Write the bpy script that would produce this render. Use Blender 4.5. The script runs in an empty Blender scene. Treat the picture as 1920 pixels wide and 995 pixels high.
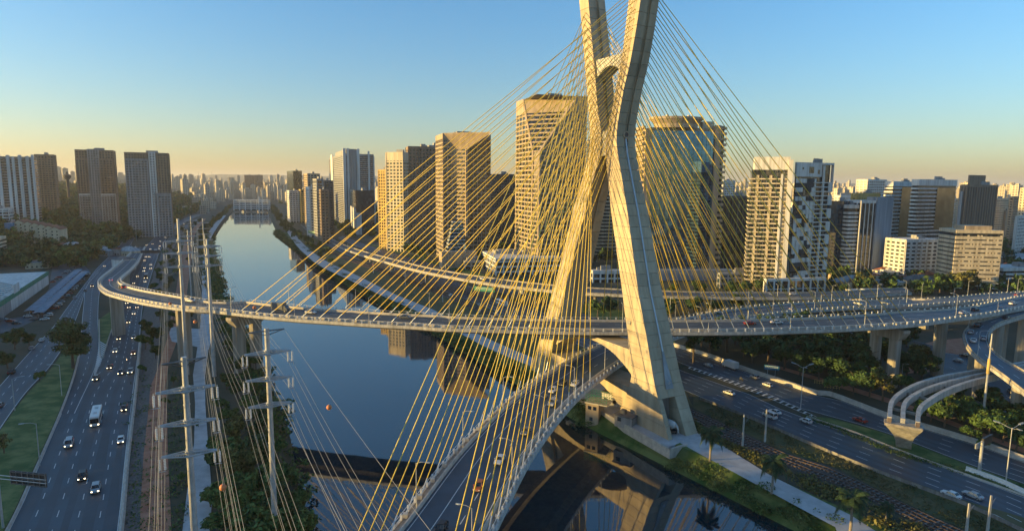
import bpy, math, random
import numpy as np
from mathutils import Vector, Matrix, noise as mnoise
R = math.radians
rnd = random.Random(7)
S = bpy.context.scene
COL = S.collection
# ------------------------------------------------------------------ camera
FPX, CX, CY, CAMZ = 1170.0, 960.0, 497.5, 75.0
PITCH, ROLL = R(7.45), 0.0093
_F = Vector((0, math.cos(PITCH), -math.sin(PITCH)))
_U0 = Vector((0, math.sin(PITCH), math.cos(PITCH)))
_X = Vector((1, 0, 0))
_R = (_X * math.cos(ROLL) + _U0 * math.sin(ROLL)).normalized()
_U = (_U0 * math.cos(ROLL) - _X * math.sin(ROLL)).normalized()
CAM = Vector((0, 0, CAMZ))
def ray(px, py): return _F + _R * ((px - CX) / FPX) - _U * ((py - CY) / FPX)
def P(px, py, z=0.0):
    """the place in the scene at height z that the survey photograph shows at px, py"""
    r = ray(px, py)
    return CAM + r * ((z - CAMZ) / r.z)
def PY(px, py, y):
    r = ray(px, py)
    return CAM + r * (y / r.y)
def proj(p):
    d = Vector(p) - CAM
    w = d.dot(_F)
    return CX + FPX * d.dot(_R) / w, CY - FPX * d.dot(_U) / w
cam = bpy.data.objects.new('camera', bpy.data.cameras.new('camera'))
COL.objects.link(cam)
cam.data.sensor_width = 36; cam.data.lens = FPX / 1920 * 36
cam.data.clip_start = 1; cam.data.clip_end = 60000
cam.matrix_world = Matrix(((_R.x, _U.x, -_F.x, 0), (_R.y, _U.y, -_F.y, 0), (_R.z, _U.z, -_F.z, CAMZ), (0, 0, 0, 1)))
S.camera = cam
# ------------------------------------------------------------------ light
SUN_EL = R(5.2)
SUN_AZ = math.atan2(-0.98, -0.13)          # compass direction (x, y) the light comes from
sx, sy = math.sin(SUN_AZ), math.cos(SUN_AZ)
w = bpy.data.worlds.new('World'); S.world = w; w.use_nodes = True
nt = w.node_tree; nt.nodes.clear()
out = nt.nodes.new('ShaderNodeOutputWorld'); bg = nt.nodes.new('ShaderNodeBackground')
sky = nt.nodes.new('ShaderNodeTexSky'); sky.sky_type = 'NISHITA'; sky.sun_disc = False
sky.sun_elevation = SUN_EL; sky.sun_rotation = SUN_AZ % (2 * math.pi)
sky.altitude = 700; sky.air_density = 1.0; sky.dust_density = 1.5; sky.ozone_density = 3.0
hs = nt.nodes.new('ShaderNodeHueSaturation'); hs.inputs['Saturation'].default_value = 0.98
tn = nt.nodes.new('ShaderNodeMix'); tn.data_type = 'RGBA'; tn.blend_type = 'MULTIPLY'; tn.inputs[0].default_value = 1
gc = nt.nodes.new('ShaderNodeTexCoord'); gs = nt.nodes.new('ShaderNodeSeparateXYZ'); gr = nt.nodes.new('ShaderNodeValToRGB')   # warm smog band low, clear above
nt.links.new(gc.outputs['Generated'], gs.inputs[0]); nt.links.new(gs.outputs[2], gr.inputs[0]); gr.color_ramp.interpolation = 'EASE'
gr.color_ramp.elements[0].position = 0.0; gr.color_ramp.elements[0].color = (1.17, 1.0, 0.86, 1)
gr.color_ramp.elements[1].position = 0.30; gr.color_ramp.elements[1].color = (0.84, 1.10, 1.16, 1)
nt.links.new(gr.outputs[0], tn.inputs[7])
nt.links.new(sky.outputs[0], hs.inputs['Color'])
nt.links.new(hs.outputs[0], tn.inputs[6]); nt.links.new(tn.outputs[2], bg.inputs[0]); nt.links.new(bg.outputs[0], out.inputs[0])
bg.inputs[1].default_value = 0.15
sun = bpy.data.objects.new('sun', bpy.data.lights.new('sun', 'SUN')); COL.objects.link(sun)
sun.data.energy = 5.0; sun.data.angle = R(0.55); sun.data.color = (1.0, 0.66, 0.20)
sdir = Vector((sx * math.cos(SUN_EL), sy * math.cos(SUN_EL), math.sin(SUN_EL)))
sun.rotation_euler = sdir.to_track_quat('Z', 'Y').to_euler()
S.view_settings.view_transform = 'Standard'; S.view_settings.look = 'None'
S.view_settings.exposure = 1.2; S.view_settings.gamma = 1
S.cycles.max_bounces = 6; S.cycles.diffuse_bounces = 3; S.cycles.glossy_bounces = 3
S.cycles.use_denoising = True
# ------------------------------------------------------------------ materials
def mat(name, col, rough=0.8, var=0.25, scale=1.0, col2=None, bump=0.0, bscale=None, metal=0.0, island=0.0,
        emit=None, detail=6, spec=0.5, streak=False):
    m = bpy.data.materials.new(name); m.use_nodes = True
    n = m.node_tree.nodes; l = m.node_tree.links
    b = n['Principled BSDF']
    b.inputs['Roughness'].default_value = rough; b.inputs['Metallic'].default_value = metal
    b.inputs['Specular IOR Level'].default_value = spec
    tc = n.new('ShaderNodeTexCoord')
    mp = n.new('ShaderNodeMapping'); l.new(tc.outputs['Object'], mp.inputs[0])
    if streak: mp.inputs['Scale'].default_value = (1, 1, 0.12)
    nz = n.new('ShaderNodeTexNoise'); nz.inputs['Scale'].default_value = scale; nz.inputs['Detail'].default_value = detail
    nz.inputs['Roughness'].default_value = 0.62
    l.new(mp.outputs[0], nz.inputs['Vector'])
    rp = n.new('ShaderNodeValToRGB')
    c2 = col2 or tuple(c * (1 + var) for c in col)
    c1 = col if col2 else tuple(c * (1 - var) for c in col)
    rp.color_ramp.elements[0].color = (*c1, 1); rp.color_ramp.elements[1].color = (*c2, 1)
    rp.color_ramp.elements[0].position = 0.33; rp.color_ramp.elements[1].position = 0.67
    l.new(nz.outputs['Fac'], rp.inputs[0])
    src = rp.outputs[0]
    if streak:                                  # rain streaks and soot
        m2 = n.new('ShaderNodeMapping'); l.new(tc.outputs['Object'], m2.inputs[0]); m2.inputs['Scale'].default_value = (1, 1, .045)
        n2 = n.new('ShaderNodeTexNoise'); n2.inputs['Scale'].default_value = max(.5, scale*2.6); n2.inputs['Detail'].default_value = 5; l.new(m2.outputs[0], n2.inputs['Vector'])
        r2 = n.new('ShaderNodeValToRGB'); r2.color_ramp.elements[0].position = .36; r2.color_ramp.elements[0].color = (.66, .64, .62, 1); r2.color_ramp.elements[1].position = .56; r2.color_ramp.elements[1].color = (1, 1, 1, 1)
        l.new(n2.outputs['Fac'], r2.inputs[0]); mm = n.new('ShaderNodeMix'); mm.data_type = 'RGBA'; mm.blend_type = 'MULTIPLY'; mm.inputs[0].default_value = .8
        l.new(src, mm.inputs[6]); l.new(r2.outputs[0], mm.inputs[7]); src = mm.outputs[2]
    if island:
        g = n.new('ShaderNodeNewGeometry'); h = n.new('ShaderNodeHueSaturation')
        mr = n.new('ShaderNodeMapRange'); mr.inputs['To Min'].default_value = 1 - island; mr.inputs['To Max'].default_value = 1 + island
        l.new(g.outputs['Random Per Island'], mr.inputs[0]); l.new(mr.outputs[0], h.inputs['Value']); l.new(src, h.inputs['Color'])
        src = h.outputs[0]
    l.new(src, b.inputs['Base Color'])
    if bump:
        bp = n.new('ShaderNodeBump'); bp.inputs['Strength'].default_value = bump
        nb = n.new('ShaderNodeTexNoise'); nb.inputs['Scale'].default_value = bscale or scale * 5; nb.inputs['Detail'].default_value = 4
        l.new(tc.outputs['Object'], nb.inputs['Vector']); l.new(nb.outputs['Fac'], bp.inputs['Height']); l.new(bp.outputs[0], b.inputs['Normal'])
    if emit:
        b.inputs['Emission Color'].default_value = (*emit[:3], 1); b.inputs['Emission Strength'].default_value = emit[3]
    return m
M = {}
def leafmat(name, c1, c2, isl=0.5, scale=0.35):
    m = mat(name, c1, 0.75, scale=scale, col2=c2, island=isl, spec=0.2); M[name] = m; return m
M['concrete'] = mat('concrete', (0.34, 0.31, 0.26), 0.85, 0.22, 0.35, bump=0.25, bscale=2, streak=True)
M['concrete_stained'] = mat('concrete_stained', (0.19, 0.185, 0.175), 0.9, 0.3, 0.5, bump=0.2, bscale=2, streak=True)
M['concrete_pale'] = mat('concrete_pale', (0.44, 0.43, 0.40), 0.85, 0.18, 0.4, streak=True)
M['asphalt'] = mat('asphalt', (0.044, 0.072, 0.098), 0.6, 0.28, 0.08, bump=0.1, bscale=3)
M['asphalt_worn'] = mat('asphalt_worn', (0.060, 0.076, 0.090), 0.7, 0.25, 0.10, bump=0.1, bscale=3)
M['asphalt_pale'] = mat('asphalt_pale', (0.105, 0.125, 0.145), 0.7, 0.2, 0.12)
M['paint'] = mat('white_paint', (0.60, 0.61, 0.60), 0.6, 0.2, 2)
M['barrier'] = mat('barrier_concrete', (0.43, 0.40, 0.35), 0.8, 0.2, 0.6)
M['post'] = mat('post_white', (0.66, 0.65, 0.62), 0.6, 0.1, 1)
M['path'] = mat('pale_path', (0.42, 0.42, 0.42), 0.9, 0.2, 0.25)
M['dirt'] = mat('red_dirt', (0.32, 0.115, 0.06), 0.95, scale=0.3, col2=(0.44, 0.22, 0.14))
M['wear'] = mat('tyre_wear', (0.028, 0.046, 0.064), 0.55, 0.3, 0.05)
M['gravel'] = mat('gravel', (0.13, 0.12, 0.11), 0.95, 0.4, 1.2)
M['ballast'] = mat('ballast', (0.075, 0.062, 0.055), 0.95, 0.35, 2)
M['rail'] = mat('rail_steel', (0.11, 0.08, 0.065), 0.45, 0.2, 2, metal=0.6)
M['cable'] = mat('cable_yellow', (0.74, 0.54, 0.08), 0.45, 0.1, 0.3)
M['sleeve'] = mat('sleeve_steel', (0.42, 0.45, 0.48), 0.4, 0.1, 1, metal=0.3)
M['galv'] = mat('galvanised_steel', (0.44, 0.45, 0.45), 0.45, 0.18, 0.8, metal=0.35)
M['galv_dark'] = mat('weathered_steel', (0.22, 0.22, 0.22), 0.5, 0.2, 1, metal=0.4)
M['insul'] = mat('insulator_white', (0.66, 0.67, 0.66), 0.3, 0.08, 2)
M['wire'] = mat('aluminium_wire', (0.24, 0.23, 0.21), 0.4, 0.1, 1, metal=0.5)
M['orange'] = mat('marker_orange', (0.62, 0.20, 0.07), 0.6, 0.15, 1)
M['dark'] = mat('dark_metal', (0.03, 0.032, 0.035), 0.5, 0.2, 2)
M['sign_green'] = mat('sign_green', (0.01, 0.20, 0.12), 0.5, 0.1, 1)
M['sign_blue'] = mat('sign_blue', (0.02, 0.16, 0.30), 0.5, 0.1, 1)
M['bark'] = mat('bark', (0.10, 0.075, 0.055), 0.9, 0.3, 3, bump=0.4)
M['palmbark'] = mat('palm_bark', (0.22, 0.19, 0.15), 0.9, 0.3, 3)
leafmat('leaf_dark', (0.030, 0.066, 0.026), (0.064, 0.108, 0.038))
leafmat('leaf_mid', (0.050, 0.105, 0.028), (0.100, 0.150, 0.042))
leafmat('leaf_olive', (0.070, 0.085, 0.026), (0.16, 0.14, 0.045))
leafmat('leaf_palm', (0.020, 0.046, 0.022), (0.045, 0.075, 0.030), 0.3)
leafmat('grass_dry', (0.045, 0.065, 0.024), (0.12, 0.105, 0.05), 0.3, .10)
leafmat('grass', (0.038, 0.092, 0.022), (0.140, 0.175, 0.060), 0.35, .16)
for q_ in M['grass'].node_tree.nodes:
    if q_.type == 'VALTORGB': q_.color_ramp.elements[0].position = .42; q_.color_ramp.elements[1].position = .62
M['glass_blue'] = mat('glass_blue', (0.018, 0.045, 0.06), 0.08, 0.5, 0.06, spec=1.0)
M['glass_mirror'] = mat('glass_mirror', (0.09, 0.20, 0.34), 0.045, 0.45, 0.04, metal=0.85, bump=0.05, bscale=0.09)
M['glass_dark'] = mat('glass_dark', (0.012, 0.016, 0.02), 0.12, 0.5, 0.1, spec=0.8)
M['glass_green'] = mat('glass_green', (0.006, 0.035, 0.032), 0.1, 0.4, 0.1, spec=0.8)
M['glass_amber'] = mat('glass_amber', (0.35, 0.27, 0.16), 0.12, 0.3, 0.1, metal=0.6)
def wall(name, c, var=0.12): M[name] = mat(name, c, 0.85, var, 0.12, streak=True)
wall('w_cream', (0.60, 0.51, 0.36)); wall('w_white', (0.64, 0.63, 0.60)); wall('w_grey', (0.30, 0.30, 0.30))
wall('w_granite', (0.38, 0.30, 0.21)); wall('w_brown', (0.16, 0.12, 0.10)); wall('w_dark', (0.055, 0.055, 0.06))
wall('w_blue', (0.22, 0.27, 0.33)); wall('w_yellow', (0.60, 0.42, 0.14)); wall('w_taupe', (0.27, 0.20, 0.145))
wall('w_tan', (0.42, 0.33, 0.23)); wall('w_sky', (0.05, 0.20, 0.36)); wall('roof', (0.15, 0.15, 0.15), 0.3)
wall('roof_tile', (0.26, 0.10, 0.06), 0.3); wall('roof_metal', (0.33, 0.37, 0.40), 0.25); wall('w_teal', (0.02, 0.22, 0.14))
wall('roof_white', (0.55, 0.56, 0.56), 0.2)
def windows(name, px, pz, cols):
    """each window bay gets its own glass or blind colour"""
    m = M[name]; n = m.node_tree.nodes; l = m.node_tree.links; b = n['Principled BSDF']; tc = n.new('ShaderNodeTexCoord'); mp = n.new('ShaderNodeMapping'); mp.inputs['Scale'].default_value = (1/px, 1/px, 1/pz)
    l.new(tc.outputs['Object'], mp.inputs[0]); fl = n.new('ShaderNodeVectorMath'); fl.operation = 'FLOOR'; l.new(mp.outputs[0], fl.inputs[0])
    wn = n.new('ShaderNodeTexWhiteNoise'); l.new(fl.outputs[0], wn.inputs['Vector']); cr_ = n.new('ShaderNodeValToRGB'); cr_.color_ramp.interpolation = 'CONSTANT'
    e = cr_.color_ramp.elements; e[0].position = 0; e[0].color = (*cols[0][1], 1); e[1].position = cols[1][0]; e[1].color = (*cols[1][1], 1)
    for p_, c_ in cols[2:]: q_ = e.new(p_); q_.color = (*c_, 1)
    l.new(wn.outputs['Value'], cr_.inputs[0]); l.new(cr_.outputs[0], b.inputs['Base Color'])
windows('glass_dark', 1.7, 3.5, [(0, (.010,.014,.018)), (.42, (.022,.030,.036)), (.70, (.05,.055,.055)), (.86, (.09,.085,.075)), (.95, (.16,.15,.12))])
windows('glass_green', 1.9, 3.6, [(0, (.006,.030,.028)), (.5, (.010,.050,.045)), (.8, (.03,.07,.06)), (.93, (.16,.15,.12))])
windows('glass_blue', 2.5, 3.8, [(0, (.012,.03,.045)), (.5, (.02,.05,.07)), (.85, (.05,.09,.11))])
# ------------------------------------------------------------------ mesh builder
class MB:
    def __init__(s): s.v = []; s.f = []; s.m = []; s.cur = 0
    def add(s, vs, fs):
        o = len(s.v); s.v += [tuple(v) for v in vs]
        s.f += [tuple(i + o for i in f) for f in fs]; s.m += [s.cur] * len(fs); return s
    def box(s, x0, y0, z0, x1, y1, z1):
        return s.add([(x0,y0,z0),(x1,y0,z0),(x1,y1,z0),(x0,y1,z0),(x0,y0,z1),(x1,y0,z1),(x1,y1,z1),(x0,y1,z1)],
              [(0,3,2,1),(4,5,6,7),(0,1,5,4),(1,2,6,5),(2,3,7,6),(3,0,4,7)])
    def obox(s, c, ux, uy, uz, hx, hy, hz):
        c, ux, uy, uz = map(Vector, (c, ux, uy, uz)); vs = []
        for dz in (-1, 1):
            for dx, dy in ((-1,-1),(1,-1),(1,1),(-1,1)): vs.append(c + ux*dx*hx + uy*dy*hy + uz*dz*hz)
        return s.add(vs, [(0,3,2,1),(4,5,6,7),(0,1,5,4),(1,2,6,5),(2,3,7,6),(3,0,4,7)])
    def loft(s, rings, caps=True, closed=True):
        n = len(rings[0]); vs = [p for r in rings for p in r]; fs = []
        for i in range(len(rings) - 1):
            for j in range(n if closed else n - 1):
                k = (j + 1) % n; fs.append((i*n+j, i*n+k, (i+1)*n+k, (i+1)*n+j))
        if caps: fs.append(tuple(range(n-1, -1, -1))); fs.append(tuple((len(rings)-1)*n + j for j in range(n)))
        return s.add(vs, fs)
    def prism(s, poly, z0, z1): return s.loft([[(x, y, z0) for x, y in poly], [(x, y, z1) for x, y in poly]])
    def tube(s, pts, r, n=6, r2=None, caps=True):
        pts = [Vector(p) for p in pts]; rings = []; L = len(pts); prev = None
        for i, p in enumerate(pts):
            t = (pts[min(i+1, L-1)] - pts[max(i-1, 0)]).normalized()
            a = t.cross(Vector((0, 0, 1)))
            if a.length < 0.05: a = t.cross(Vector((0, 1, 0)))
            a.normalize(); b = t.cross(a).normalized()
            rr = r if r2 is None else r + (r2 - r) * i / (L - 1)
            rings.append([p + (a * math.cos(k*2*math.pi/n) + b * math.sin(k*2*math.pi/n)) * rr for k in range(n)])
        return s.loft(rings, caps)
    def strip(s, L, Rr):
        return s.add(list(L) + list(Rr), [(i, len(L)+i, len(L)+i+1, i+1) for i in range(len(L)-1)])
    def build(s, name, m, parent=None, loc=None, kind=None, smooth=False, label=None):
        me = bpy.data.meshes.new(name); me.from_pydata(s.v, [], s.f)
        ms = m if isinstance(m, (list, tuple)) else [m]
        for q in ms: me.materials.append(M[q] if isinstance(q, str) else q)
        if len(ms) > 1: me.polygons.foreach_set('material_index', s.m)
        if smooth: me.polygons.foreach_set('use_smooth', [True] * len(s.f))
        me.update()
        return link(name, me, parent, loc, kind, label)
def link(name, me, parent=None, loc=None, kind=None, label=None):
    o = bpy.data.objects.new(name, me); COL.objects.link(o)
    if loc is not None: o.location = loc
    if parent is not None:
        o.parent = parent
        if parent.get('_w'): o.matrix_parent_inverse = Matrix.Translation(-parent.location)
    if kind: o['kind'] = kind
    if label: o['label'] = label
    return o
def thing(name, label, cat, loc=(0, 0, 0), rz=0.0, group=None, world=False):
    o = bpy.data.objects.new(name, None); COL.objects.link(o); o.location = loc; o.rotation_euler = (0, 0, rz)
    o.empty_display_size = 1
    tag(o, label, cat, group)
    if world: o['_w'] = 1                      # its parts are modelled in scene coordinates
    return o
def tag(o, label, cat, group=None):
    o['label'] = label; o['category'] = cat
    if group: o['group'] = group
    return o
def sub(part, mb, name, m, **k):
    """a sub-part modelled in the same coordinates as its part"""
    o = mb.build(name, m, None, **k); o.parent = part; o.matrix_parent_inverse = part.matrix_basis.inverted() if part.get('_own') else Matrix(); return o
def dup(root, loc, rz=0.0, label=None, group=None, scale=None):
    r = root.copy(); COL.objects.link(r); r.location = loc; r.rotation_euler = (0, 0, rz)
    if scale: r.scale = (scale,) * 3 if not isinstance(scale, tuple) else scale
    if label: r['label'] = label
    if group: r['group'] = group
    for ch in root.children:
        c = ch.copy(); COL.objects.link(c); c.parent = r
        for g in ch.children:
            d = g.copy(); COL.objects.link(d); d.parent = c
    return r
def kill(root):
    for c in list(root.children):
        for g in list(c.children): bpy.data.objects.remove(g)
        bpy.data.objects.remove(c)
    bpy.data.objects.remove(root)
def cr(pts, n):
    """n points spaced evenly along a smooth curve through pts"""
    pts = [Vector(p) for p in pts]; q = [pts[0]*2 - pts[1]] + pts + [pts[-1]*2 - pts[-2]]; o = []
    for i in range(1, len(q) - 2):
        for k in range(16):
            t = k / 16; a, b, c, d = q[i-1:i+3]
            o.append(0.5 * ((2*b) + (c-a)*t + (2*a-5*b+4*c-d)*t*t + (3*b-a-3*c+d)*t**3))
    o.append(pts[-1]); L = [0]
    for i in range(1, len(o)): L.append(L[-1] + (o[i]-o[i-1]).length)
    r = []; j = 0
    for k in range(n):
        s = L[-1] * k / (n-1)
        while j < len(L) - 2 and L[j+1] < s: j += 1
        u = (s - L[j]) / max(1e-9, L[j+1]-L[j]); r.append(o[j].lerp(o[j+1], min(1, max(0, u))))
    return r
def plen(pts): return sum((pts[i+1]-pts[i]).length for i in range(len(pts)-1))
def ev(s): return ['zeroth','first','second','third','fourth','fifth','sixth','seventh','eighth','ninth','tenth','eleventh','twelfth',
    'thirteenth','fourteenth','fifteenth','sixteenth','seventeenth','eighteenth','nineteenth','twentieth'][s] if s <= 20 else \
    {2:'twenty',3:'thirty',4:'forty',5:'fifty'}[s//10] + '-' + ev(s%10) if s % 10 else {3:'thirtieth',4:'fortieth',5:'fiftieth'}.get(s//10,'last')
# ------------------------------------------------------------------ the land and the river
BY  = [-400, -100, 0, 80, 138, 165, 204, 327, 495, 945, 1727, 2000, 30000]
BXR = [420, 235, 165, 105, 66, 48, 22, -42, -137, -357, -679, -790, -12000]
LY  = [-400, -100, 0, 90, 135, 197, 307, 421, 849, 1710, 2000, 30000]
BXL = [250, 80, 22, -20, -46, -72, -131, -196, -412, -760, -880, -12100]
HY  = [-400, 0, 126, 153, 194, 270, 377, 672, 1436, 30000]
HX  = [60, -60, -108, -123, -148, -193, -265, -404, -700, -12500]
def bR(y): return float(np.interp(y, BY, BXR))
def bL(y): return float(np.interp(y, LY, BXL))
def hwL(y): return float(np.interp(y, HY, HX))
def sm(t): t = min(1, max(0, t)); return t*t*(3-2*t)
def H(x, y):
    """height of the land away from the river channel"""
    n = mnoise.noise((x*0.004, y*0.004, 3.1))
    d = hwL(y) - x
    if d > 0:
        k = sm((y - 430) / 250)
        d0 = 175 * (1-k) + 60 * k; sl = 0.30*(1-k) + 0.17*k; cap = 80*(1-k) + 58*k
        e = max(0.0, d - d0) * sl
        return cap * (1 - math.exp(-e / cap * 1.25)) * (1 + 0.22*n*min(1, e/20)) if e else 0.0
    if x > bR(y): return 34 * sm((y - 1500) / 3500) + 3*max(0, n)*sm((y-900)/600)
    return 34 * sm((y - 2000) / 3500)
ys = list(np.concatenate([np.arange(-400, 700, 20), np.arange(700, 2100, 50), np.arange(2100, 6000, 300), [7000, 9000, 12000, 16000, 22000]]))
lo = [0, 2.5, 5, 8, 20, 40, 60, 80, 100, 120, 140, 160, 190, 220, 250, 280, 320, 360, 420, 500, 600, 750, 1000, 1500, 2500, 5000, 12000]
ro = [0, 2, 4, 6.5, 20, 60, 120, 200, 300, 450, 700, 1000, 1500, 2500, 4500, 9000, 16000]
vs = []; fs = []
for y in ys:
    fade = 1 - sm((y - 1760) / 120)
    row = []
    for o in reversed(lo):
        x = bL(y) - o
        z = {0: -5.6, 2.5: -4.2, 5: -2, 8: -0.05}.get(o, None)
        row.append((x, y, H(x, y) if z is None else z*fade))
    m_ = (bL(y) + bR(y)) / 2; row.append((m_, y, -8*fade))
    for o in ro:
        x = bR(y) + o
        z = {0: -5.6, 2: -4.0, 4: -1.8, 6.5: -0.05}.get(o, None)
        row.append((x, y, H(x, y) if z is None else z*fade))
    vs += row
n_ = len(lo) + 1 + len(ro)
for i in range(len(ys)-1):
    for j in range(n_-1):
        fs.append((i*n_+j, i*n_+j+1, (i+1)*n_+j+1, (i+1)*n_+j))
M['ground'] = mat('ground_soil', (0.022, 0.036, 0.018), 0.95, scale=0.03, col2=(0.070, 0.066, 0.045), detail=9)
g = MB(); g.add(vs, fs).build('ground', 'ground', kind='structure', smooth=True)
# water
M['water'] = mat('river_water', (0.001, 0.022, 0.036), 0.03, 0.3, 0.02, spec=0.5)
b_ = M['water'].node_tree.nodes['Principled BSDF']; b_.inputs['IOR'].default_value = 2.05
n = M['water'].node_tree.nodes; l = M['water'].node_tree.links
bp = n.new('ShaderNodeBump'); bp.inputs['Strength'].default_value = 0.10; bp.inputs['Distance'].default_value = 0.05
nz = n.new('ShaderNodeTexNoise'); nz.inputs['Scale'].default_value = 0.35; nz.inputs['Detail'].default_value = 3
tc = n.new('ShaderNodeTexCoord'); l.new(tc.outputs['Object'], nz.inputs['Vector']); l.new(nz.outputs['Fac'], bp.inputs['Height']); l.new(bp.outputs[0], b_.inputs['Normal'])
yy = [y for y in ys if y <= 1850]
MB().strip([(bL(y)-2, y, -5) for y in yy], [(bR(y)+2, y, -5) for y in yy]).build('river_water', 'water', kind='structure')
# far hills: a ridge with real depth
hb = MB(); rows = []
for k, (yy_, hh) in enumerate([(9000, 0.0), (9800, 0.55), (10800, 1.0), (12500, 0.7), (15000, 0.0)]):
    rows.append([(x, yy_, 20 + hh*(130 + 70*mnoise.noise((x*0.0006, yy_*0.0002, 1)) + 35*mnoise.noise((x*0.0021, 5, yy_*0.0003)) - max(-9000, min(9000, x))*0.004)) for x in range(-15000, 15001, 250)])
hb.loft(rows, caps=False, closed=False)
M['hill'] = mat('hill_forest', (0.04, 0.06, 0.04), 0.95, 0.4, 0.004)
hb.build('hills', 'hill', kind='structure', smooth=True)
# ------------------------------------------------------------------ strips and sweeps
def sweep(mb, pts, prof, closed=True, up=None):
    """profile [(offset to the right, z)] carried along pts"""
    rings = []; L = len(pts)
    for i, p in enumerate(pts):
        t = (Vector(pts[min(i+1, L-1)]) - Vector(pts[max(i-1, 0)])); t.z = 0; t.normalize()
        r = Vector((t.y, -t.x, 0)); rings.append([Vector(p) + r*o + Vector((0, 0, z)) for o, z in prof])
    mb.loft(rings, caps=closed, closed=closed)
def lerps(L, Rr, f): return [a.lerp(b, f) for a, b in zip(L, Rr)]
def slab_strip(mb, L, Rr, dz=0.0, t=0.25):
    up = Vector((0, 0, dz)); lo_ = Vector((0, 0, dz - t))
    mb.loft([[a+up, b+up, b+lo_, a+lo_] for a, b in zip(L, Rr)])
def along(pts, step, off=0.0):
    """(point, tangent) every step metres"""
    o = []; s = off; acc = 0
    for i in range(len(pts)-1):
        a, b = pts[i], pts[i+1]; d = (b-a).length
        while s <= acc + d and d > 0:
            o.append((a.lerp(b, (s-acc)/d), (b-a).normalized())); s += step
        acc += d
    return o
def dashes(mb, pts, on=3.2, step=9.0, wd=0.17, dz=0.06, off=0.0, far=1e9):
    for p, t in along(pts, step, off):
        if p.y > far: continue
        r = Vector((t.y, -t.x, 0)).normalized() * (wd/2); q = p + t*on; z = Vector((0, 0, dz))
        mb.add([p-r+z, p+r+z, q+r+z, q-r+z], [(0, 1, 2, 3)])
def line(mb, pts, wd=0.18, dz=0.06):
    Lr = []; Rr = []
    for i, p in enumerate(pts):
        t = pts[min(i+1, len(pts)-1)] - pts[max(i-1, 0)]; r = Vector((t.y, -t.x, 0)).normalized()*(wd/2)
        Lr.append(p-r+Vector((0,0,dz))); Rr.append(p+r+Vector((0,0,dz)))
    mb.strip(Lr, Rr)
ROADS = {}
def road(key, name, Lp, Rp, lanes, z=0.0, mt='asphalt', n=60, edges=True, dz=0.05, far=700, mark=True, solid=()):
    L = cr([P(a, b, z) for a, b in Lp], n); Rr = cr([P(a, b, z) for a, b in Rp], n)
    ROADS[key] = (L, Rr)
    up = Vector((0, 0, dz)); mb = MB(); slab_strip(mb, [a+up for a in L], [b+up for b in Rr])
    o = mb.build(name, mt, kind='structure')
    if mark:
        mk = MB()
        for k in range(1, lanes): (line if k in solid else dashes)(mk, lerps(L, Rr, k/lanes), dz=dz+.03, **({} if k in solid else {'far': far}))
        if edges:
            line(mk, lerps(L, Rr, 0.02), dz=dz+.03); line(mk, lerps(L, Rr, 0.98), dz=dz+.03)
        mk.build('lane_marking', 'paint', o, kind='stuff')
        wm = MB()
        for k in range(lanes):
            c = (k+.5)/lanes; sw_ = random.Random(k*7+n)
            A = []; B = []
            for i, (a, b) in enumerate(zip(L, Rr)):
                h = .16/lanes*(1+.5*math.sin(i*.7+k*2)) + .09/lanes; z = Vector((0, 0, dz+.012)); A.append(a.lerp(b, c-h)+z); B.append(a.lerp(b, c+h)+z)
            wm.strip(A, B)
        wm.build('tyre_wear', 'wear', o, kind='stuff')
    return o
def patch(name, Lp, Rp, mt, dz=0.02, n=40, z=0.0, jag=0.0, kind='structure'):
    L = cr([P(a, b, z) for a, b in Lp], n); Rr = cr([P(a, b, z) for a, b in Rp], n); mb = MB(); up = Vector((0, 0, dz))
    if jag:
        L = [p + Vector((rnd.uniform(-jag, jag), 0, 0)) for p in L]; Rr = [p + Vector((rnd.uniform(-jag, jag), 0, 0)) for p in Rr]
    mb.strip([a+up for a in L], [b+up for b in Rr]); return mb.build(name, mt, kind=kind)
# left bank motorway and its side roads
HL = [(-20,1075),(14,995),(64,886),(113,775),(139,712),(162,712),(180,694)]
road('hwy', 'motorway_left_bank', [(-60,1100),(14,995),(64,886),(113,775),(140,720),(178,697),(190,672),(212,610),(227,570),(240,520),(261,480),(285,450),(310,428),(350,408),(385,398)],
     [(205,1100),(225,995),(238,858),(253,720),(262,640),(268,573),(280,530),(291,495),(303,465),(318,438),(335,424),(365,408),(394,399)], 5, n=90)
road('side', 'slip_road', [(113,775),(136,711),(148,670),(152,620),(157,568),(161,533),(180,505),(205,480),(228,455),(240,438)],
     [(140,775),(178,692),(186,650),(184,600),(186,556),(192,530),(205,508),(225,484),(243,462),(256,440)], 2, dz=0.09)
road('access', 'avenue', [(-90,860),(-30,760),(20,700),(60,655),(100,612),(125,578),(150,545),(170,520),(196,494)],
     [(-60,900),(0,805),(50,735),(92,690),(125,640),(142,600),(152,572),(164,535),(185,510)], 3, dz=0.13)
patch('grass_verge', [(-60,905),(0,808),(50,740),(95,692),(130,640),(140,605)], [(-60,1090),(10,990),(60,884),(110,773),(133,711),(147,660)], 'grass', 0.17)
patch('grass_triangle', [(184,600),(184,620),(186,650),(190,672)], [(226,570),(216,600),(204,632),(193,668)], 'grass', 0.16)
patch('bank_verge', [(230,1100),(234,995),(242,880),(258,720),(266,640),(272,573),(295,495),(322,440),(368,410)],
      [(290,1100),(288,995),(288,880),(290,740),(300,660),(300,573),(318,495),(340,440),(380,410)], 'gravel', 0.03, jag=0.8)
patch('railway_bed', [(262,1100),(264,995),(270,880),(280,740),(298,690),(312,640),(325,573),(338,495),(352,440),(380,410)],
      [(325,1100),(322,995),(318,880),(312,740),(318,680),(332,640),(348,573),(358,495),(366,440),(386,410)], 'dirt', 0.06, jag=0.4)
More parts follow.
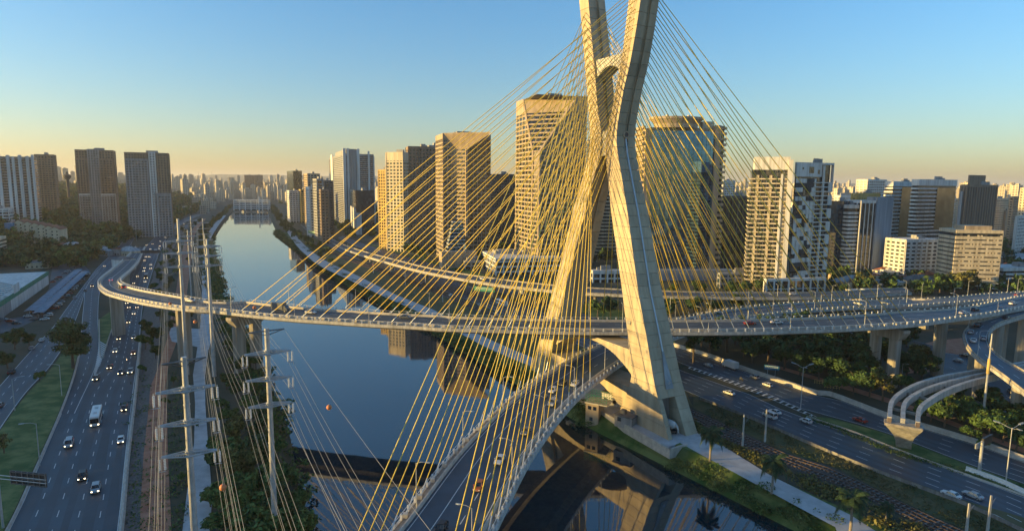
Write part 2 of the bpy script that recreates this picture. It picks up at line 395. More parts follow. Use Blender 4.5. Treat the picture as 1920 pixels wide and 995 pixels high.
patch('cycle_path', [(330,1100),(335,995),(360,880),(366,760),(362,700),(372,640),(378,573),(380,495),(384,455),(398,425),(418,404)],
      [(385,1100),(400,995),(394,880),(385,760),(385,700),(392,640),(392,573),(387,495),(392,455),(408,425),(424,404)], 'path', 0.09)
patch('gravel_yard', [(322,640),(318,625),(322,612)], [(392,655),(396,632),(388,618)], 'path', 0.08)
# right bank
gb_ = MB(); yy2 = [40 + 6*i for i in range(150)]
for o0, z0_, o1, z1_ in ((-.3, -5.3, 2, -3.93), (2, -3.93, 4, -1.73), (4, -1.73, 6.5, .03), (6.5, .03, 13, .05)):
    gb_.strip([(bR(y)+o0, y, z0_) for y in yy2], [(bR(y)+o1, y, z1_) for y in yy2])
gb_.build('grass_bank', 'grass', kind='structure')
patch('river_path', [(1600,1100),(1560,979),(1507,955),(1443,921),(1375,883),(1330,861),(1278,830),(1180,775),(1120,735),(1060,712),(960,672),(890,640),(800,592),(720,556),(650,522),(590,492),(552,455),(532,425),(516,400)],
      [(1760,1070),(1640,992),(1560,948),(1507,921),(1440,888),(1383,849),(1310,812),(1200,752),(1140,722),(1075,700),(975,660),(905,630),(815,582),(733,548),(665,514),(603,484),(562,450),(540,420),(521,400)], 'path', 0.06, 70, jag=0.35)
patch('trackside_scrub', [(1900,1090),(1640,985),(1560,945),(1507,918),(1440,885),(1383,846),(1312,808),(1270,770)],
      [(2000,1075),(1850,1043),(1700,974),(1600,925),(1500,888),(1423,853),(1361,827),(1285,788)], 'ground', 0.04, jag=0.3)
RB_L = [(1905,1072),(1830,1032),(1760,1000),(1700,972),(1640,940),(1560,903),(1500,885),(1423,850),(1361,824),(1285,785),(1150,712),(1015,636),(880,577),(760,527),(660,492),(600,465),(565,440)]
RB_R = [(1990,1075),(1905,1040),(1830,1003),(1760,975),(1703,948),(1637,915),(1560,876),(1505,862),(1438,834),(1361,796),(1300,768),(1165,700),(1030,630),(893,573),(770,523),(668,488),(606,462),(570,438)]
patch('railway_ballast', RB_L, RB_R, 'ballast', 0.08, 70)
patch('dry_grass_verge', [(2020,1082),(1905,1036),(1830,1000),(1760,972),(1703,945),(1637,912),(1560,873),(1505,859),(1438,831),(1361,793),(1300,765)],
      [(2060,1030),(1925,972),(1816,940),(1739,913),(1600,862),(1476,810),(1397,776),(1300,738)], 'grass_dry' if 'grass_dry' in M else 'ground', 0.07)
road('rn', 'expressway_near_carriageway', [(2000,1035),(1919,990),(1816,945),(1739,917),(1600,864),(1476,811),(1397,777),(1329,751),(1286,733),(1165,680),(1050,632),(930,583),(830,545),(740,512),(660,482),(612,458),(575,432),(550,408)],
     [(2000,962),(1919,930),(1811,891),(1693,848),(1600,811),(1500,782),(1394,734),(1330,713),(1280,695),(1165,645),(1065,604),(950,560),(850,527),(760,498),(676,470),(628,450),(588,426),(560,405)], 5, n=90)
road('rf', 'expressway_far_carriageway', [(2000,935),(1919,906),(1811,868),(1744,842),(1670,814),(1600,792),(1500,765),(1445,744),(1392,724),(1340,705),(1290,686),(1175,640),(1072,599),(960,556),(860,522),(766,494),(680,466),(634,446)],
     [(2000,892),(1919,866),(1832,835),(1726,803),(1662,784),(1560,745),(1530,741),(1467,720),(1380,691),(1329,671),(1266,652),(1180,622),(1085,585),(975,546),(872,514),(780,487),(690,460),(642,442)], 4, n=90)
patch('median_verge', [(2000,962),(1919,928),(1811,889),(1693,846),(1600,809),(1510,780)], [(2000,935),(1919,908),(1811,870),(1744,844),(1670,816),(1560,784)], 'grass', 0.12)
patch('park_footpath', [(2000,880),(1830,815),(1726,775),(1640,747),(1560,722),(1440,685)], [(2000,870),(1830,806),(1726,766),(1640,738),(1560,714),(1440,680)], 'dirt', 0.05)
PX_R = [(1312,812),(1200,752),(1140,722),(1075,700),(975,660),(905,630),(815,582),(733,548),(665,514),(603,484),(562,450),(540,420)]
patch('bank_lawn', PX_R, [(1285,788)] + [q for q in RB_L if q[0] < 1280], 'grass_dry', 0.05, 60)
patch('railway_verge', [(1300,763)] + [q for q in RB_R if q[0] < 1290], [(1286,735),(1165,682),(1050,634),(930,585),(830,547),(740,514),(660,484),(612,460),(578,436)], 'grass_dry', 0.06, 60)
patch('road_verge', [(1266,650),(1180,620),(1085,583),(975,544),(872,512),(780,485),(690,458)], [(1266,600),(1180,585),(1085,565),(975,535),(872,505),(780,480),(690,455)], 'grass', 0.05, 40)
# low streets under the right hand viaducts
road('st', 'service_street', [(1985,860),(1905,795),(1850,745),(1780,706),(1730,690),(1700,680)], [(2060,800),(1985,750),(1900,700),(1830,672),(1760,660),(1710,660)], 3, dz=0.10)
patch('dirt_lot', [(1690,672),(1740,642),(1840,630)], [(1700,700),(1790,690),(1880,660)], 'dirt', 0.04)
# gore hatching
hm = MB()
for k in range(18):
    f = k/17; a = P(178 + (190-178)*f + 8*f, 695 - 42*f*1.2 + 0, 0).lerp(P(184, 640, 0), f); 
    a = P(178 + 9*f, 695 - 55*f, .2); b = P(178 + 23*f, 697 - 55*f + 6, .2); t = Vector((0.1, .35, 0))
    hm.add([a-t, b-t, b+t, a+t], [(0, 1, 2, 3)])
Lg, Rg = ROADS['rn'][1], ROADS['rf'][0]
ga = cr([P(a, b, .1) for a, b in [(1290,690),(1340,708),(1400,730),(1450,750),(1500,772),(1530,784)]], 24)
gb = cr([P(a, b, .1) for a, b in [(1294,687),(1346,704),(1410,726),(1458,746),(1504,768),(1532,782)]], 24)
for i in range(23):
    hm.add([ga[i]+Vector((0,0,.08)), gb[i]+Vector((0,0,.08)), gb[i].lerp(gb[i+1], .3)+Vector((0,0,.08)), ga[i].lerp(ga[i+1], .3)+Vector((0,0,.08))], [(0,1,2,3)])
line(hm, ga, dz=.1); line(hm, gb, dz=.1)
hm.build('gore_hatching', 'paint', kind='structure')
# long low walls and barriers along the roads
def barrier(name, label, pts, z, h, th, mt, n=50, cat='barrier', joint=6.0):
    pts = cr([P(a, b, z) for a, b in pts], n); root = thing(name, label, cat, pts[0].copy(), world=True)
    total = int(min(90, max(4, plen(pts)//joint)))
    q = cr(pts, total*3+1)
    for k in range(total):
        seg = q[k*3:k*3+4]; d = (seg[-1]-seg[-2]).normalized()*.06
        seg = [seg[0]] + seg[1:-1] + [seg[-1]-d]; mb = MB()
        sweep(mb, seg, [(-th/2, -.2), (-th*.5, h*.3), (-th*.22, h*.45), (-th*.2, h), (th*.2, h), (th*.22, h*.45), (th/2, h*.3), (th/2, -.2)])
        mb.build('barrier_segment', mt, root)
    return root
barrier('concrete_barrier', 'white concrete barrier between the left motorway and the dirt verge', [(205,1100),(227,995),(240,858),(256,720),(264,636)], 0, 1.0, 1.0, 'barrier')
barrier('concrete_barrier', 'pale kerb wall along the grass side of the left motorway', [(-55,1095),(16,990),(66,882),(113,775),(136,713),(150,660)], 0, .7, .7, 'barrier')
barrier('concrete_barrier', 'low wall round the grass triangle beside the slip road', [(186,600),(187,650),(191,674),(204,634),(226,572)], 0, .7, .5, 'barrier', 30)
barrier('retaining_wall', 'long pale wall behind the far carriageway of the right expressway', [(2000,890),(1919,864),(1832,833),(1726,801),(1662,782),(1560,743),(1530,739),(1467,718),(1380,689),(1329,669),(1266,650),(1250,646)], 0, 1.7, .9, 'barrier', 80)
barrier('concrete_barrier', 'short white barrier on the median beside the sign gantry', [(1811,882),(1870,903),(1919,925),(1990,955)], 0, 1.3, .9, 'post', 20)
barrier('track_fence', 'low grey wall between the railway and the right expressway', [(1990,1036),(1910,994),(1816,950),(1739,921),(1600,868),(1476,815),(1397,781),(1310,748)], 0, 1.0, .2, 'concrete_stained', 60, 'wall')
barrier('concrete_barrier', 'median barrier line along the near carriageway edge of the right expressway', [(2000,960),(1919,929),(1811,890),(1693,847),(1600,810),(1512,781)], 0, .45, .5, 'barrier', 50)
# rails
def rails(Lp, Rp, fr, label):
    A = cr([P(a, b, 0) for a, b in Lp], 90); B_ = cr([P(a, b, 0) for a, b in Rp], 90)
    for c in fr:
        mid = lerps(A, B_, c); root = thing('railway_track', label[c], 'railway track', mid[0].copy(), world=True)
        for s in (-.8, .8):
            mb = MB(); sweep(mb, mid, [(s-.07, .1), (s-.07, .42), (s+.07, .42), (s+.07, .1)]); mb.build('rail', 'rail', root)
        sl = MB()
        for p, t in along([m for m in mid if m.y < 420], 1.3):
            r = Vector((t.y, -t.x, 0)).normalized(); sl.obox(p+Vector((0,0,.17)), r, t, (0,0,1), 1.35, .13, .1)
        sl.build('sleepers', 'concrete_stained', root, kind='stuff')
rails(RB_L, RB_R, (.25, .75), {.25: 'railway track nearer the river on the right bank', .75: 'railway track nearer the expressway on the right bank'})
# ------------------------------------------------------------------ viaducts
def sect(L, Rr, prof):
    """profile points (side, inset, dz): side 0 measured from the left edge, 1 from the right edge"""
    rings = []
    for a, b in zip(L, Rr):
        d = (b-a); wd = d.length; d = d/wd; ring = []
        for sd, o, z in prof: ring.append((a + d*min(o, wd*.5) if sd == 0 else b - d*min(o, wd*.5)) + Vector((0, 0, z)))
        rings.append(ring)
    return rings
def viaduct_parts(root, L, Rr, lanes=2, deck='viaduct_deck', depth=2.2, fas='concrete_pale', edge=1.6, posts=True, mt='asphalt_worn', wl=True, wr=True, step=3.3, solid=(1,), par='barrier'):
    body = MB(); body.loft(sect(L, Rr, [(0,0,-.35),(0,0,-1.0),(0,2.2,-1.35),(0,4.2,-depth),(1,4.2,-depth),(1,2.2,-1.35),(1,0,-1.0),(1,0,-.35)]))
    o = body.build(deck, 'concrete', root)
    f = MB()
    for sd in (0, 1): f.loft(sect(L, Rr, [(sd,-.12,-.95),(sd,-.12,.12),(sd,.35,.12),(sd,.35,-.34),(sd,-.02,-.36),(sd,-.02,-.95)]))
    sub(o, f, 'fascia', fas)
    rd = MB(); A = [r[0] for r in sect(L, Rr, [(0, edge, .02)])]; B_ = [r[0] for r in sect(L, Rr, [(1, edge, .02)])]
    slab_strip(rd, A, B_, 0, .36); sub(o, rd, 'roadway', mt)
    lw = MB(); 
    for sd, c0 in ((0, .36), (1, .36)):
        X0 = [r[0] for r in sect(L, Rr, [(sd, c0, 0)])]; X1 = [r[0] for r in sect(L, Rr, [(sd, edge-.02, 0)])]; slab_strip(lw, X0, X1, -.12, .22)
    sub(o, lw, 'walkway', 'concrete')
    mk = MB()
    for k in range(1, lanes): (line if k in solid else dashes)(mk, lerps(A, B_, k/lanes), dz=.05)
    line(mk, lerps(A, B_, .045), dz=.05); line(mk, lerps(A, B_, .955), dz=.05)
    sub(o, mk, 'lane_marking', 'paint')
    for sd, on in ((0, wl), (1, wr)):
        if not on: continue
        w_ = MB(); w_.loft(sect(L, Rr, [(sd,edge-.05,-.1),(sd,edge-.15,.85),(sd,edge-.4,.85),(sd,edge-.5,-.1)])); sub(o, w_, 'parapet', par)
        if posts:
            pb = MB(); base = [r[0] for r in sect(L, Rr, [(sd, .25, .1)])]; top = [p + Vector((0, 0, 1.15)) for p in base]
            pb.tube(top, .055, 4)
            for p, t in along(base, step): pb.obox(p + Vector((0, 0, .55)), (1,0,0), (0,1,0), (0,0,1), .19, .19, .6)
            sub(o, pb, 'railing', 'post')
    return o
def viaduct(name, label, Lp, Rp, n=60, **k):
    L = cr([P(*q) for q in Lp], n); Rr = cr([P(*q) for q in Rp], n)
    root = thing(name, label, 'viaduct', L[0].copy(), world=True); viaduct_parts(root, L, Rr, **k); return root, L, Rr
def pier(root, c, w_, d_, z1, z0=-.5, rot=0.0, cap=None, name='pier', round_=False):
    mb = MB(); ca, sa = math.cos(rot), math.sin(rot)
    if round_: poly = [(c[0] + w_/2*math.cos(a*math.pi/6), c[1] + w_/2*math.sin(a*math.pi/6)) for a in range(12)]
    else:
        poly = [(c[0]+ca*x-sa*y, c[1]+sa*x+ca*y) for x, y in ((-w_/2,-d_*.35),(-w_*.36,-d_/2),(w_*.36,-d_/2),(w_/2,-d_*.35),(w_/2,d_*.35),(w_*.36,d_/2),(-w_*.36,d_/2),(-w_/2,d_*.35))]
    mb.prism(poly, z0, z1)
    if cap:
        W, t = cap
        mb.loft([[(c[0]+ca*x-sa*y, c[1]+sa*x+ca*y, z) for x, y in ((-a,-d_*.55),(a,-d_*.55),(a,d_*.55),(-a,d_*.55))] for a, z in ((w_*.5, z1-t*1.6), (W/2, z1-.35), (W/2, z1+.4))])
    return mb.build(name, 'concrete', root)
# the bridge: one thing
bridge = thing('cable_stayed_bridge', 'concrete cable-stayed bridge with X-shaped mast, yellow stays and two crossing curved decks', 'bridge', (28, 212, 0), world=True)
ZU, ZL = 25.0, 13.0
UN = [P(a, b, ZU) for a, b in [(400,582),(475,591),(551,598),(626,603),(701,608),(777,612),(840,616),(960,619.5),(1073,622),(1261,623),(1415,622),(1520,619),(1598,616),(1703,609),(1742,605)]]
UF = []
for i, p in enumerate(UN):
    t = (UN[min(i+1, len(UN)-1)] - UN[max(i-1, 0)]).normalized(); UF.append(p + Vector((-t.y, t.x, 0)) * 18.5)
UN = cr(UN, 110); UF = cr(UF, 110)
viaduct_parts(bridge, UF, UN, lanes=3, deck='upper_deck', depth=2.4, edge=2.4, solid=())
LC = cr([Vector(q) for q in [(-31, 20, ZL), (-22, 66, ZL), (-12, 105, ZL), (-3.5, 139, ZL), (9, 174, ZL), (21.5, 200, ZL), (37, 226, ZL), (58, 253, ZL), (85, 280, ZL), (122, 306, ZL), (168, 324, ZL), (222, 334, ZL)]], 130)
def offs(C_, d):
    o = []
    for i, p in enumerate(C_):
        t = (C_[min(i+1, len(C_)-1)] - C_[max(i-1, 0)]).normalized(); o.append(p + Vector((t.y, -t.x, 0)) * d)
    return o
LLe, LRi = offs(LC, -9.0), offs(LC, 9.0)
viaduct_parts(bridge, LLe, LRi, lanes=3, deck='lower_deck', depth=2.4, edge=2.2, solid=(1,), mt='asphalt')
# mast geometry in its own plane: t along the mast plane, s across it
BB = P(1254, 826, 0); BB.z = 0; FB = P(995, 692, 0); FB.z = 0
TL = (FB - BB).length; UU = (FB - BB).normalized(); VV = Vector((UU.y, -UU.x, 0))
if VV.x < 0: VV = -VV
def so(z): return 2.0 * min(1, z/80)
def sw(z): return 11.6 - 3.9*min(1, z/80) - .7*max(0, (z-80)/58)
def on_plane(px, py):
    r = ray(px, py); z = 40
    for _ in range(8):
        d = (BB + VV*so(z) - CAM).dot(VV) / r.dot(VV); p = CAM + r*d; z = p.z
    return (p - BB).dot(UU), p.z
def W(t, s, z): return BB + UU*t + VV*(so(z) + s) + Vector((0, 0, z))
def edge(px): 
    q = sorted([on_plane(*a) for a in px], key=lambda a: a[1]); return [a[1] for a in q], [a[0] for a in q]
E2 = edge([(1254,826),(1227,720),(1211,624),(1197,550),(1177,401),(1160,300),(1155,264),(1158,232),(1169,169),(1182,115),(1193,54),(1201,0)])
E1 = edge([(1156,783),(1170,751),(1184,714),(1182,675),(1166,540),(1163,519),(1146,398),(1136,300),(1134,280),(1141,235),(1153,175),(1167,100),(1179,0)])
E4 = edge([(995,692),(1002,669),(1037,545),(1062,449),(1074,393),(1092,336),(1104,290),(1106,264),(1106,241),(1099,151),(1091,54),(1086,0)])
E5 = edge([(1024,690),(1039,636),(1056,559),(1073,488),(1088,432),(1104,364),(1121,308),(1127,285),(1127,243),(1121,210),(1117,157),(1112,99),(1107,45),(1103,0)])
def ext(E, z):
    zs, ts = E
    if z > zs[-1]: 
        return ts[-1] + (ts[-1]-ts[-3])/(zs[-1]-zs[-3])*(z-zs[-1])
    return float(np.interp(z, zs, ts))
print('plane', TL, UU[:], VV[:], 'knee', on_plane(1155,264), on_plane(1106,264), 'top', on_plane(1201,0), on_plane(1086,0))
ZTOP = 138.0
M['panel'] = mat('cast_concrete', (0.44, 0.37, 0.26), 0.88, 0.14, 0.22, bump=0.15, bscale=1.5, streak=True)
for q_ in M['panel'].node_tree.nodes:
    if q_.type == 'MIX': q_.inputs[0].default_value = .4
_n = M['panel'].node_tree; _oi = _n.nodes.new('ShaderNodeObjectInfo'); _h = _n.nodes.new('ShaderNodeHueSaturation')
_mr = _n.nodes.new('ShaderNodeMapRange'); _mr.inputs['To Min'].default_value = .90; _mr.inputs['To Max'].default_value = 1.07
_b = _n.nodes['Principled BSDF']; _src = _b.inputs['Base Color'].links[0].from_socket
_n.links.new(_oi.outputs['Random'], _mr.inputs[0]); _n.links.new(_mr.outputs[0], _h.inputs['Value']); _n.links.new(_src, _h.inputs['Color']); _n.links.new(_h.outputs[0], _b.inputs['Base Color'])
def leg(Eo, Ei, sgn):
    """Eo outer edge, Ei inner edge; sgn +1 when the inside lies towards +t"""
    lift = 3.6; nl = int(ZTOP/lift); zs = [ZTOP*k/nl for k in range(nl+1)]
    core = MB(); rings = []
    for z in [zs[0]] + zs[4:-1] + [ZTOP-.3]:
        to, ti, w_ = ext(Eo, z), ext(Ei, z), sw(z)
        a, b = (to + sgn*(.9 if z > 0 else 7.2)), ti - sgn*1.0
        rings.append([W(a, .15, z), W(a, w_-.15, z), W(b, w_-.15, z), W(b, .15, z)])
    core.loft(rings); part = core.build('mast_leg', 'concrete_stained', bridge)
    for k in range(nl):
        z0, z1 = zs[k], zs[k+1]; g_ = .10 if k < nl-1 else 0; ring = []
        mast = z0 > 84
        for z in (z0, z1 - g_):
            to, ti = ext(Eo, z), ext(Ei, z); w_ = sw(z); th = abs(ti-to); ni = (.40, .60, .8)
            if z1 < 11.5: no = (.14, .60, min(7, th*.45))
            elif mast: no = (.42, .62, .7)
            else: no = None
            if no: p = [(to, 0), (to, w_*no[0]), (to+sgn*no[2], w_*no[0]), (to+sgn*no[2], w_*no[1]), (to, w_*no[1])]
            else:
                f = .38 if k % 2 else .66; p = [(to, 0), (to, w_*f), (to+sgn*.09, w_*f+.02), (to+sgn*.09, w_*f+.08), (to, w_*f+.10)]
            p += [(to, w_), (ti, w_), (ti, w_*ni[1]), (ti-sgn*ni[2], w_*ni[1]), (ti-sgn*ni[2], w_*ni[0]), (ti, w_*ni[0]), (ti, 0)]
            ring.append([W(t, s, z) for t, s in p])
        mb = MB(); mb.loft(ring); sub(part, mb, 'cast_panel', 'panel')
    return part
leg_n = leg(E2, E1, 1); leg_f = leg(E4, E5, -1)
# every part of the bridge is modelled in scene coordinates: check the parent chain keeps them there
def wb(mb, tz, s0, s1):
    """a plate in the mast plane: outline tz [(t, z)], from s0 to s1 across"""
    mb.loft([[W(t, s0, z) for t, z in tz], [W(t, s1, z) for t, z in tz]]); return mb
def arch(z_top, z_sp, rise, s0, s1, th):
    a, b = ext(E1, z_top) , ext(E5, z_top); a0, b0 = ext(E1, z_sp), ext(E5, z_sp)
    top = [(a-.5, z_top), (b+.5, z_top)]; so_ = []
    for k in range(15):
        f = k/14; t = a0 + (b0-a0)*f; so_.append((t, z_sp + (z_top - th - z_sp) * (1-abs(2*f-1)**2.2)))
    return [top[0]] + so_ + [top[1]]
mb = MB(); wb(mb, arch(ZU-2.6, 13.5, 8, 0, 0, 1.4), 1.2, sw(20)-1.2); mb.build('cross_beam', 'panel', bridge)
mb = MB(); wb(mb, arch(ZL-2.6, 2.0, 7, 0, 0, 1.6), .6, sw(8)-.6); mb.build('cross_beam', 'panel', bridge)
# deck pads between the legs, where the decks widen
pt = MB(); c0 = W((ext(E1,25)+ext(E5,25))/2, 0, 0)
# tie beam between the masts
zb = on_plane(1117, 112)[1]; a, b = ext(E1, zb), ext(E5, zb)
tz = [(a-.3, zb-1)] ; tz = [(a-.5, zb-6.5)] + [(a + (b-a)*k/10, zb-6.5 + 3.6*math.sin(math.pi*k/10)) for k in range(1, 10)] + [(b+.5, zb-6.5), (b+.5, zb), (a-.5, zb)]
mb = MB(); wb(mb, tz, .8, sw(110)-.8); mb.build('tie_beam', 'concrete_pale', bridge)
# web joining the legs at the waist
z0, z1 = on_plane(1130, 292)[1], on_plane(1128, 246)[1]
mb = MB(); wb(mb, [(ext(E1,z0)-.8, z0), (ext(E5,z0)+.8, z0), (ext(E5,z1)+.8, z1), (ext(E1,z1)-.8, z1)], .5, sw(80)-.5); mb.build('waist_web', 'concrete_pale', bridge)
# fittings of the near leg: round hatch, service duct with its flared foot
def outer(t_off, s, z): return W(ext(E2, z) - t_off, s, z)
mb = MB(); r0 = []; cz = on_plane(1155, 252)[1]; 
for rr, d in ((1.25, -.1), (1.25, .28), (.8, .28), (.8, -.1)):
    r0.append([W(ext(E2, cz) - d, sw(cz)*.52 + rr*math.cos(k*math.pi/10), cz + rr*math.sin(k*math.pi/10)) for k in range(20)])
mb.loft(r0, caps=False); mb.build('hatch_ring', 'w_tan', bridge)
mb = MB(); mb.loft([[W(ext(E2, cz) - .06, sw(cz)*.52 + .85*math.cos(k*math.pi/10), cz + .85*math.sin(k*math.pi/10)) for k in range(20)], [W(ext(E2, cz) - .12, sw(cz)*.52 + .8*math.cos(k*math.pi/10), cz + .8*math.sin(k*math.pi/10)) for k in range(20)]]); mb.build('hatch_cover', 'w_brown', bridge)
rings = []
for z in np.linspace(24, cz-1.3, 16):
    s = sw(z)*.5; rings.append([outer(.02, s-.28, z), outer(.30, s-.28, z), outer(.30, s+.28, z), outer(.02, s+.28, z)])
mb = MB(); mb.loft(rings); mb.build('service_duct', 'sleeve', bridge)
mb = MB(); mb.loft([[outer(.03, sw(z)*.5 + q0, z), outer(.35, sw(z)*.5 + q0, z), outer(.35, sw(z)*.5 + q1, z), outer(.03, sw(z)*.5 + q1, z)] for z, q0, q1 in ((13.2, -1.7, 1.3), (24, -.3, .3))]); mb.build('duct_foot', 'roof_metal', bridge)
mb = MB(); mb.loft([[W(ext(E2, 15)-d, sw(15)*.5-.2 + r_*math.cos(k*math.pi/8), 15 + r_*math.sin(k*math.pi/8)) for k in range(16)] for d, r_ in ((.3, .62), (.75, .55))]); mb.build('round_fitting', 'sleeve', bridge)
# plaques / floodlight boxes on the lit faces
for (t_, z_) in ((ext(E2,38)+5, 31.5), (ext(E4,30)-3.2, 30.0)):
    mb = MB(); mb.loft([[W(t_+q, s, z_+v_) for q, v_ in ((-1.0,-.6),(1.0,-.6),(1.0,.6),(-1.0,.6))] for s in (-.02, -.28)]); mb.build('lamp_box', 'galv_dark', bridge)
# plinth and quay under the near leg
A_ = [P(a, b, 0) for a, b in [(1140,772),(1180,792),(1254,838),(1282,828),(1312,812)]]
# ---- stays
def arc_at(pts, px_list=None):
    L = [0]
    for i in range(len(pts)-1): L.append(L[-1] + (pts[i+1]-pts[i]).length)
    return L
def at_len(pts, L, s):
    s = min(max(s, 0), L[-1]); i = int(np.searchsorted(L, s, 'right') - 1); i = min(i, len(pts)-2)
    return pts[i].lerp(pts[i+1], (s-L[i])/max(1e-6, L[i+1]-L[i]))
def len_at_px(pts, L, px):
    best = min(range(len(pts)), key=lambda i: abs(proj(pts[i])[0]-px) if (pts[i].y > 60) else 1e9); return L[best]
def inset(A, B_, d):
    return [a + (b-a).normalized()*d for a, b in zip(A, B_)]
UNi, UFi = inset(UN, UF, .55), inset(UF, UN, .55)
LLi, LRi2 = inset(LLe, LRi, .55), inset(LRi, LLe, .55)
LU = arc_at(UNi); s_t = len_at_px(UNi, LU, 1140)
def frac(pts, s): 
    L = arc_at(pts); return s / L[-1]
LnU = LU[-1]
uL0, uL1 = len_at_px(UNi, LU, 446), len_at_px(UNi, LU, 1034)
uR0, uR1 = len_at_px(UNi, LU, 1268), len_at_px(UNi, LU, 1700)
stays = []; proto = None
def stay(deckp, t, s, z, side):
    a = deckp + Vector((0, 0, .2)); b = W(t, s, z); d = b - a; ln = d.length; u = d / ln
    mb = MB(); mb.tube([a + u*3.8, b], .125 if side else .108, 6); o = mb.build('stay_cable', 'cable', bridge, smooth=True)
    m2 = MB(); m2.tube([a, a + u*4.0], .14, 6); sub(o, m2, 'anchor_sleeve', 'sleeve')
    m3 = MB(); m3.obox(a + Vector((0,0,.15)), (1,0,0), (0,1,0), (0,0,1), .45, .45, .45); sub(o, m3, 'anchor_block', 'concrete_pale')
def mast_t(Eo, Ei, z, f): a, b = ext(Eo, z), ext(Ei, z); return a + (b-a)*f
zs_ = [86 + 47.5*(k/17)**.96 for k in range(18)]
for k in range(18):
    z = zs_[k]
    for e, (pts) in enumerate((UNi, UFi)):
        Lp = arc_at(pts); sc = Lp[-1] / LnU; zz = z + (0 if e == 0 else .9)
        f = .30 if e == 0 else .62
        s = uL1 + (uL0 - uL1)*k/17; stay(at_len(pts, Lp, s*sc), mast_t(E2, E1, zz, f), -.05, zz, 0)
        s = uR0 + (uR1 - uR0)*k/17; stay(at_len(pts, Lp, s*sc), mast_t(E2, E1, zz, f), sw(zz)+.05, zz, 1)
LcL = arc_at(LC); mid = min(range(len(LC)), key=lambda i: (LC[i] - Vector((29, 213, ZL))).length); sM = LcL[mid]
for k in range(18):
    z = zs_[k] - 1.5
    for e, pts in enumerate((LLi, LRi2)):
        Lp = arc_at(pts); sc = Lp[-1] / LcL[-1]; f = .62 if e == 0 else .30; zz = z + (0 if e else .9)
        stay(at_len(pts, Lp, (sM - 21 - 7.1*k)*sc), mast_t(E4, E5, zz, f), -.05, zz, 0)
        stay(at_len(pts, Lp, (sM + 24 + 7.1*k)*sc), mast_t(E4, E5, zz, f), sw(zz)+.05, zz, 1)
# lamps on the decks
def lampproto():
    t = thing('street_lamp', '', 'street lamp'); mb = MB(); mb.tube([(0,0,0),(0,0,9)], .11, 6, .07); mb.build('pole', 'galv', t)
    mb = MB(); mb.tube([(0,0,8.9),(0,-.9,9.3),(0,-2.0,9.4)], .055, 5); mb.build('arm', 'galv', t)
    mb = MB(); mb.loft([[(x*w_, y, z+9.4) for x, z in ((-.17,-.08),(.17,-.08),(.13,.08),(-.13,.08))] for y, w_ in ((-1.9,.6),(-2.3,1.1),(-2.8,.8))]); mb.build('lamp_head', 'roof_metal', t); return t
LAMP = lampproto()
def put_lamp(p, rz, label, group=None, s=1.0): dup(LAMP, p, rz, label, group, s)
# left approach of the upper deck: it swings round and drops to the motorway
r_, L_, R_ = viaduct('curved_approach_ramp', 'concrete ramp curling from the left end of the upper deck down to the motorway',
   [(*proj(UF[0]),25),(404,568,25),(337,557,25),(271,545,24.5),(241,537,23.5),(227,529,22),(232,519,19.5),(246,507,15),(260,491,9),(266,478,4),(273,463,.6)],
   [(*proj(UN[0]),25),(337,578,25),(269,567.5,24.5),(226,557.5,23.5),(196,548,22.5),(183,534,21),(189,522,18.5),(210,505,14),(228,490,9),(243,476,4),(254,463,.6)], 70, lanes=2, depth=2.4, posts=True)
for (a, b), z_, w_, d_ in [((402,605),22,13,4),((440,600),22,5,4)]: pass
def pier_at(root, i, L, Rr, w_, d_, off=0, **k):
    c = L[i].lerp(Rr[i], .5); t = L[min(i+1, len(L)-1)] - L[max(i-1, 0)]; rot = math.atan2(t.y, t.x) + math.pi/2; c = c + Vector((math.cos(rot), math.sin(rot), 0))*off
    pier(root, (c.x, c.y), w_, d_, c.z - 2.3, rot=rot, **k)
for i in (3, 12, 22, 33, 44): pier_at(r_, i, L_, R_, 5.5, 2.2)
for i_, w1 in ((3, 4.6), (105, 3.6)):
    for off_ in (-4.2, 4.2): pier_at(bridge, i_, UF, UN, w1, 3.0, off=off_, name='end_pier')
    pa_ = UF[i_].lerp(UN[i_], .5); t_ = UF[i_+1] - UF[i_-1]; rt_ = math.atan2(t_.y, t_.x) + math.pi/2; ca_, sa_ = math.cos(rt_), math.sin(rt_)
    mb = MB(); mb.loft([[(pa_.x+ca_*x-sa_*y, pa_.y+sa_*x+ca_*y, z) for x, y in ((-a_,-1.7),(a_,-1.7),(a_,1.7),(-a_,1.7))] for a_, z in ((6.6, 18.6), (8.6, 21.5), (8.6, 22.6))]); mb.build('pier_cap', 'concrete', bridge)
pier_at(bridge, 100, LLe, LRi, 5, 3, name='end_pier'); pier_at(bridge, 122, LLe, LRi, 5, 3, name='end_pier')
# right approaches
UNe, UFe = UN[-1], UF[-1]
r2, L2_, R2_ = viaduct('right_approach_viaduct', 'wide viaduct carrying the upper deck on to the right edge of the photo',
   [(*proj(UFe), 25), (1760,581.5,25), (1823,575,25), (1900,560,25), (1990,545,25), (2120,528,25)],
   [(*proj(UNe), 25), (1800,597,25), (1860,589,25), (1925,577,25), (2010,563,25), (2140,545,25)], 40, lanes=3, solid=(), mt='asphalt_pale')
for i in (4, 13, 24, 34): pier_at(r2, i, L2_, R2_, 4.4, 4.4, round_=True)
r3, L3_, R3_ = viaduct('loop_ramp', 'curving ramp with six cars that peels off the right approach and bends under it',
   [(1990,579,24),(1920,593.5,23),(1873,609,21),(1857,624,19.5),(1856,645,18),(1873,668,16.5),(1920,697,15),(2000,742,13),(2090,790,11)],
   [(1960,572,24),(1890,585,23.5),(1867,594,23),(1822,608,21),(1806,624,19.5),(1811,647,18),(1834,673,16.5),(1862,692,15.5),(1912,730,14),(1985,792,12),(2050,845,11)], 60, lanes=2, solid=(), posts=False, par='concrete', edge=.8, mt='asphalt_pale')
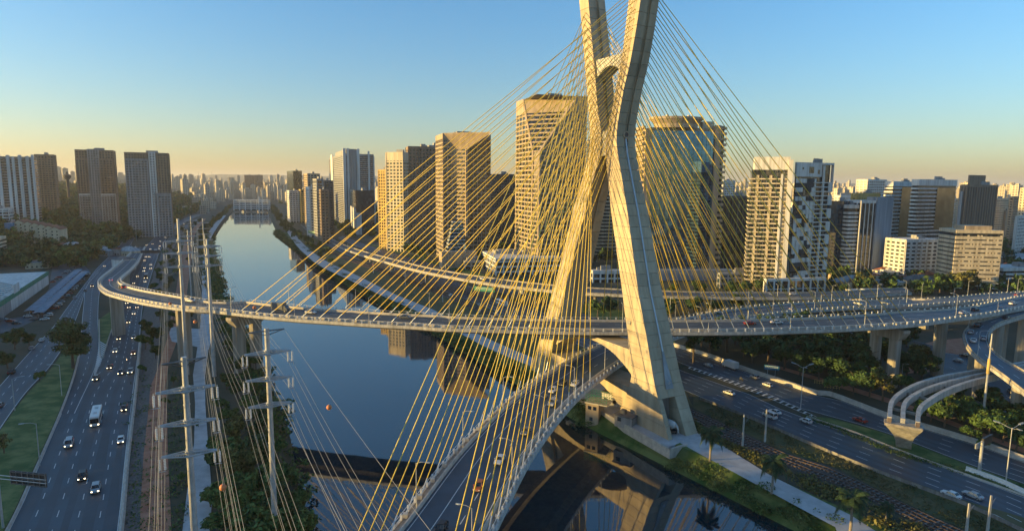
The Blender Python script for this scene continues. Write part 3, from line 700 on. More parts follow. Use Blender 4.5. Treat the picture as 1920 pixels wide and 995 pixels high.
for i in (9, 17, 26, 34, 44): pier_at(r3, i, L3_, R3_, 3.6, 3.6, round_=True)
LLx, LRx = LLe[-1], LRi[-1]
r4, L4_, R4_ = viaduct('rear_approach_viaduct', 'viaduct carrying the lower deck away behind the right approach',
   [(*proj(LLx), 13), (1760,561,14), (1860,552,15), (1931,548,15), (2060,530,16)],
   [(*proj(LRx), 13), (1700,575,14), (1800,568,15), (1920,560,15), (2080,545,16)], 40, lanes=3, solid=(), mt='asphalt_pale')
for i in (4, 13, 24, 34): pier_at(r4, i, L4_, R4_, 5, 2.5)
# elevated road along the right bank, and the one that joins it from the right
r5, L5_, R5_ = viaduct('elevated_road', 'pale elevated road running above the trees behind the bridge mast',
   [(606,438,.1),(628,451,.2),(652,462,1.5),(690,474,5),(735,486,8.5),(790,500,10),(860,513,10),(960,527,10),(1070,538,10),(1180,544,10),(1300,548,10),(1420,549,10),(1560,548,10),(1700,540,10)],
   [(600,441,.1),(622,455,.2),(645,467,1.5),(683,480,5),(728,493,8.5),(780,507,10),(850,521,10),(950,537,10),(1060,548,10),(1170,554,10),(1300,558,10),(1420,559,10),(1570,558,10),(1710,550,10)], 70, lanes=2, posts=False, edge=.8, par='concrete')
for i in range(16, 68, 6): pier_at(r5, i, L5_, R5_, 3, 1.6)
# unfinished monorail: pier, three curved beams, cross ties
mono = thing('monorail_track', 'three curved concrete monorail beams ending on a flared white pier in the median', 'monorail track', P(1695,836,0), world=True)
cz = 12.5
def beam(pts, nm='track_beam'):
    pts = cr([P(*q) for q in pts], 34); mb = MB(); sweep(mb, pts, [(-.55,-2.0),(-.55,0),(.55,0),(.55,-2.0)]); mb.build(nm, 'concrete_pale', mono); return pts
b1 = beam([(1668,781,cz),(1672,752,cz),(1692,732,cz),(1730,714,cz),(1780,701,cz),(1850,690,cz),(1930,676,cz)])
b2 = beam([(1693,784,cz),(1696,755,cz),(1716,737,cz),(1750,722,cz),(1800,708,cz),(1860,695,cz),(1930,681,cz)])
b3 = beam([(1721,790,cz),(1724,765,cz),(1742,748,cz),(1775,729,cz),(1820,713,cz),(1870,701,cz),(1930,689,cz)])
for i in (4, 10, 16, 22, 28):
    mb = MB(); a, b = b1[i], b3[i]; d = (b-a).normalized(); mb.obox((a+b)/2 - Vector((0,0,1.5)), d, Vector((-d.y, d.x, 0)), (0,0,1), (b-a).length/2, .35, .35); mb.build('cross_tie', 'concrete', mono)
pc = P(1694, 836, 0); d = (b3[0]-b1[0]); d.z = 0; hw = d.length/2 + 1.0; d.normalize(); e_ = Vector((-d.y, d.x, 0)); ctr = (b1[0]+b3[0])/2
rings = []
for z, w_, t_ in ((-.3, 1.9, 1.4), (3, 2.0, 1.4), (5.5, 2.5, 1.4), (7.5, 3.4, 1.5), (9.2, hw, 1.6), (cz-2.0, hw+.4, 1.7)):
    c_ = Vector((pc.x, pc.y, z)).lerp(Vector((ctr.x, ctr.y, z)), max(0, z)/cz); rings.append([c_ - d*w_ - e_*t_, c_ + d*w_ - e_*t_, c_ + d*w_ + e_*t_, c_ - d*w_ + e_*t_])
mb = MB(); mb.loft(rings); mb.build('pier', 'concrete_pale', mono)
mb = MB(); mb.obox(ctr - Vector((0,0,cz-(cz-1.7))), d, e_, (0,0,1), hw+.1, 1.5, .35); mb.build('bearing_shelf', 'concrete', mono)
for bb in (b1, b3):
    mb = MB(); mb.obox(bb[0] + Vector((0,0,-1.0)) - e_*.7, d, e_, (0,0,1), .5, .1, .9); mb.build('end_plate', 'w_brown', mono)
for i in (17, 31):
    c_ = b2[i]; mb = MB(); mb.loft([[ (c_.x+x*w_, c_.y+y*w_, z) for x, y in ((-1,-.5),(1,-.5),(1,.5),(-1,.5))] for z, w_ in ((-.3,1.6),(8.5,1.6),(cz-2, 4.2))]); mb.build('pier', 'concrete_pale', mono)
# ------------------------------------------------------------------ buildings
def solve_len(C_, d, px, guess=30):
    lo_, hi = 1.0, 400.0; f0 = proj(C_)[0]; s = 1 if px > f0 else -1
    if (proj(C_ + d*hi)[0] - px) * s < 0: return guess
    for _ in range(40):
        m_ = (lo_+hi)/2
        if (proj(C_ + d*m_)[0] - px) * s < 0: lo_ = m_
        else: hi = m_
    return (lo_+hi)/2
def height_at(C_, py):
    lo_, hi = 0.5, 400.0
    for _ in range(40):
        m_ = (lo_+hi)/2
        if proj(C_ + Vector((0, 0, m_)))[1] > py: lo_ = m_
        else: hi = m_
    return lo_
def base_pt(px, D):
    """point on the land D metres ahead seen in column px"""
    q = PY(px, 420, D); return Vector((q.x, D, H(q.x, D)))
class Bd:
    """rectangular building: near corner C, yaw of its right hand face, sizes a (right face) and b (left face), height h"""
    def __init__(s, name, label, cat, xl, xc, xr, D, ytop, yaw=25, dl=22, dr=22, group=None, px_y=None):
        s.C = base_pt(xc, D) if D > 0 else None
        if px_y: s.C = P(xc, px_y, 0)
        y = R(yaw); ex = Vector((math.cos(y), math.sin(y), 0)); ey = Vector((-math.sin(y), math.cos(y), 0))
        s.a = solve_len(s.C, ex, xr, dr) if xr > xc + .5 else dr
        s.b = solve_len(s.C, ey, xl, dl) if xl < xc - .5 else dl
        s.h = height_at(s.C, ytop); s.C.z -= 1.0; s.h += 1.0
        s.root = thing(name, label, cat, s.C, y, group)
    def part(s, mb, name, m, **k): return mb.build(name, m, s.root, **k)
    def core(s, m, name='wall', z1=None, e=0.0):
        mb = MB(); mb.box(-e, -e, 0, s.a+e, s.b+e, z1 or s.h-.4); return s.part(mb, name, m)
    def roof(s, m='roof', units=3, seed=1):
        r = random.Random(seed); mb = MB(); mb.box(.5, .5, s.h-.5, s.a-.5, s.b-.5, s.h-.15); s.part(mb, 'roof', m)
        mb = MB()
        for k in range(units):
            w_, d_ = s.a*r.uniform(.15, .3), s.b*r.uniform(.15, .3); x, y = r.uniform(.1, .6)*s.a, r.uniform(.15, .6)*s.b
            mb.box(x, y, s.h-.3, x+w_, y+d_, s.h+r.uniform(1.5, 4.5))
        s.part(mb, 'rooftop_unit', 'w_grey', kind='stuff')
    def facade(s, m, fl=3.6, band=1.5, e=.35, pier=0, pw=.9, top=2.5, z0=4.0, ground=True, name='facade', x0=0, x1=None, y0=0, y1=None, zt=None, base=4.2):
        """spandrel bands (and piers) standing proud of the glazing: window openings with real depth"""
        x1 = s.a if x1 is None else x1; y1 = s.b if y1 is None else y1; zt = zt or s.h; mb = MB(); z = z0
        while z < zt - top - band: mb.box(x0-e, y0-e, z, x1+e, y1+e, z+band); z += fl
        if top: mb.box(x0-e-.02, y0-e-.02, zt-top, x1+e+.02, y1+e+.02, zt)
        if pier:
            q = e - .06
            for (L_, ax) in ((x1-x0, 0), (y1-y0, 1)):
                n_ = max(1, round(L_/pier))
                for k in range(n_+1):
                    c = L_*k/n_
                    if ax == 0:
                        for yy_ in (y0, y1): mb.box(x0+c-pw/2, yy_-q if yy_ == y0 else yy_-.3, 0, x0+c+pw/2, yy_+.3 if yy_ == y0 else yy_+q, zt-.4)
                    else:
                        for xx in (x0, x1): mb.box(xx-q if xx == x0 else xx-.3, y0+c-pw/2, 0, xx+.3 if xx == x0 else xx+q, y0+c+pw/2, zt-.4)
        return s.part(mb, name, m)
    def panel(s, x0, y0, x1, y1, z0, z1, m, name): mb = MB(); mb.box(x0, y0, z0, x1, y1, z1); return s.part(mb, name, m)
def simple(name, label, xl, xc, xr, D, ytop, yaw, wm='w_white', gm='glass_dark', fl=3.4, band=1.6, pier=0, pw=.9, e=.35, top=2.5, units=2, cat='building', px_y=None, dl=20, dr=20, seed=1, group=None):
    b = Bd(name, label, cat, xl, xc, xr, D, ytop, yaw, dl, dr, px_y=px_y, group=group)
    b.core(gm, 'glazing'); b.facade(wm, fl, band, e, pier, pw, top); b.roof(units=units, seed=seed); return b
# --- the bevelled granite twin towers: the near corner is cut by a facet that widens upwards
def bevelled(label, xl, xc, xr, py, ytop, yknee, yaw, cb, ct, dark, rec):
    b = Bd('office_tower', label, 'office tower', xl, xc, xr, 0, ytop, yaw, px_y=py)
    hk = height_at(b.C, yknee) + 1; cb = (cb[0]*b.a, cb[1]*b.b); ct = (ct[0]*b.a, ct[1]*b.b)
    def cut(z): f = max(0, (z-hk)/(b.h-hk)); return cb[0] + (ct[0]-cb[0])*f, cb[1] + (ct[1]-cb[1])*f
    def poly(z, e=0):
        cx_, cy_ = cut(z); return [(cx_, -e, z), (b.a+e, -e, z), (b.a+e, b.b+e, z), (-e, b.b+e, z), (-e, cy_, z)]
    mb = MB(); mb.loft([poly(z) for z in (0, hk, b.h-11)]); b.part(mb, 'glazing', 'glass_dark')
    mb = MB(); z = 5
    while z < b.h - 14: mb.loft([poly(z, .55), poly(z+1.35, .55)]); z += 3.9
    mb.loft([poly(b.h-13, .42), poly(b.h, .42)])
    b.part(mb, 'facade', 'w_granite')
    mb = MB()                                           # piers with punched windows on the two main faces
    def pier_y(y0, w_): 
        mb.box(-.36, y0, 0, .3, y0+w_, b.h-12.5)
    n_ = 6
    for k in range(n_): 
        y0 = b.b*(1-k/n_) - 1.2
        zt = b.h-12.5 if y0 > cut(b.h)[1] else hk + (b.h-hk)*max(0, (y0-cb[1]))/(ct[1]-cb[1])
        mb.box(-.36, y0, 0, .3, y0+1.2, zt-.5)
    n_ = 9
    for k in range(n_):
        x0 = b.a*(1-k/n_) - 1.2
        zt = b.h-12.5 if x0 > cut(b.h)[0] else hk + (b.h-hk)*max(0, (x0-cb[0]))/(ct[0]-cb[0])
        if zt > 8: mb.box(x0, -.36, 0, x0+1.2, .3, zt-.5)
    b.part(mb, 'pier', 'w_granite')
    mb = MB()                                           # raised rims along the slanting edges of the facet
    for i, (p0, p1) in enumerate((((0, cb[1]), (0, ct[1])), ((cb[0], 0), (ct[0], 0)))):
        q = [Vector((p0[0], p0[1], 0)), Vector((p0[0], p0[1], hk)), Vector((p1[0], p1[1], b.h-.5))]; mb.tube(q, 1.2, 4)
    b.part(mb, 'rim', 'w_tan')
    b.roof(units=3, seed=5); return b
bevelled('tallest tan granite tower, its facet widening to a flat top, behind the left stays', 966, 1001, 1093, 511, 176, 288, 17, (.07, .12), (.80, .66), 1, 1)
b = Bd('office_tower', 'shorter granite tower with a V-shaped cap over its bay, left of the tallest one', 'office tower', 819, 832, 918, 0, 250, 17, px_y=490)
b.core('glass_dark', 'glazing'); b.facade('w_granite', 3.9, 1.4, .5, 4.2, 1.1, 5)
kz = height_at(b.C, 279); x0_, x1_ = b.a*.20, b.a*.46; pp = (x1_-x0_)*.8
def bay(z, u0, u1, pr, e=0): return [(u0-e, .2, z), (u1+e, -pr-e, z), (u1+e, .2, z)]
mb = MB(); mb.loft([bay(26, x0_, x1_, pp), bay(kz, x0_, x1_, pp)]); b.part(mb, 'bay_glazing', 'glass_dark'); mb = MB(); z = 27
while z < kz-1: mb.loft([bay(z, x0_, x1_, pp, .3), bay(z+1.7, x0_, x1_, pp, .3)]); z += 3.7
mb.box(x1_-1.6, -pp-.5, 26, x1_+.5, .2, kz); b.part(mb, 'bay_band', 'w_tan')
mb = MB(); mb.loft([bay(kz-.3, x0_, x1_, pp, .4), bay(b.h-.8, -.3, b.a*.84, b.a*.62, .1), bay(b.h+.3, -.3, b.a*.84, b.a*.62, .1)]); b.part(mb, 'crown_wedge', 'w_granite')
b.roof(units=3, seed=5)
# glass atrium at its foot
at = thing('glass_atrium', 'sloping white glass atrium at the foot of the shorter granite tower', 'atrium', P(837, 469, 15), R(17)); mb = MB(); mb.box(-6, -10, -16, 26, 3.8, -.6); mb.build('podium', 'w_granite', at)
mb = MB(); w_ = 17
for k in range(8):
    z = k*3.2; i0 = k*.75; mb.box(i0, -6+i0*.9, z, w_-i0*.4, 4, z+2.75)
mb.build('glass_tier', 'glass_mirror', at); mb = MB()
for k in range(9): z = k*3.2-.4; i0 = max(0, k*.75-.2); mb.box(i0-.3, -6.4+i0*.9, z, w_-i0*.4+.3, 4.3, z+.5)
mb.build('frame', 'w_white', at)
# --- mirror glass tower with curved front, concrete flanks and round roof deck
def glass_tower():
    b = Bd('glass_tower', 'mirror glass office tower with round roof deck, right of the bridge mast', 'office tower', 1196, 1197, 1346, 0, 226, 5, dl=34, px_y=521)
    a, d, h = b.a, 24, b.h
    def front(e=0, z=0, m_=5, x0=0, x1=1):
        n_ = 14; return [(a*(x0+(x1-x0)*k/n_), -m_*math.sin(math.pi*(x0+(x1-x0)*k/n_)) - e, z) for k in range(n_+1)]
    fx = front(0, 0, 5, .10, .86)
    def ring(z, e=0): return [(x, y-e, z) for x, y, _ in fx] + [(a*.86, d, z), (a*.10, d, z)]
    zt = h - 8
    mb = MB(); mb.loft([ring(4), ring(zt)]); b.part(mb, 'curtain_wall', 'glass_mirror')
    mb = MB(); z = 8
    while z < zt: mb.loft([[(x, y-.12, z), (x, y+.1, z), (x, y+.1, z+.16), (x, y-.12, z+.16)] for x, y, _ in fx]); z += 4.0
    for x, y, _ in fx[1:-1]: mb.box(x-.07, y-.14, 4, x+.07, y+.1, zt)
    b.part(mb, 'mullion', 'glass_dark')
    mb = MB(); mb.box(a*.02, -1.6, 0, a*.10, d, h-6); mb.box(a*.86, -3.6, 0, a*.925, d, h-3.0); mb.box(a*.10, 1, zt, a*.86, d-1, h-5)
    b.part(mb, 'concrete_flank', 'w_granite')
    mb = MB(); mb.box(a*.925, -1.0, 0, a*.98, d, h-3.2); b.part(mb, 'dark_recess', 'glass_dark')
    mb = MB(); z = 4
    while z < h-6: mb.box(a*.92, -3.2, z, a*1.0, d-.5, z+2.1); mb.box(-a*.012, -.9, z, a*.022, d-.5, z+2.1); z += 4.3
    b.part(mb, 'side_balcony', 'w_granite', kind='stuff')
    mb = MB(); cxx, cyy, rr = a*.42, 6, a*.33
    circ = lambda r_, z: [(cxx + r_*math.cos(k*math.pi/16), cyy + r_*.62*math.sin(k*math.pi/16), z) for k in range(32)]
    mb.loft([circ(rr*.8, h-5.2), circ(rr*.8, h-2), circ(rr*.97, h+1.2), circ(rr, h+1.4), circ(rr, h+3.2), circ(rr*.96, h+3.2), circ(rr*.96, h+2.6)])
    b.part(mb, 'roof_deck', 'w_tan')
    mb = MB(); 
    for k in range(9): mb.box(cxx-rr*.7+k*rr*.16, cyy-2, h+2.5, cxx-rr*.7+k*rr*.16+1.5, cyy+1, h+3.2+(k*37%5)*.55)
    mb.box(a*.74, 4, h-5, a*.88, 12, h+.5); b.part(mb, 'rooftop_unit', 'w_cream', kind='stuff')
    mb = MB(); mb.box(-4, -14, 0, a+8, -2, 9); b.part(mb, 'podium', 'w_blue')
glass_tower()
# --- pale residential pair with stacked balconies
def balcony_block():
    b = Bd('apartment_tower', 'cream apartment tower of stacked balconies, sunlit, right of the mirror glass tower', 'apartment tower', 1397, 1466, 1478, 0, 294, 72, px_y=546)
    b.core('glass_dark', 'glazing', b.h-9); mb = MB(); z = 5
    while z < b.h-14: mb.box(-1.5, -.8, z, b.a+.3, b.b+1.0, z+.9); mb.box(-.2, -.3, z+.9, b.a+.1, b.b*.2, z+3.1); mb.box(-.3, b.b*.45, z+.9, 1, b.b*.52, z+3.1);  mb.box(-.3, b.b*.8, z+.9, 1, b.b*.86, z+3.1); z += 3.15
    b.part(mb, 'balcony_slab', 'w_cream')
    mb = MB(); mb.box(0, 0, b.h-13.5, b.a, b.b*.93, b.h); b.part(mb, 'penthouse', 'w_white')
    mb = MB(); mb.box(-2.0, -1.8, 0, .6, 1.2, b.h-2); mb.box(-2.0, 4.2, 0, -.6, 5.6, b.h-12); b.part(mb, 'corner_pier', 'w_white')
    mb = MB(); z = 6
    while z < b.h-14:
        for k in range(7): mb.box(-1.55, b.b*(.06+.135*k), z-.1, -1.45, b.b*(.06+.135*k)+.12, z+1.9)
        z += 3.15
    b.part(mb, 'balcony_rail', 'galv', kind='stuff')
    c = Bd('apartment_tower', 'white and charcoal checkered apartment tower with projecting balcony frames, shaded side to us', 'apartment tower', 1477, 1478, 1540, 0, 304, 25, dl=16, px_y=546)
    c.core('glass_dark', 'glazing'); r = random.Random(3); mw, mg, ms = MB(), MB(), MB(); nx = 9; fl = 3.15; nf = int((c.h-16)/fl)
    for i in range(nf):
        z = 6 + i*fl; k = 0
        while k < 5:
            n_ = r.choice((1, 1, 2)); tgt = mw if r.random() < .62 else mg; x0 = c.a*k/nx; x1 = c.a*min(5, k+n_)/nx
            if r.random() < .86: tgt.box(x0+.05, -.35 if r.random() < .8 else -1.1, z, x1-.45, .2, z+fl-.08)
            k += n_
        ms.box(c.a*.52, -1.8, z, c.a+1.6, 2, z+.7); ms.box(c.a*.52, -.2, z+.7, c.a*.6, .3, z+fl)
        if i % 3 == 0: ms.box(c.a*.93, -1.9, z, c.a+1.7, -1.2, z+fl*2)
    mw.box(-.02, -.4, c.h-10, c.a*.74, c.b+.4, c.h); mw.box(c.a*.74, -1.9, c.h-1.4, c.a+1.7, c.b, c.h+.05); mw.box(c.a+1.0, -1.9, c.h-14, c.a+1.7, 0, c.h-1.4); mw.box(c.a*.76, -1.5, 6, c.a*.80, -.4, c.h-2)
    c.part(mw, 'white_panel', 'w_white', kind='stuff'); c.part(mg, 'charcoal_panel', 'w_dark', kind='stuff'); c.part(ms, 'balcony_slab', 'w_white')
    for u0, v0, u1, v1 in ((.36, 7.5, .50, 3), (.16, 5, .2, 3.4), (.62, 8, .68, 5)): c.panel(c.a*u0, -.5, c.a*u1, -.38, c.h-v0, c.h-v1, 'glass_dark', 'window')
    c.roof()
    p = Bd('podium_building', 'low white podium with tall columns at the foot of the balcony towers', 'podium', 1432, 1436, 1545, 0, 523, 12, dl=8, px_y=551)
    p.core('glass_dark', 'glazing', p.h-1.5); p.facade('w_white', 20, .5, .5, 6, 1.2, 1.8)
balcony_block()
# --- left-centre group
def finned():
    b = Bd('apartment_tower', 'tall white tower with vertical fins, the tallest left of the stays', 'apartment tower', 621, 648, 703, 1064, 288, 22)
    b.core('glass_dark', 'glazing'); b.facade('w_grey', 3.3, 1.5, .25, 0, top=2); a, bb, h = b.a, b.b, b.h
    def fin(x0, y0, x1, y1, z, nm='fin'): b.panel(x0, y0, x1, y1, 0, z, 'w_white', nm)
    fin(-1.6, -1.2, 3.0, 1.6, h+9); fin(-1.4, bb*.72, .4, bb*.86, h+5); fin(-1, bb-.5, .6, bb+1.0, h-2)
    fin(a*.10, -1.0, a*.17, 1, h+9); fin(a*.42, -1.4, a*.52, 1, h+8.5); fin(a*.80, -1.3, a*.86, 1, h+5); fin(a-.6, -.9, a+1.2, 3, h-3)
    m_ = MB(); n_ = 8; m_.loft([[(a*.295 + a*.11*math.cos(k*math.pi/n_), -.2 - 2.6*math.sin(k*math.pi/n_), z) for k in range(n_+1)] for z in (0, h+6)], closed=False); b.part(m_, 'curved_bay', 'w_grey')
    m_ = MB(); m_.box(a*.08, 2, h, a*.5, bb*.7, h+8); b.part(m_, 'rooftop_unit', 'w_grey')
finned()
b = simple('glass_tower', 'short dark glass tower in front of the white finned tower', 657, 668, 703, 900, 357, 18, 'glass_blue', 'glass_blue', 4, .5, pier=4, pw=.25, e=.12)
b.panel(-.6, -.3, -.2, b.b*.9, 0, b.h*.6, 'w_white', 'lit_part_panel'); b.panel(0, -.6, b.a*.3, -.2, 0, b.h*.5, 'w_white', 'lit_part_panel')  # white panels stand in for the lit lower left of the glass
b = simple('apartment_tower', 'gold sunlit tower with square windows, left neighbour of the cream grid tower', 712, 728, 733, 705, 318, 66, 'w_yellow', 'glass_dark', 3.4, 1.4, pier=3.4, pw=1.2)
b = Bd('office_tower', 'cream tower with a grid of square windows beside a dark green glass strip', 'office tower', 727, 757, 768, 680, 285, 66)
b.core('glass_green', 'glazing'); b.facade('w_cream', 3.6, 1.5, .45, 4.2, 1.5, 9); b.roof()
b = Bd('office_tower', 'grey stone tower with small green windows right of the cream grid tower', 'office tower', 764, 768, 818, 690, 274, 16, dl=24)
b.core('glass_green', 'glazing'); b.facade('w_taupe', 3.6, 1.9, .35, 3.9, 2.0, 3); b.roof(units=2)
b = Bd('office_tower', 'narrow dark tower wedged against the left side of the shorter granite tower', 'office tower', 800, 806, 826, 720, 272, 20)
b.core('glass_dark', 'glazing'); b.facade('w_grey', 3.6, .7, .2, 4, .4, 2); b.roof()
simple('apartment_tower', 'reddish brown tower seen between the two granite towers', 916, 930, 964, 720, 326, 24, 'w_brown', 'glass_dark', 3.3, 1.5, pier=3.5, pw=1.1)
# round hall with dark dome
c_ = P(790, 466, 0); hall = thing('domed_hall', 'low round hall with dark dome and white ring beside the cream grid tower', 'hall', c_)
circ = lambda r_, z: [(r_*math.cos(k*math.pi/18), r_*.8*math.sin(k*math.pi/18)+20, z) for k in range(36)]
mb = MB(); mb.loft([circ(27, 0), circ(27, 9)]); mb.build('wall', 'w_grey', hall)
mb = MB(); mb.loft([circ(29, 9), circ(30, 9.4), circ(30, 13.5), circ(28, 13.5)]); mb.build('ring', 'w_white', hall)
mb = MB(); mb.loft([circ(28*math.cos(a)+.1, 13.4 + 13*math.sin(a)) for a in np.linspace(0, 1.5, 8)]); mb.build('dome', 'w_dark', hall, smooth=True)
# low white colonnaded complex behind the stays
def lowb(name, label, xl, xc, xr, py, ytop, yaw, wm='w_white', gm='glass_dark', fl=4.2, band=1.2, pier=6, pw=1.2, **k):
    b = Bd(name, label, 'building', xl, xc, xr, 0, ytop, yaw, px_y=py, **k); b.core(gm, 'glazing'); b.facade(wm, fl, band, .5, pier, pw, 1.4, 3.6); b.roof('roof_metal', 4, seed=int(xl)); return b
lowb('mall_building', 'low pale colonnaded building under the stays at the foot of the tallest granite tower', 905, 930, 1052, 517, 484, 14)
lowb('mall_building', 'low white building glimpsed between the legs of the mast', 1108, 1112, 1165, 530, 507, 8, dl=20)
lowb('office_building', 'low building behind the stays left of the colonnaded building', 868, 872, 905, 505, 490, 10, 'w_grey', dl=18)
simple('office_tower', 'granite tower with lit floor bands seen between the legs of the mast', 1096, 1100, 1168, 640, 262, 8, 'w_cream', 'glass_dark', 3.6, 1.7, top=4, dl=24)
lowb('office_building', 'glass fronted low block behind the stays right of the mast', 1345, 1350, 1432, 540, 512, 6, 'w_grey', 'glass_blue', dl=18)
# --- right-hand group
def striped(label, xl, xc, xr, D, ytop, yaw, wm, gm, pw, gap, proud=.6, name='office_tower', py=None, dl=20):
    b = Bd(name, label, 'office tower', xl, xc, xr, D, ytop, yaw, dl=dl, px_y=py); b.core(gm, 'glazing'); mb = MB()
    n_ = max(2, round(b.a/gap))
    for k in range(n_+1): mb.box(b.a*k/n_-pw/2, -proud, 0, b.a*k/n_+pw/2, .2, b.h-1)
    n_ = max(2, round(b.b/gap))
    for k in range(n_+1): mb.box(-proud, b.b*k/n_-pw/2, 0, .2, b.b*k/n_+pw/2, b.h-1)
    mb.box(-proud-.03, -proud-.03, b.h-2.2, b.a+.2, b.b+.2, b.h); b.part(mb, 'facade', wm); b.roof(); return b
striped('dark brown tower with vertical ribs between the mirror glass tower and the balcony towers', 1344, 1350, 1397, 560, 367, 10, 'w_brown', 'glass_dark', 1.0, 5)
simple('glass_tower', 'dark blue glass tower right behind the checkered balcony tower', 1538, 1553, 1590, 520, 377, 20, 'glass_blue', 'glass_blue', 3.8, .4, pier=5, pw=.2, e=.1, top=1)
simple('office_tower', 'white banded narrow tower left of the blue-grey blank tower', 1585, 1589, 1604, 520, 384, 12, 'w_white', 'glass_dark', 3.3, 1.9, top=3)
b = simple('apartment_tower', 'grey tower with gold sunlit crown behind the white banded narrow tower', 1588, 1602, 1638, 620, 362, 30, 'w_yellow', 'glass_dark', 3.4, 2.0, pier=4, pw=2.5)
simple('apartment_tower', 'bright white tower top catching the sun behind the grey gold-crowned tower', 1597, 1620, 1652, 800, 336, 35, 'w_white', 'glass_dark', 3.3, 1.5, pier=5, pw=1.4)
b = striped('blue-grey tower with blank right wall and white vertical stripes on its left half', 1604, 1612, 1662, 520, 376, 14, 'w_white', 'glass_dark', .8, 4.0, .5)
b.panel(b.a*.45, -1.2, b.a*.98, 1, 0, b.h+3, 'w_blue', 'blank_wall')
b = simple('office_tower', 'left of two tall towers banded in white and dark glass at the right', 1648, 1668, 1708, 640, 340, 24, 'w_white', 'glass_dark', 3.7, 1.7, top=5, e=.6)
b.panel(b.a*.35, -.8, b.a*.98, -.5, 6, b.h-6, 'glass_amber', 'amber_glazing')
b = simple('office_tower', 'right of two tall white and dark banded towers, amber glass on its right half', 1697, 1716, 1778, 600, 336, 24, 'w_white', 'glass_dark', 3.7, 1.5, top=6, e=.6)
b.panel(b.a*.48, -.85, b.a*.98, -.5, b.h*.42, b.h-8, 'glass_amber', 'amber_glazing')
simple('apartment_block', 'small white apartment block in front of the two banded towers', 1697, 1702, 1752, 500, 449, 12, 'w_white', 'glass_dark', 3.1, 1.7, pier=5, pw=1.8)
b = striped('tall dark brown stepped tower standing behind the white sunlit slab', 1786, 1806, 1853, 560, 346, 24, 'w_taupe', 'w_brown', 1.6, 3.6, .5)
b.panel(b.a*.14, 2, b.a*.66, b.b*.7, b.h-1, b.h+8.5, 'w_taupe', 'stair_tower'); b.panel(-2, 2, 1, b.b*.9, 0, b.h-6, 'w_grey', 'side_wing')
b = Bd('apartment_block', 'white slab block with rows of windows, sunlit front, at the right edge', 'apartment block', 1783, 1868, 1893, 0, 432, 84, px_y=545)
b.core('glass_dark', 'glazing'); b.facade('w_cream', 3.15, 2.25, .3, 0, top=2.4)
mb = MB(); r = random.Random(8); z = 4
while z < b.h-3:
    for k in range(14):
        if r.random() < .4: mb.box(-.26, b.b*(k/14), z+2.2, .1, b.b*((k+.55)/14), z+3.2)
    z += 3.15
b.part(mb, 'wall_panel', 'w_cream', kind='stuff'); b.roof(units=0); b.panel(1, b.b*.22, b.a*.7, b.b*.8, b.h-.2, b.h+3.0, 'w_tan', 'penthouse'); b.panel(-.3, -.6, b.a+.4, -.28, 0, b.h-.3, 'w_grey', 'shaded_end_wall')  # end wall painted grey: the shade of that side is in its colour
b = simple('apartment_block', 'blank grey end wall block attached left of the white sunlit slab', 1757, 1779, 1792, 0, 441, 30, 'w_grey', 'w_blue', 3.2, 2.6, top=3, px_y=532)
simple('apartment_block', 'low white banded block beyond the white sunlit slab at the right edge', 1886, 1890, 1960, 470, 502, 8, 'w_white', 'glass_dark', 3.2, 1.7)
for k, (xl, xc, xr, D, yt, lab, wm) in enumerate([
    (1849, 1862, 1884, 900, 372, 'cream tower with dark centre strip right of the dark stepped tower', 'w_cream'),
    (1884, 1895, 1912, 860, 368, 'pale gold tower second from the right edge on the skyline', 'w_tan'),
    (1902, 1918, 1945, 800, 352, 'tall pale gold tower cut by the right edge of the photo', 'w_cream'),
    (1898, 1906, 1938, 650, 405, 'white stepped block low at the right edge', 'w_white'),
    (1344, 1352, 1372, 900, 338, 'pale tower peeping out right of the mirror glass tower', 'w_white'),
    (1560, 1572, 1590, 1000, 366, 'white block on the skyline between checkered tower and white banded tower', 'w_white'),
    (1769, 1778, 1792, 1000, 372, 'slim cream tower between the amber glass tower and the dark stepped tower', 'w_cream')]):
    simple('apartment_tower', lab, xl, xc, xr, D, yt, 34, wm, 'glass_dark', 3.4, 1.8, pier=4, pw=1.6, seed=k)
# --- far centre, upstream
for args in [
    ('dark slab tower, left one of the far pair by the river bend', 460, 463, 477, 2800, 328, 'w_brown'),
    ('dark slab tower, right one of the far pair by the river bend', 478, 481, 494, 2800, 328, 'w_brown'),
    ('white block low on the far bank beside the gold block', 540, 545, 566, 1150, 357, 'w_white'),
    ('gold lit block next to the white block on the far bank', 563, 566, 577, 1150, 355, 'w_yellow'),
    ('pale frame-topped tower left of the white finned tower', 573, 580, 602, 1000, 325, 'w_tan'),
    ('slim white and blue tower second left of the finned tower', 577, 583, 597, 850, 350, 'w_white'),
    ('ribbed grey tower with lit right side close left of the finned tower', 590, 597, 608, 820, 335, 'w_grey'),
    ('brown tower partly behind the finned tower', 604, 612, 626, 900, 338, 'w_brown'),
    ('grey block at the waterside in front of the ribbed grey tower', 598, 604, 618, 760, 355, 'w_taupe'),
    ('pale gold tower standing alone over the far city, left of the dark pair', 431, 434, 441, 2900, 333, 'w_cream'),
    ('tan block close right of the far dark pair', 496, 500, 509, 2600, 342, 'w_tan')]:
    lab, xl, xc, xr, D, yt, wm = args
    simple('tower_block', lab, xl, xc, xr, D, yt, 30, wm, 'glass_dark', 3.6, 1.8, pier=5, pw=1.8, units=1)
simple('glass_tower', 'dark green glass twin slab above the white block on the far bank', 541, 553, 569, 1250, 320, 30, 'glass_green', 'glass_dark', 4, .8, e=.1)
b = Bd('bridge_building', 'long low white building across the river bend', 'building', 438, 440, 503, 1640, 374, 3, dl=14); b.C.z = 0
b.core('glass_dark', 'glazing'); b.facade('w_white', 4.5, 2.3, .4, 16, 2, 3); b.panel(b.a*.72, -1, b.a*.75, 2, 0, b.h+9, 'w_white', 'mast')
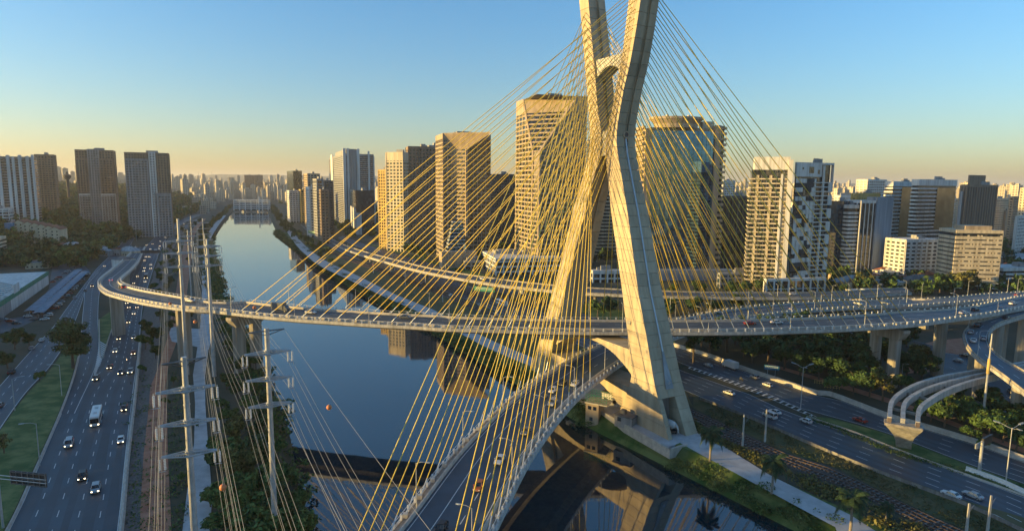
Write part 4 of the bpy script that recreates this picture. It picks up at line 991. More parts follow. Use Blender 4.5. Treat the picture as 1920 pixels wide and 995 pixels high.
# --- left bank
b = Bd('apartment_tower', 'wide white apartment tower with dark balcony recesses at the left edge', 'apartment tower', -30, -28, 73, 720, 292, 26, dl=18); a = b.a
b.core('glass_dark', 'glazing'); mb = MB(); z = 2
while z < b.h-4: mb.box(-.2, -.6, z, a+.2, b.b+.2, z+1.1); z += 3.1
b.part(mb, 'balcony_slab', 'w_grey'); mb = MB()
for f, w_ in ((-.01,.05),(.10,.05),(.20,.04),(.33,.06),(.50,.06),(.60,.05),(.72,.06),(.86,.06),(.965,.045)): mb.box(a*f, -1.7, 0, a*(f+w_), 1, b.h+1.5*((f*10)%2))
mb.box(0, 0, b.h-3.5, a, b.b, b.h); b.part(mb, 'wall_fin', 'w_white')
simple('apartment_tower', 'plain grey tower right behind the wide white apartment tower on the left', 73, 76, 109, 900, 289, 27, 'w_taupe', 'glass_dark', 3.2, 1.6, pier=3.5, pw=1.2)
def stepped(label, xl, xc, xr, D, yt, ymid, ylow, split, yaw=27):
    b = Bd('hotel_tower', label, 'tower', xl, xc, xr, D, yt, yaw, dl=26); a, h = b.a, b.h; b.core('glass_dark', 'glazing')
    b.facade('w_taupe', 3.3, 1.5, .35, 3.4, 1.5, 2.5)
    hm_ = height_at(b.C, ymid); hl = height_at(b.C, ylow)
    for (x0, x1, m_, zt) in split:
        zt = {'m': hm_, 'l': hl, 'h': h+1}[zt]; mb = MB(); z = 2
        mb.box(a*x0, -1.6, 0, a*x1, -.5, zt-1); g_ = MB()
        b.panel(a*x0+.2, -1.62, a*x1-.2, -.45, 2, zt-2.5, 'glass_dark', 'window_band')
        mb = MB()
        while z < zt-2: mb.box(a*x0, -2.0, z, a*x1, -.4, z+1.7); z += 3.3
        n_ = max(2, round(a*(x1-x0)/3.4))
        for k in range(n_+1): xx = a*(x0+(x1-x0)*k/n_); mb.box(xx-.75, -1.96, 0, xx+.75, -.42, zt-1)
        mb.box(a*x0-.4, -2.05, zt-2.5, a*x1+.4, -.38, zt); b.part(mb, 'bay', m_)
    b.roof(units=3); return b
stepped('broad grey stepped tower with pale lower corners, left of the two hillside towers', 141, 152, 222, 850, 280, 296, 363, [(.0,.30,'w_taupe','m'),(.62,.97,'w_taupe','m'),(.02,.30,'w_white','l'),(.60,.98,'w_white','l'),(.32,.60,'w_grey','h')])
stepped('broad grey stepped tower with twin crowns, right of the two hillside towers', 236, 243, 325, 820, 285, 297, 362, [(.0,.50,'w_grey','m'),(.55,.68,'w_white','h'),(.62,.99,'w_grey','l')])
# row of gabled flats
def gabled(cx_, py, i, n_):
    C_ = base_pt(cx_, 640); C_ = PY(cx_, py, 640); C_.z = H(C_.x, C_.y) - 1
    t = thing('gabled_flats', '', 'apartment block', C_, R(18))
    w_, d_, h = 8.4, 22, 21
    mb = MB(); mb.add([(0,0,0),(w_,0,0),(w_,d_,0),(0,d_,0),(0,0,h),(w_,0,h),(w_,d_,h),(0,d_,h),(w_/2,0,h+2.4),(w_/2,d_,h+2.4)], [(0,1,5,8,4),(1,2,6,5),(2,3,7,9,6),(3,0,4,7)]); mb.build('wall', 'w_cream', t)
    mb = MB(); mb.loft([[(-.5,y,h-.25),(w_/2,y,h+2.55),(w_+.5,y,h-.25),(w_+.5,y,h),(w_/2,y,h+2.85),(-.5,y,h)] for y in (-.5, d_+.5)]); mb.build('roof', 'roof_tile', t)
    for k in range(6):
        for x in (1.4, 5.6):
            mb = MB(); mb.box(x, -.06, 1.6+k*3.3, x+1.2, .12, 3.0+k*3.3); mb.build('window', 'glass_dark', t)
    mb = MB()
    for k in range(6):
        for y in (4, 9, 14, 18): mb.box(-.06, y, 1.6+k*3.3, .1, y+1.2, 3.0+k*3.3)
    mb.build('side_windows', 'glass_dark', t, kind='stuff'); return t
for i, x in enumerate((26, 43, 56, 68, 82, 93)):
    t = gabled(x, 430, i, 6); t['label'] = f'cream gabled flats with red tiled roof, {ev(i+1)} from the left in the row'; t['group'] = 'row of gabled flats on the left hillside'
b = simple('apartment_block', 'bright blue blank-walled block at the left end of the row of gabled flats', 4, 8, 26, 635, 418, 12, 'w_sky', 'w_sky', 3.2, .4, e=.1, top=1)
simple('apartment_block', 'pale blue glass block above the gabled flats at the left edge', -30, -28, 19, 700, 391, 26, 'w_white', 'glass_mirror', 3.4, 1.4, pier=6, pw=.8)
simple('apartment_block', 'pale block cut by the left edge below the gabled flats', -40, -38, 2, 560, 446, 26, 'w_cream', 'glass_dark', 3.2, 1.8)
# store with green fascia and glass vault
st = thing('store_building', 'large grey-white store shed with green fascia band at the left edge', 'store', P(22, 590, 0), world=True)
q = [P(22, 583, 0), P(92, 532, 0)]; d = (q[1]-q[0]).normalized(); nrm = Vector((-d.y, d.x, 0)); hgt = 9
mb = MB(); mb.loft([[q[0]+Vector((0,0,z)), q[1]+Vector((0,0,z)), q[1]+nrm*70+Vector((0,0,z)), q[0]+nrm*70+Vector((0,0,z))] for z in (0, hgt)]); mb.build('wall', 'w_white', st)
q0 = q[0] - d*45; mb = MB(); mb.loft([[q0+Vector((0,0,z)), q[0]-d*.1+Vector((0,0,z)), q[0]+nrm*70-d*.1+Vector((0,0,z)), q0+nrm*70+Vector((0,0,z))] for z in (0, hgt-2)]); mb.build('wing', 'w_grey', st)
mb = MB(); mb.loft([[p + Vector((0,0,z)) - nrm*o for z, o in ((hgt-2.4,.3),(hgt+.4,.3),(hgt+.4,0),(hgt-2.4,0))] for p in (q0, q[1]+d*.3)]); mb.build('green_fascia', 'w_teal', st)
c0 = q[0] + d*2; mb = MB(); mb.loft([[c0+d*a_+nrm*4 + nrm*(k*5.2) + Vector((0,0,hgt + .2 + 6*math.sin(math.pi*k/12))) for k in range(13)] for a_ in (0, 38)], closed=False, caps=False); mb.build('vault_roof', 'glass_blue', st)
mb = MB()
for a_ in range(0, 39, 6):
    mb.tube([c0+d*a_+nrm*4 + nrm*(k*5.2) + Vector((0,0,hgt + .35 + 6*math.sin(math.pi*k/12))) for k in range(13)], .16, 4)
mb.build('roof_rib', 'galv', st)
mb = MB(); mb.obox(c0 + d*12 + Vector((0,0,hgt+2.4)) - nrm*.05, d, nrm, (0,0,1), 7, .3, 2.6); mb.build('raised_parapet', 'w_white', st)
# car park shade roofs next to the store
def canopy(px, py, px2, py2, lab):
    a, b_ = P(px, py, 0), P(px2, py2, 0); t = thing('carport', lab, 'carport', a, world=True); d = (b_-a).normalized(); nn = Vector((-d.y, d.x, 0))
    mb = MB(); sweep(mb, [a+Vector((0,0,2.8)), b_+Vector((0,0,3.1))], [(-2.6, 0), (0, .5), (2.6, 0), (2.6, -.1), (0, .38), (-2.6, -.1)]); mb.build('roof', 'w_blue', t)
    mb = MB()
    for p, tt in along([a, b_], 7): mb.tube([p, p+Vector((0,0,2.9))], .1, 4)
    mb.build('post', 'galv', t)
canopy(56, 592, 148, 512, 'long grey shade roof over the parked cars nearest the store')
canopy(72, 596, 160, 516, 'long grey shade roof over the parked cars nearer the avenue')
# houses: proto shapes with hip roofs
def house(p, w_, d_, h, rz, wm, rm, lab, grp, flat=False):
    t = thing('house', lab, 'house', p, rz, grp); mb = MB(); mb.box(0, 0, -1, w_, d_, h); mb.build('wall', wm, t); mb = MB()
    if flat: mb.box(-.3, -.3, h, w_+.3, d_+.3, h+.4); mb.box(w_*.2, d_*.3, h+.4, w_*.45, d_*.6, h+1.6)
    else: mb.add([(-.4,-.4,h),(w_+.4,-.4,h),(w_+.4,d_+.4,h),(-.4,d_+.4,h),(w_*.3,d_/2,h+w_*.2),(w_*.7,d_/2,h+w_*.2)], [(0,1,5,4),(1,2,5),(2,3,4,5),(3,0,4),(0,3,2,1)])
    mb.build('roof', rm, t); mb = MB()
    for k in range(max(1, int(w_/3.2))): mb.box(1+k*3.2, -.06, 1, 2.3+k*3.2, .1, 2.3)
    mb.build('window', 'glass_dark', t, kind='stuff')
r = random.Random(21); GL = 'low houses and sheds on the left hillside'; GR = 'low houses and sheds of the right bank district'
for k, (x, y) in enumerate([(160,413),(175,418),(215,412),(205,422),(105,392),(118,398),(135,396),(45,480),(80,400),(205,436)]):
    p = PY(x, y, 0+ (620 if y < 430 else 520)); p.z = H(p.x, p.y); house(p, r.uniform(10, 24), r.uniform(9, 14), r.uniform(4, 9), R(r.uniform(-20, 30)), r.choice(['w_white','w_grey','w_cream']), r.choice(['roof_tile','roof','roof_white','roof_metal']), 'low house among the dark trees on the left hillside', GL, r.random() < .4)
for k in range(120):
    x = r.uniform(1560, 1930); y = r.uniform(493, 545)
    if 1745 < x < 1900 and y > 500: continue
    p = P(x, y, 0); w_ = r.uniform(9, 22)
    house(p, w_, r.uniform(9, 16), r.uniform(3.5, 7), R(r.uniform(0, 25)), r.choice(['w_white','w_grey','w_cream','w_tan']), r.choice(['roof_tile','roof','roof_white','roof_metal','roof_metal']), 'low house in the dense district behind the right viaducts', GR, r.random() < .45)
for k, (x, y, w_, d_, lab) in enumerate([(1540, 452+80, 0, 0, '')][:0]): pass
house(P(1612, 566, 0), 34, 14, 6, R(10), 'w_cream', 'roof_metal', 'long cream warehouse with dark curved roof behind the right viaducts', None, True)
house(P(1578, 645, 0), 22, 12, 5, R(-22), 'w_grey', 'roof_metal', 'grey flat-roofed shed under the trees below the right end of the upper deck', None, True)
house(P(1640, 632, 0), 9, 7, 4, R(10), 'w_grey', 'roof', 'small shed among the trees left of the deck pier', None, True)
house(P(1128, 756, 0), 7, 5, 4, R(-38), 'w_white', 'roof', 'small pale hut on the quay under the lower deck', None, True)
house(P(1152, 792, 0), 6, 5, 2.6, R(-38), 'w_grey', 'roof', 'low utility hut at the water side by the near mast leg', None, True)
# --- the hazy city out to the horizon
M['city'] = mat('city_wall', (0.46, 0.40, 0.31), 0.85, 0.15, 0.02, island=0.35)
n = M['city'].node_tree.nodes; l = M['city'].node_tree.links; bb_ = n['Principled BSDF']
tc = n.new('ShaderNodeTexCoord'); sp = n.new('ShaderNodeSeparateXYZ'); l.new(tc.outputs['Object'], sp.inputs[0])
def sq(sock, per, duty):
    m1 = n.new('ShaderNodeMath'); m1.operation = 'DIVIDE'; m1.inputs[1].default_value = per; l.new(sock, m1.inputs[0])
    m2 = n.new('ShaderNodeMath'); m2.operation = 'FRACT'; l.new(m1.outputs[0], m2.inputs[0])
    m3 = n.new('ShaderNodeMath'); m3.operation = 'GREATER_THAN'; m3.inputs[1].default_value = duty; l.new(m2.outputs[0], m3.inputs[0]); return m3.outputs[0]
ad = n.new('ShaderNodeMath'); ad.operation = 'ADD'; l.new(sp.outputs[0], ad.inputs[0]); l.new(sp.outputs[1], ad.inputs[1])
mu = n.new('ShaderNodeMath'); mu.operation = 'MULTIPLY'; l.new(sq(sp.outputs[2], 4.5, .5), mu.inputs[0]); l.new(sq(ad.outputs[0], 6.5, .4), mu.inputs[1])
mx = n.new('ShaderNodeMix'); mx.data_type = 'RGBA'; l.new(mu.outputs[0], mx.inputs[0])
src = bb_.inputs['Base Color'].links[0].from_socket; l.new(src, mx.inputs[6]); mx.inputs[7].default_value = (.06, .06, .06, 1); l.new(mx.outputs[2], bb_.inputs['Base Color'])
def cityblock(mb, x, y, w_, d_, h, yaw, z):
    ca, sa = math.cos(yaw), math.sin(yaw); poly = lambda s_, o=0: [(x+ca*u-sa*v_, y+sa*u+ca*v_) for u, v_ in ((o,o),(w_*s_+o,o),(w_*s_+o,d_*s_+o),(o,d_*s_+o))]
    mb.prism(poly(1), z-2, z+h); 
    if h > 25: mb.prism(poly(.4, w_*.25), z+h, z+h+4)
r = random.Random(4); stuff = MB(); nind = 0
def clear(px, D): return not (D < 1250 and 330 < px < 640) and not (400 < px < 520 and D < 1900)
for k in range(5200):
    D = 900 + 5800 * r.random()**1.15; px = r.uniform(-350, 2250); q = PY(px, 400, D)
    if not clear(px, D) or (px < 345 and D < 2600) or abs(q.x - (bL(D)+bR(D))/2) < 110 and D < 2100: continue
    if -10 < q.x - bR(D) < 120 and D < 1900: continue
    if D < 1300 and px < 1000: continue
    h = min(95, r.uniform(14, 45) + (r.random()**3)*55) * (1 if D > 1700 else .62); w_ = r.uniform(9, 26); yaw = R(r.choice([35, 42, 28, 50]) if px < 960 else r.choice([12, 25, 35])); zz = H(q.x, D)
    top = proj(Vector((q.x, D, zz+h)))[1]
    if D < 1500 and top < 372: h *= .55
    if nind < 230 and -20 < px < 1940 and D < 3200 and h > 34 and r.random() < .8:
        mb = MB(); cityblock(mb, 0, 0, w_, r.uniform(10, 20), h, 0, 1); o = mb.build('distant_tower_block', 'city'); o.location = (q.x, D, zz-1); o.rotation_euler = (0, 0, yaw)
        side = 'beyond the river bend' if px < 640 else ('behind the central towers' if px < 1350 else 'behind the right bank district')
        tag(o, f'small pale tower block of the distant skyline {side}', 'tower block', 'distant tower blocks ' + side); nind += 1
    else: cityblock(stuff, q.x, D, w_, r.uniform(10, 20), h, yaw, zz)
o = stuff.build('distant_city', 'city', kind='stuff'); tag(o, 'mass of pale low blocks and houses stretching to the horizon', 'city')
for i, (px, D, yt) in enumerate([(373, 5200, 322), (398, 5000, 321), (400.5, 5000, 325), (443, 5200, 324)]):
    q = PY(px, 340, D); q.z = H(q.x, D); h = height_at(q, yt); mb = MB(); mb.tube([(0,0,0),(0,0,h)], 3.5, 4, .8); mb.build('mast_tmp', 'galv_dark')
    o = COL.objects[-1] if False else bpy.data.objects['mast_tmp']; o.name = 'radio_mast'; o.location = q; tag(o, f'thin radio mast on the far horizon, {ev(i+1)} from the left of four', 'radio mast', 'radio masts on the horizon')
o = MB(); o.tube([(0,0,0),(0,0,34)], 2.2, 8); o.loft([[(r_*math.cos(k*math.pi/6), r_*math.sin(k*math.pi/6), z) for k in range(12)] for r_, z in ((2.2,30),(6,34),(6,38),(2,40),(1.2,44))]); o = o.build('water_tower', 'w_dark')
q = PY(127, 345, 1100); o.location = (q.x, q.y, proj and 0); q2 = Vector((q.x, q.y, 0)); o.location.z = height_at(q2, 322) - 44; tag(o, 'dark water tower on the ridge between the grey tower and the hillside towers', 'water tower')
# unseen blocks added on the ridge left of the frame to cast patchy shade
for k in range(26):
    y = -250 + k*44 + r.uniform(-12, 12); x = hwL(y) - r.uniform(330, 480) if y < 420 else hwL(y) - r.uniform(420, 560)
    if proj(Vector((x, max(y, 5), 60)))[0] > -40 and y > 5: x = PY(-260, 380, y).x
    mb = MB(); hh_ = r.uniform(5, 12); cityblock(mb, 0, 0, r.uniform(12, 20), r.uniform(12, 24), hh_, 0, 1); o = mb.build('unseen_shade_block', 'city'); o.location = (x, y, H(x, y)-1); o.rotation_euler = (0, 0, R(r.uniform(0, 60)))
    tag(o, 'unseen pale block added on the hill west of the motorway for its shade', 'apartment block', 'unseen blocks added for shade on the western hill')

# towers of the district behind us: they show only as dark shapes in the mirror glass
for k, (x, y, w_, h) in enumerate([(-160,-420,26,95),(-90,-520,30,120),(-20,-380,22,80),(40,-560,34,135),(100,-450,24,105),(150,-640,30,150),(210,-420,28,90),(270,-560,26,125),(330,-480,30,100),(60,-340,20,60),(-240,-600,30,130),(400,-600,34,140)]):
    mb = MB(); cityblock(mb, 0, 0, w_, w_*.7, h, 0, 1); o = mb.build('district_tower', 'city'); o.location = (x, y, 0); o.rotation_euler = (0, 0, R(k*23 % 60)); tag(o, 'pale tower of the district behind the camera, mirrored in the glass tower', 'tower block', 'towers behind the camera')

# say which one: by the landmark below it and its place along the skyline
SEG = [(-99, 141, 'left of the two hillside towers'), (141, 340, 'behind the two hillside towers'), (340, 440, 'left of the river bend'), (440, 520, 'above the river bend'), (520, 621, 'left of the white finned tower'), (621, 727, 'behind the white finned tower'),
       (727, 966, 'behind the two granite towers'), (966, 1196, 'behind the bridge mast'), (1196, 1397, 'right of the mirror glass tower'), (1397, 1600, 'behind the balcony towers'), (1600, 1700, 'above the blue-grey tower'), (1700, 1786, 'behind the amber glass tower'), (1786, 2100, 'right of the dark stepped tower')]
for pre, obs, segs, what in (('dist', [o for o in bpy.data.objects if o.name.startswith('distant_tower_block')], SEG, 'distant skyline block'),
                       ('h', [o for o in bpy.data.objects if o.get('group') == GR], [(1500,1620,'behind the last stays'), (1620,1700,'left of the small white apartment block'), (1700,1760,'below the small white apartment block'), (1760,1860,'round the white sunlit slab'), (1860,2000,'at the right edge')], 'low house'),
                       ('l', [o for o in bpy.data.objects if o.get('group') == GL], [(-50,141,'left of the two hillside towers'), (141,400,'below the two hillside towers')], 'hillside house among trees')):
    for x0, x1, where in segs:
        s_ = sorted([o for o in obs if x0 <= proj(o.location)[0] < x1], key=lambda o: proj(o.location)[0])
        for i, o in enumerate(s_):
            hh = max((v[2] for v in o.bound_box), default=0) if o.type == 'MESH' else 0
            o['label'] = f'{("tall " if hh > 60 else "squat " if hh < 40 else "") if pre == "dist" else ""}pale {what} {where}, {ev(i+1)} from the left'
# ------------------------------------------------------------------ trees
def leaf_mesh(name, m, n, blobs, size, seed, tilt=1.0):
    """many small leaf sprays spread through the crown volume"""
    g = np.random.default_rng(seed); B_ = np.array(blobs, float); vol = B_[:, 3]**3; vol /= vol.sum()
    pick = g.choice(len(B_), n, p=vol); d = g.normal(size=(n, 3)); d /= np.linalg.norm(d, axis=1)[:, None]
    rr = g.random(n)**.42; c = B_[pick, :3] + d * (rr * B_[pick, 3])[:, None] * [1, 1, .78]
    nrm = d + g.normal(size=(n, 3))*.7 + [0, 0, .5]; nrm /= np.linalg.norm(nrm, axis=1)[:, None]
    t = np.cross(nrm, g.normal(size=(n, 3))); t /= np.linalg.norm(t, axis=1)[:, None]; u = np.cross(nrm, t)
    s = size * g.uniform(.55, 1.3, n)[:, None]
    v = np.empty((n, 4, 3)); v[:, 0] = c - t*s; v[:, 1] = c + u*s*.55 ; v[:, 2] = c + t*s; v[:, 3] = c - u*s*.55 + nrm*s*.25
    me = bpy.data.meshes.new(name); me.from_pydata(v.reshape(-1, 3).tolist(), [], np.arange(n*4).reshape(n, 4).tolist()); me.materials.append(M[m]); me.update(); return me
def crown_blobs(seed, w_, h0, h1, k=9):
    r_ = random.Random(seed); o = [(0, 0, (h0+h1)/2, w_*.5)]
    for i in range(k):
        a = r_.uniform(0, 6.28); q = r_.uniform(.35, .85)*w_; z = r_.uniform(h0, h1); q *= 1 - .45*abs((z-h0)/(h1-h0+.01) - .4)
        o.append((math.cos(a)*q, math.sin(a)*q, z, r_.uniform(.26, .48)*w_))
    return o
def limbs(seed, h, w_, h0):
    r_ = random.Random(seed); mb = MB(); mb.tube([(0,0,-.6),(.1,0,h*.3),(-.1,.1,h*.6),(0,0,h*.85)], h*.032, 7, h*.008)
    for i in range(6):
        a = i*1.05 + r_.uniform(-.3, .3); z = h0*.6 + (h-h0*.6)*.12*i; mb.tube([(0,0,z),(math.cos(a)*w_*.3, math.sin(a)*w_*.3, z+h*.12),(math.cos(a)*w_*.62, math.sin(a)*w_*.62, z+h*.2)], h*.013, 5, h*.004)
    return mb
TP = {}
def tree_proto(key, m, w_, h, h0, n, size, seed, k=9):
    t = thing('tree', '', 'tree'); limbs(seed, h, w_, h0).build('trunk', 'bark', t)
    link('crown', leaf_mesh('crown_' + key, m, n, crown_blobs(seed, w_, h0, h*.86, k), size, seed), t); TP[key] = t
tree_proto('dark', 'leaf_dark', 4.6, 10, 3.2, 1500, .62, 1); tree_proto('mid', 'leaf_mid', 4.2, 9, 3.0, 1400, .60, 2)
tree_proto('olive', 'leaf_olive', 4.4, 9, 3.4, 1300, .58, 3); tree_proto('tall', 'leaf_dark', 4.6, 15, 5.5, 1600, .60, 4, 12)
tree_proto('fine', 'leaf_dark', 7.5, 19, 8.0, 5200, .50, 5, 17); tree_proto('round', 'leaf_mid', 5.6, 8, 2.4, 1500, .70, 6, 11)
tree_proto('sparse', 'leaf_olive', 3.0, 8, 3.0, 260, .45, 7, 9)
def put_tree(key, p, label, s=1.0, group=None):
    return dup(TP[key], p, rnd.uniform(0, 6.28), label, group, (s*rnd.uniform(.9, 1.12), s*rnd.uniform(.9, 1.12), s))
W3 = ['small', 'broad', 'tall', 'bushy', 'slender', 'rounded']
# the big tree by the slip road and its neighbours
put_tree('fine', P(137, 690, 0), 'big spreading dark tree standing between the avenue and the slip road on the left', 1.08)
for x, y, k, s, lab in [(28, 655, 'dark', 1.0, 'dark tree at the left edge beside the avenue and bus stop'), (14, 690, 'dark', .75, 'small dark tree at the left edge below the bigger roadside one'),
    (55, 648, 'dark', .7, 'low dark tree right of the roadside tree at the left edge'), (8, 850, 'sparse', .8, 'bare-looking shrub on the grass verge at the left edge'), (75, 715, 'mid', .5, 'low shrub at the top of the grass verge left of the slip road')]:
    put_tree(k, P(x, y, 0), lab, s)
# trees along the motorway's river side
LM = [(273,655,'mid',.85),(284,640,'dark',.8),(276,625,'dark',.75),(292,672,'dark',.65),(268,700,'mid',.45),(300,640,'dark',.7),(288,545,'mid',.7),(300,530,'dark',.8),(296,515,'mid',.7),(310,515,'dark',.7),
      (304,500,'mid',.7),(316,490,'dark',.7),(310,478,'mid',.7),(300,560,'dark',.7),(312,545,'dark',.6),(325,600,'mid',.6),(318,620,'dark',.6),(335,615,'mid',.55),(355,600,'dark',.6),(318,470,'dark',.8),(326,460,'mid',.8),(330,480,'dark',.8),(338,470,'dark',.7),(334,450,'dark',.8),(345,455,'mid',.7),(322,500,'dark',.8),(330,515,'mid',.7),(322,535,'dark',.7),(305,580,'dark',.6),(300,600,'dark',.6),(350,440,'dark',.8),(358,430,'dark',.9),(342,436,'dark',.9),(366,424,'dark',.9),(352,490,'mid',.5),(374,418,'dark',.9)]
for i, (x, y, k, s) in enumerate(sorted(LM, key=lambda q: -q[1])):
    put_tree(k, P(x, y, 0), f'{"dark" if k=="dark" else "mid green"} bushy tree between left motorway and power line, {ev(i+1)} counting from below', s, 'trees between motorway and power line')
# trees on the left river bank
LB = [(468,995,'round',1.0),(520,980,'dark',.9),(440,960,'round',1.0),(560,965,'dark',.75),(500,930,'round',.9),(450,900,'olive',1.0),(540,915,'dark',.8),(425,870,'round',.85),(480,870,'dark',.9),(520,860,'mid',.75),
      (448,832,'olive',1.0),(495,815,'dark',.8),(430,800,'dark',.8),(470,780,'mid',.8),(415,775,'dark',.7),(500,770,'dark',.75),(445,745,'dark',.8),(478,735,'mid',.7),(425,730,'dark',.7),(455,700,'dark',.75),(480,690,'mid',.6),
      (436,690,'mid',.65),(460,660,'dark',.65),(430,655,'mid',.6),(445,625,'dark',.6),(420,620,'mid',.5),(405,885,'dark',.6),(395,950,'mid',.6),(585,985,'dark',.7),(600,1010,'dark',.7),(550,1020,'round',.9),(480,1035,'round',1.0),(420,1010,'mid',.8),(400,840,'mid',.5),(312,760,'mid',.35),(330,800,'mid',.3),(340,905,'mid',.35),(326,720,'dark',.4),(372,800,'mid',.3)]
for i, (x, y, k, s) in enumerate(sorted(LB, key=lambda q: -q[1])):
    p = P(x, y, 0); p.x = min(p.x, bL(p.y) - 4)
    if k == 'dark' and i % 2: k = 'mid'
    put_tree(k, p, f'{W3[i%6]} {"yellowish olive" if k=="olive" else "dark green" if k=="dark" else "green"} tree on the left river bank, {ev(i+1)} counting from the bottom', s, 'trees on the left river bank')
# riverside undergrowth and vines down to the water: nobody could count it
def scrub(name, label, pts, m, size, per, seed, cat='undergrowth'):
    """pts: (place, radius, height)"""
    g = np.random.default_rng(seed); C3 = []
    for p, rad, hh in pts:
        n_ = int(per*rad*rad); a = g.uniform(0, 6.28, n_); q = np.sqrt(g.random(n_))*rad
        C3.append(np.stack([p[0]+np.cos(a)*q, p[1]+np.sin(a)*q, p[2]+g.random(n_)*hh*(1-(q/rad)**2*.6)], 1))
    c = np.concatenate(C3); n_ = len(c); nrm = g.normal(size=(n_, 3)) + [0, 0, 1.2]; nrm /= np.linalg.norm(nrm, axis=1)[:, None]
    t = np.cross(nrm, g.normal(size=(n_, 3))); t /= np.linalg.norm(t, axis=1)[:, None]; u = np.cross(nrm, t); s = size*g.uniform(.5, 1.4, n_)[:, None]
    v = np.empty((n_, 4, 3)); v[:, 0] = c-t*s; v[:, 1] = c+u*s*.6; v[:, 2] = c+t*s; v[:, 3] = c-u*s*.6
    me = bpy.data.meshes.new(name); me.from_pydata(v.reshape(-1, 3).tolist(), [], np.arange(n_*4).reshape(n_, 4).tolist()); me.materials.append(M[m]); me.update()
    o = link(name, me, kind='stuff'); return tag(o, label, cat)
r = random.Random(11); pts = []
y = 95
while y < 900:
    st_ = 3.2 + y*.008
    for k in range(3): x = bL(y) - r.uniform(-.5, 13); pts.append(((x, y + r.uniform(-2, 2), -3.6 if x > bL(y) - 5 else -.4), 2.4 + y*.004, r.uniform(1.2, 3.0)))
    y += st_
scrub('riverside_undergrowth', 'dark green undergrowth spilling down the left bank to the water', pts, 'leaf_mid', .55, 7, 1)
pts = []; y = 60
while y < 1000:
    st_ = 2.6 + y*.008
    for k in range(3):
        x = bR(y) + r.uniform(-.3, 5.6)
        if 170 < y < 200 and x > 26: continue
        pts.append(((x, y, -4.6 + max(0, (x-bR(y)))*.7), 2.0 + y*.004, r.uniform(.9, 2.2)))
    y += st_
scrub('riverbank_grass', 'rough green grass and weeds on the right bank slope', pts, 'grass', .30, 24, 2, 'grass')
scrub('bank_weeds', 'darker weed clumps dotted over the right bank slope', [(((x, y, z)), q*.8, h_*1.3) for (x, y, z), q, h_ in pts[::4]], 'leaf_mid', .28, 26, 12)
eA = cr([P(a, b, 0) for a, b in [(1640,994),(1560,950),(1507,923),(1440,890),(1383,851),(1312,814),(1275,778)]], 50); eB = cr([P(a, b, 0) for a, b in [(1800,1018),(1700,975),(1600,925),(1500,888),(1423,853),(1361,827),(1295,790)]], 50); eC = cr([P(a, b, 0) for a, b in [(1850,1010),(1760,973),(1660,925),(1560,874),(1470,846),(1400,812),(1310,770)]], 50); eD = cr([P(a, b, 0) for a, b in [(1930,1000),(1850,968),(1739,922),(1640,883),(1540,840),(1450,802),(1340,758)]], 50)
pts = []
for _ in range(230): k = r.randrange(49); pts.append((eA[k].lerp(eB[k], r.uniform(.12, .92)), r.uniform(.9, 2.2), r.uniform(.4, 1.6)))
vp = []
for _ in range(260): k = r.randrange(49); vp.append((eC[k].lerp(eD[k], r.uniform(.08, .9)), r.uniform(.8, 2.0), r.uniform(.2, .6)))
scrub('verge_grass', 'dry tufty grass on the verge between railway and right expressway', vp, 'grass_dry', .26, 14, 9, 'grass')
scrub('trackside_weeds', 'low weeds and shrubs between the pale path and the railway', pts, 'leaf_olive', .38, 9, 3)
pts = [(P(x + r.uniform(-14, 14), y, 0), r.uniform(1.2, 2.4), r.uniform(.3, .9)) for x, y in [(250+ (i%3)*14, 700 + i*6.2) for i in range(48)] + [(322 + (i%2)*14, 700 + i*6.5) for i in range(46)]]
scrub('verge_weeds', 'patchy weeds on the dirt strip beside the left motorway', pts, 'leaf_mid', .3, 8, 4)
for nm, lab, a_, b_, mt in (('median_grass', 'long grass of the median between the right expressway carriageways', (1510,781), (1700,857), 'grass'), ('median_grass', 'grass of the median at the lower right around the sign gantry', (1700,856), (1919,916), 'grass')):
    scrub(nm, lab, [(P(a_[0]+(b_[0]-a_[0])*i/59, a_[1]+(b_[1]-a_[1])*i/59 + r.uniform(-5, 3), 0), 1.5, .5) for i in range(60)], mt, .22, 16, 5, 'grass')
# park below the right viaducts
PK = [(1300,680,'tall',.8),(1330,668,'dark',1.1),(1362,660,'tall',.85),(1395,668,'dark',1.2),(1425,662,'dark',1.3),(1455,668,'tall',.9),(1480,655,'olive',1.1),(1500,668,'dark',1.2),(1530,660,'olive',1.0),(1545,675,'dark',1.2),
      (1512,690,'dark',1.0),(1470,692,'dark',.9),(1535,712,'dark',.8),(1560,700,'dark',1.0),(1575,722,'dark',.9),(1598,718,'mid',.8),(1580,690,'dark',.9),(1610,690,'dark',1.0),(1632,672,'olive',1.2),(1650,690,'dark',1.0),(1640,650,'olive',1.1),(1660,655,'dark',.9),
      (1600,738,'mid',.7),(1630,745,'dark',.8),(1655,752,'sparse',1.2),(1560,735,'mid',.55),(1620,660,'dark',1.0),(1680,665,'dark',.9),(1700,650,'dark',.9),(1715,700,'olive',1.0),(1728,712,'dark',.9),(1700,708,'dark',.8),
      (1690,735,'mid',.6),(1575,655,'dark',1.0),(1410,640,'dark',1.0),(1350,640,'dark',1.0),(1445,640,'olive',.9),(1520,640,'dark',1.1)]
PK += [(1315,650,'dark',1.0),(1378,648,'dark',1.1),(1440,678,'dark',1.0),(1490,645,'dark',1.1),(1555,650,'dark',1.0),(1592,700,'dark',1.1),(1620,712,'dark',1.0),(1548,690,'dark',1.1),(1500,705,'dark',.8),(1410,680,'dark',.8)]
for i, (x, y, k, s) in enumerate(sorted(PK)):
    s *= 1.42
    put_tree(k, P(x, y, 0), f'{W3[i%6]} {"sunlit olive" if k=="olive" else "thin sparse" if k=="sparse" else "dark"} tree in the park below the right viaducts, {ev(i+1)} from the left', s, 'trees of the park below the viaducts')
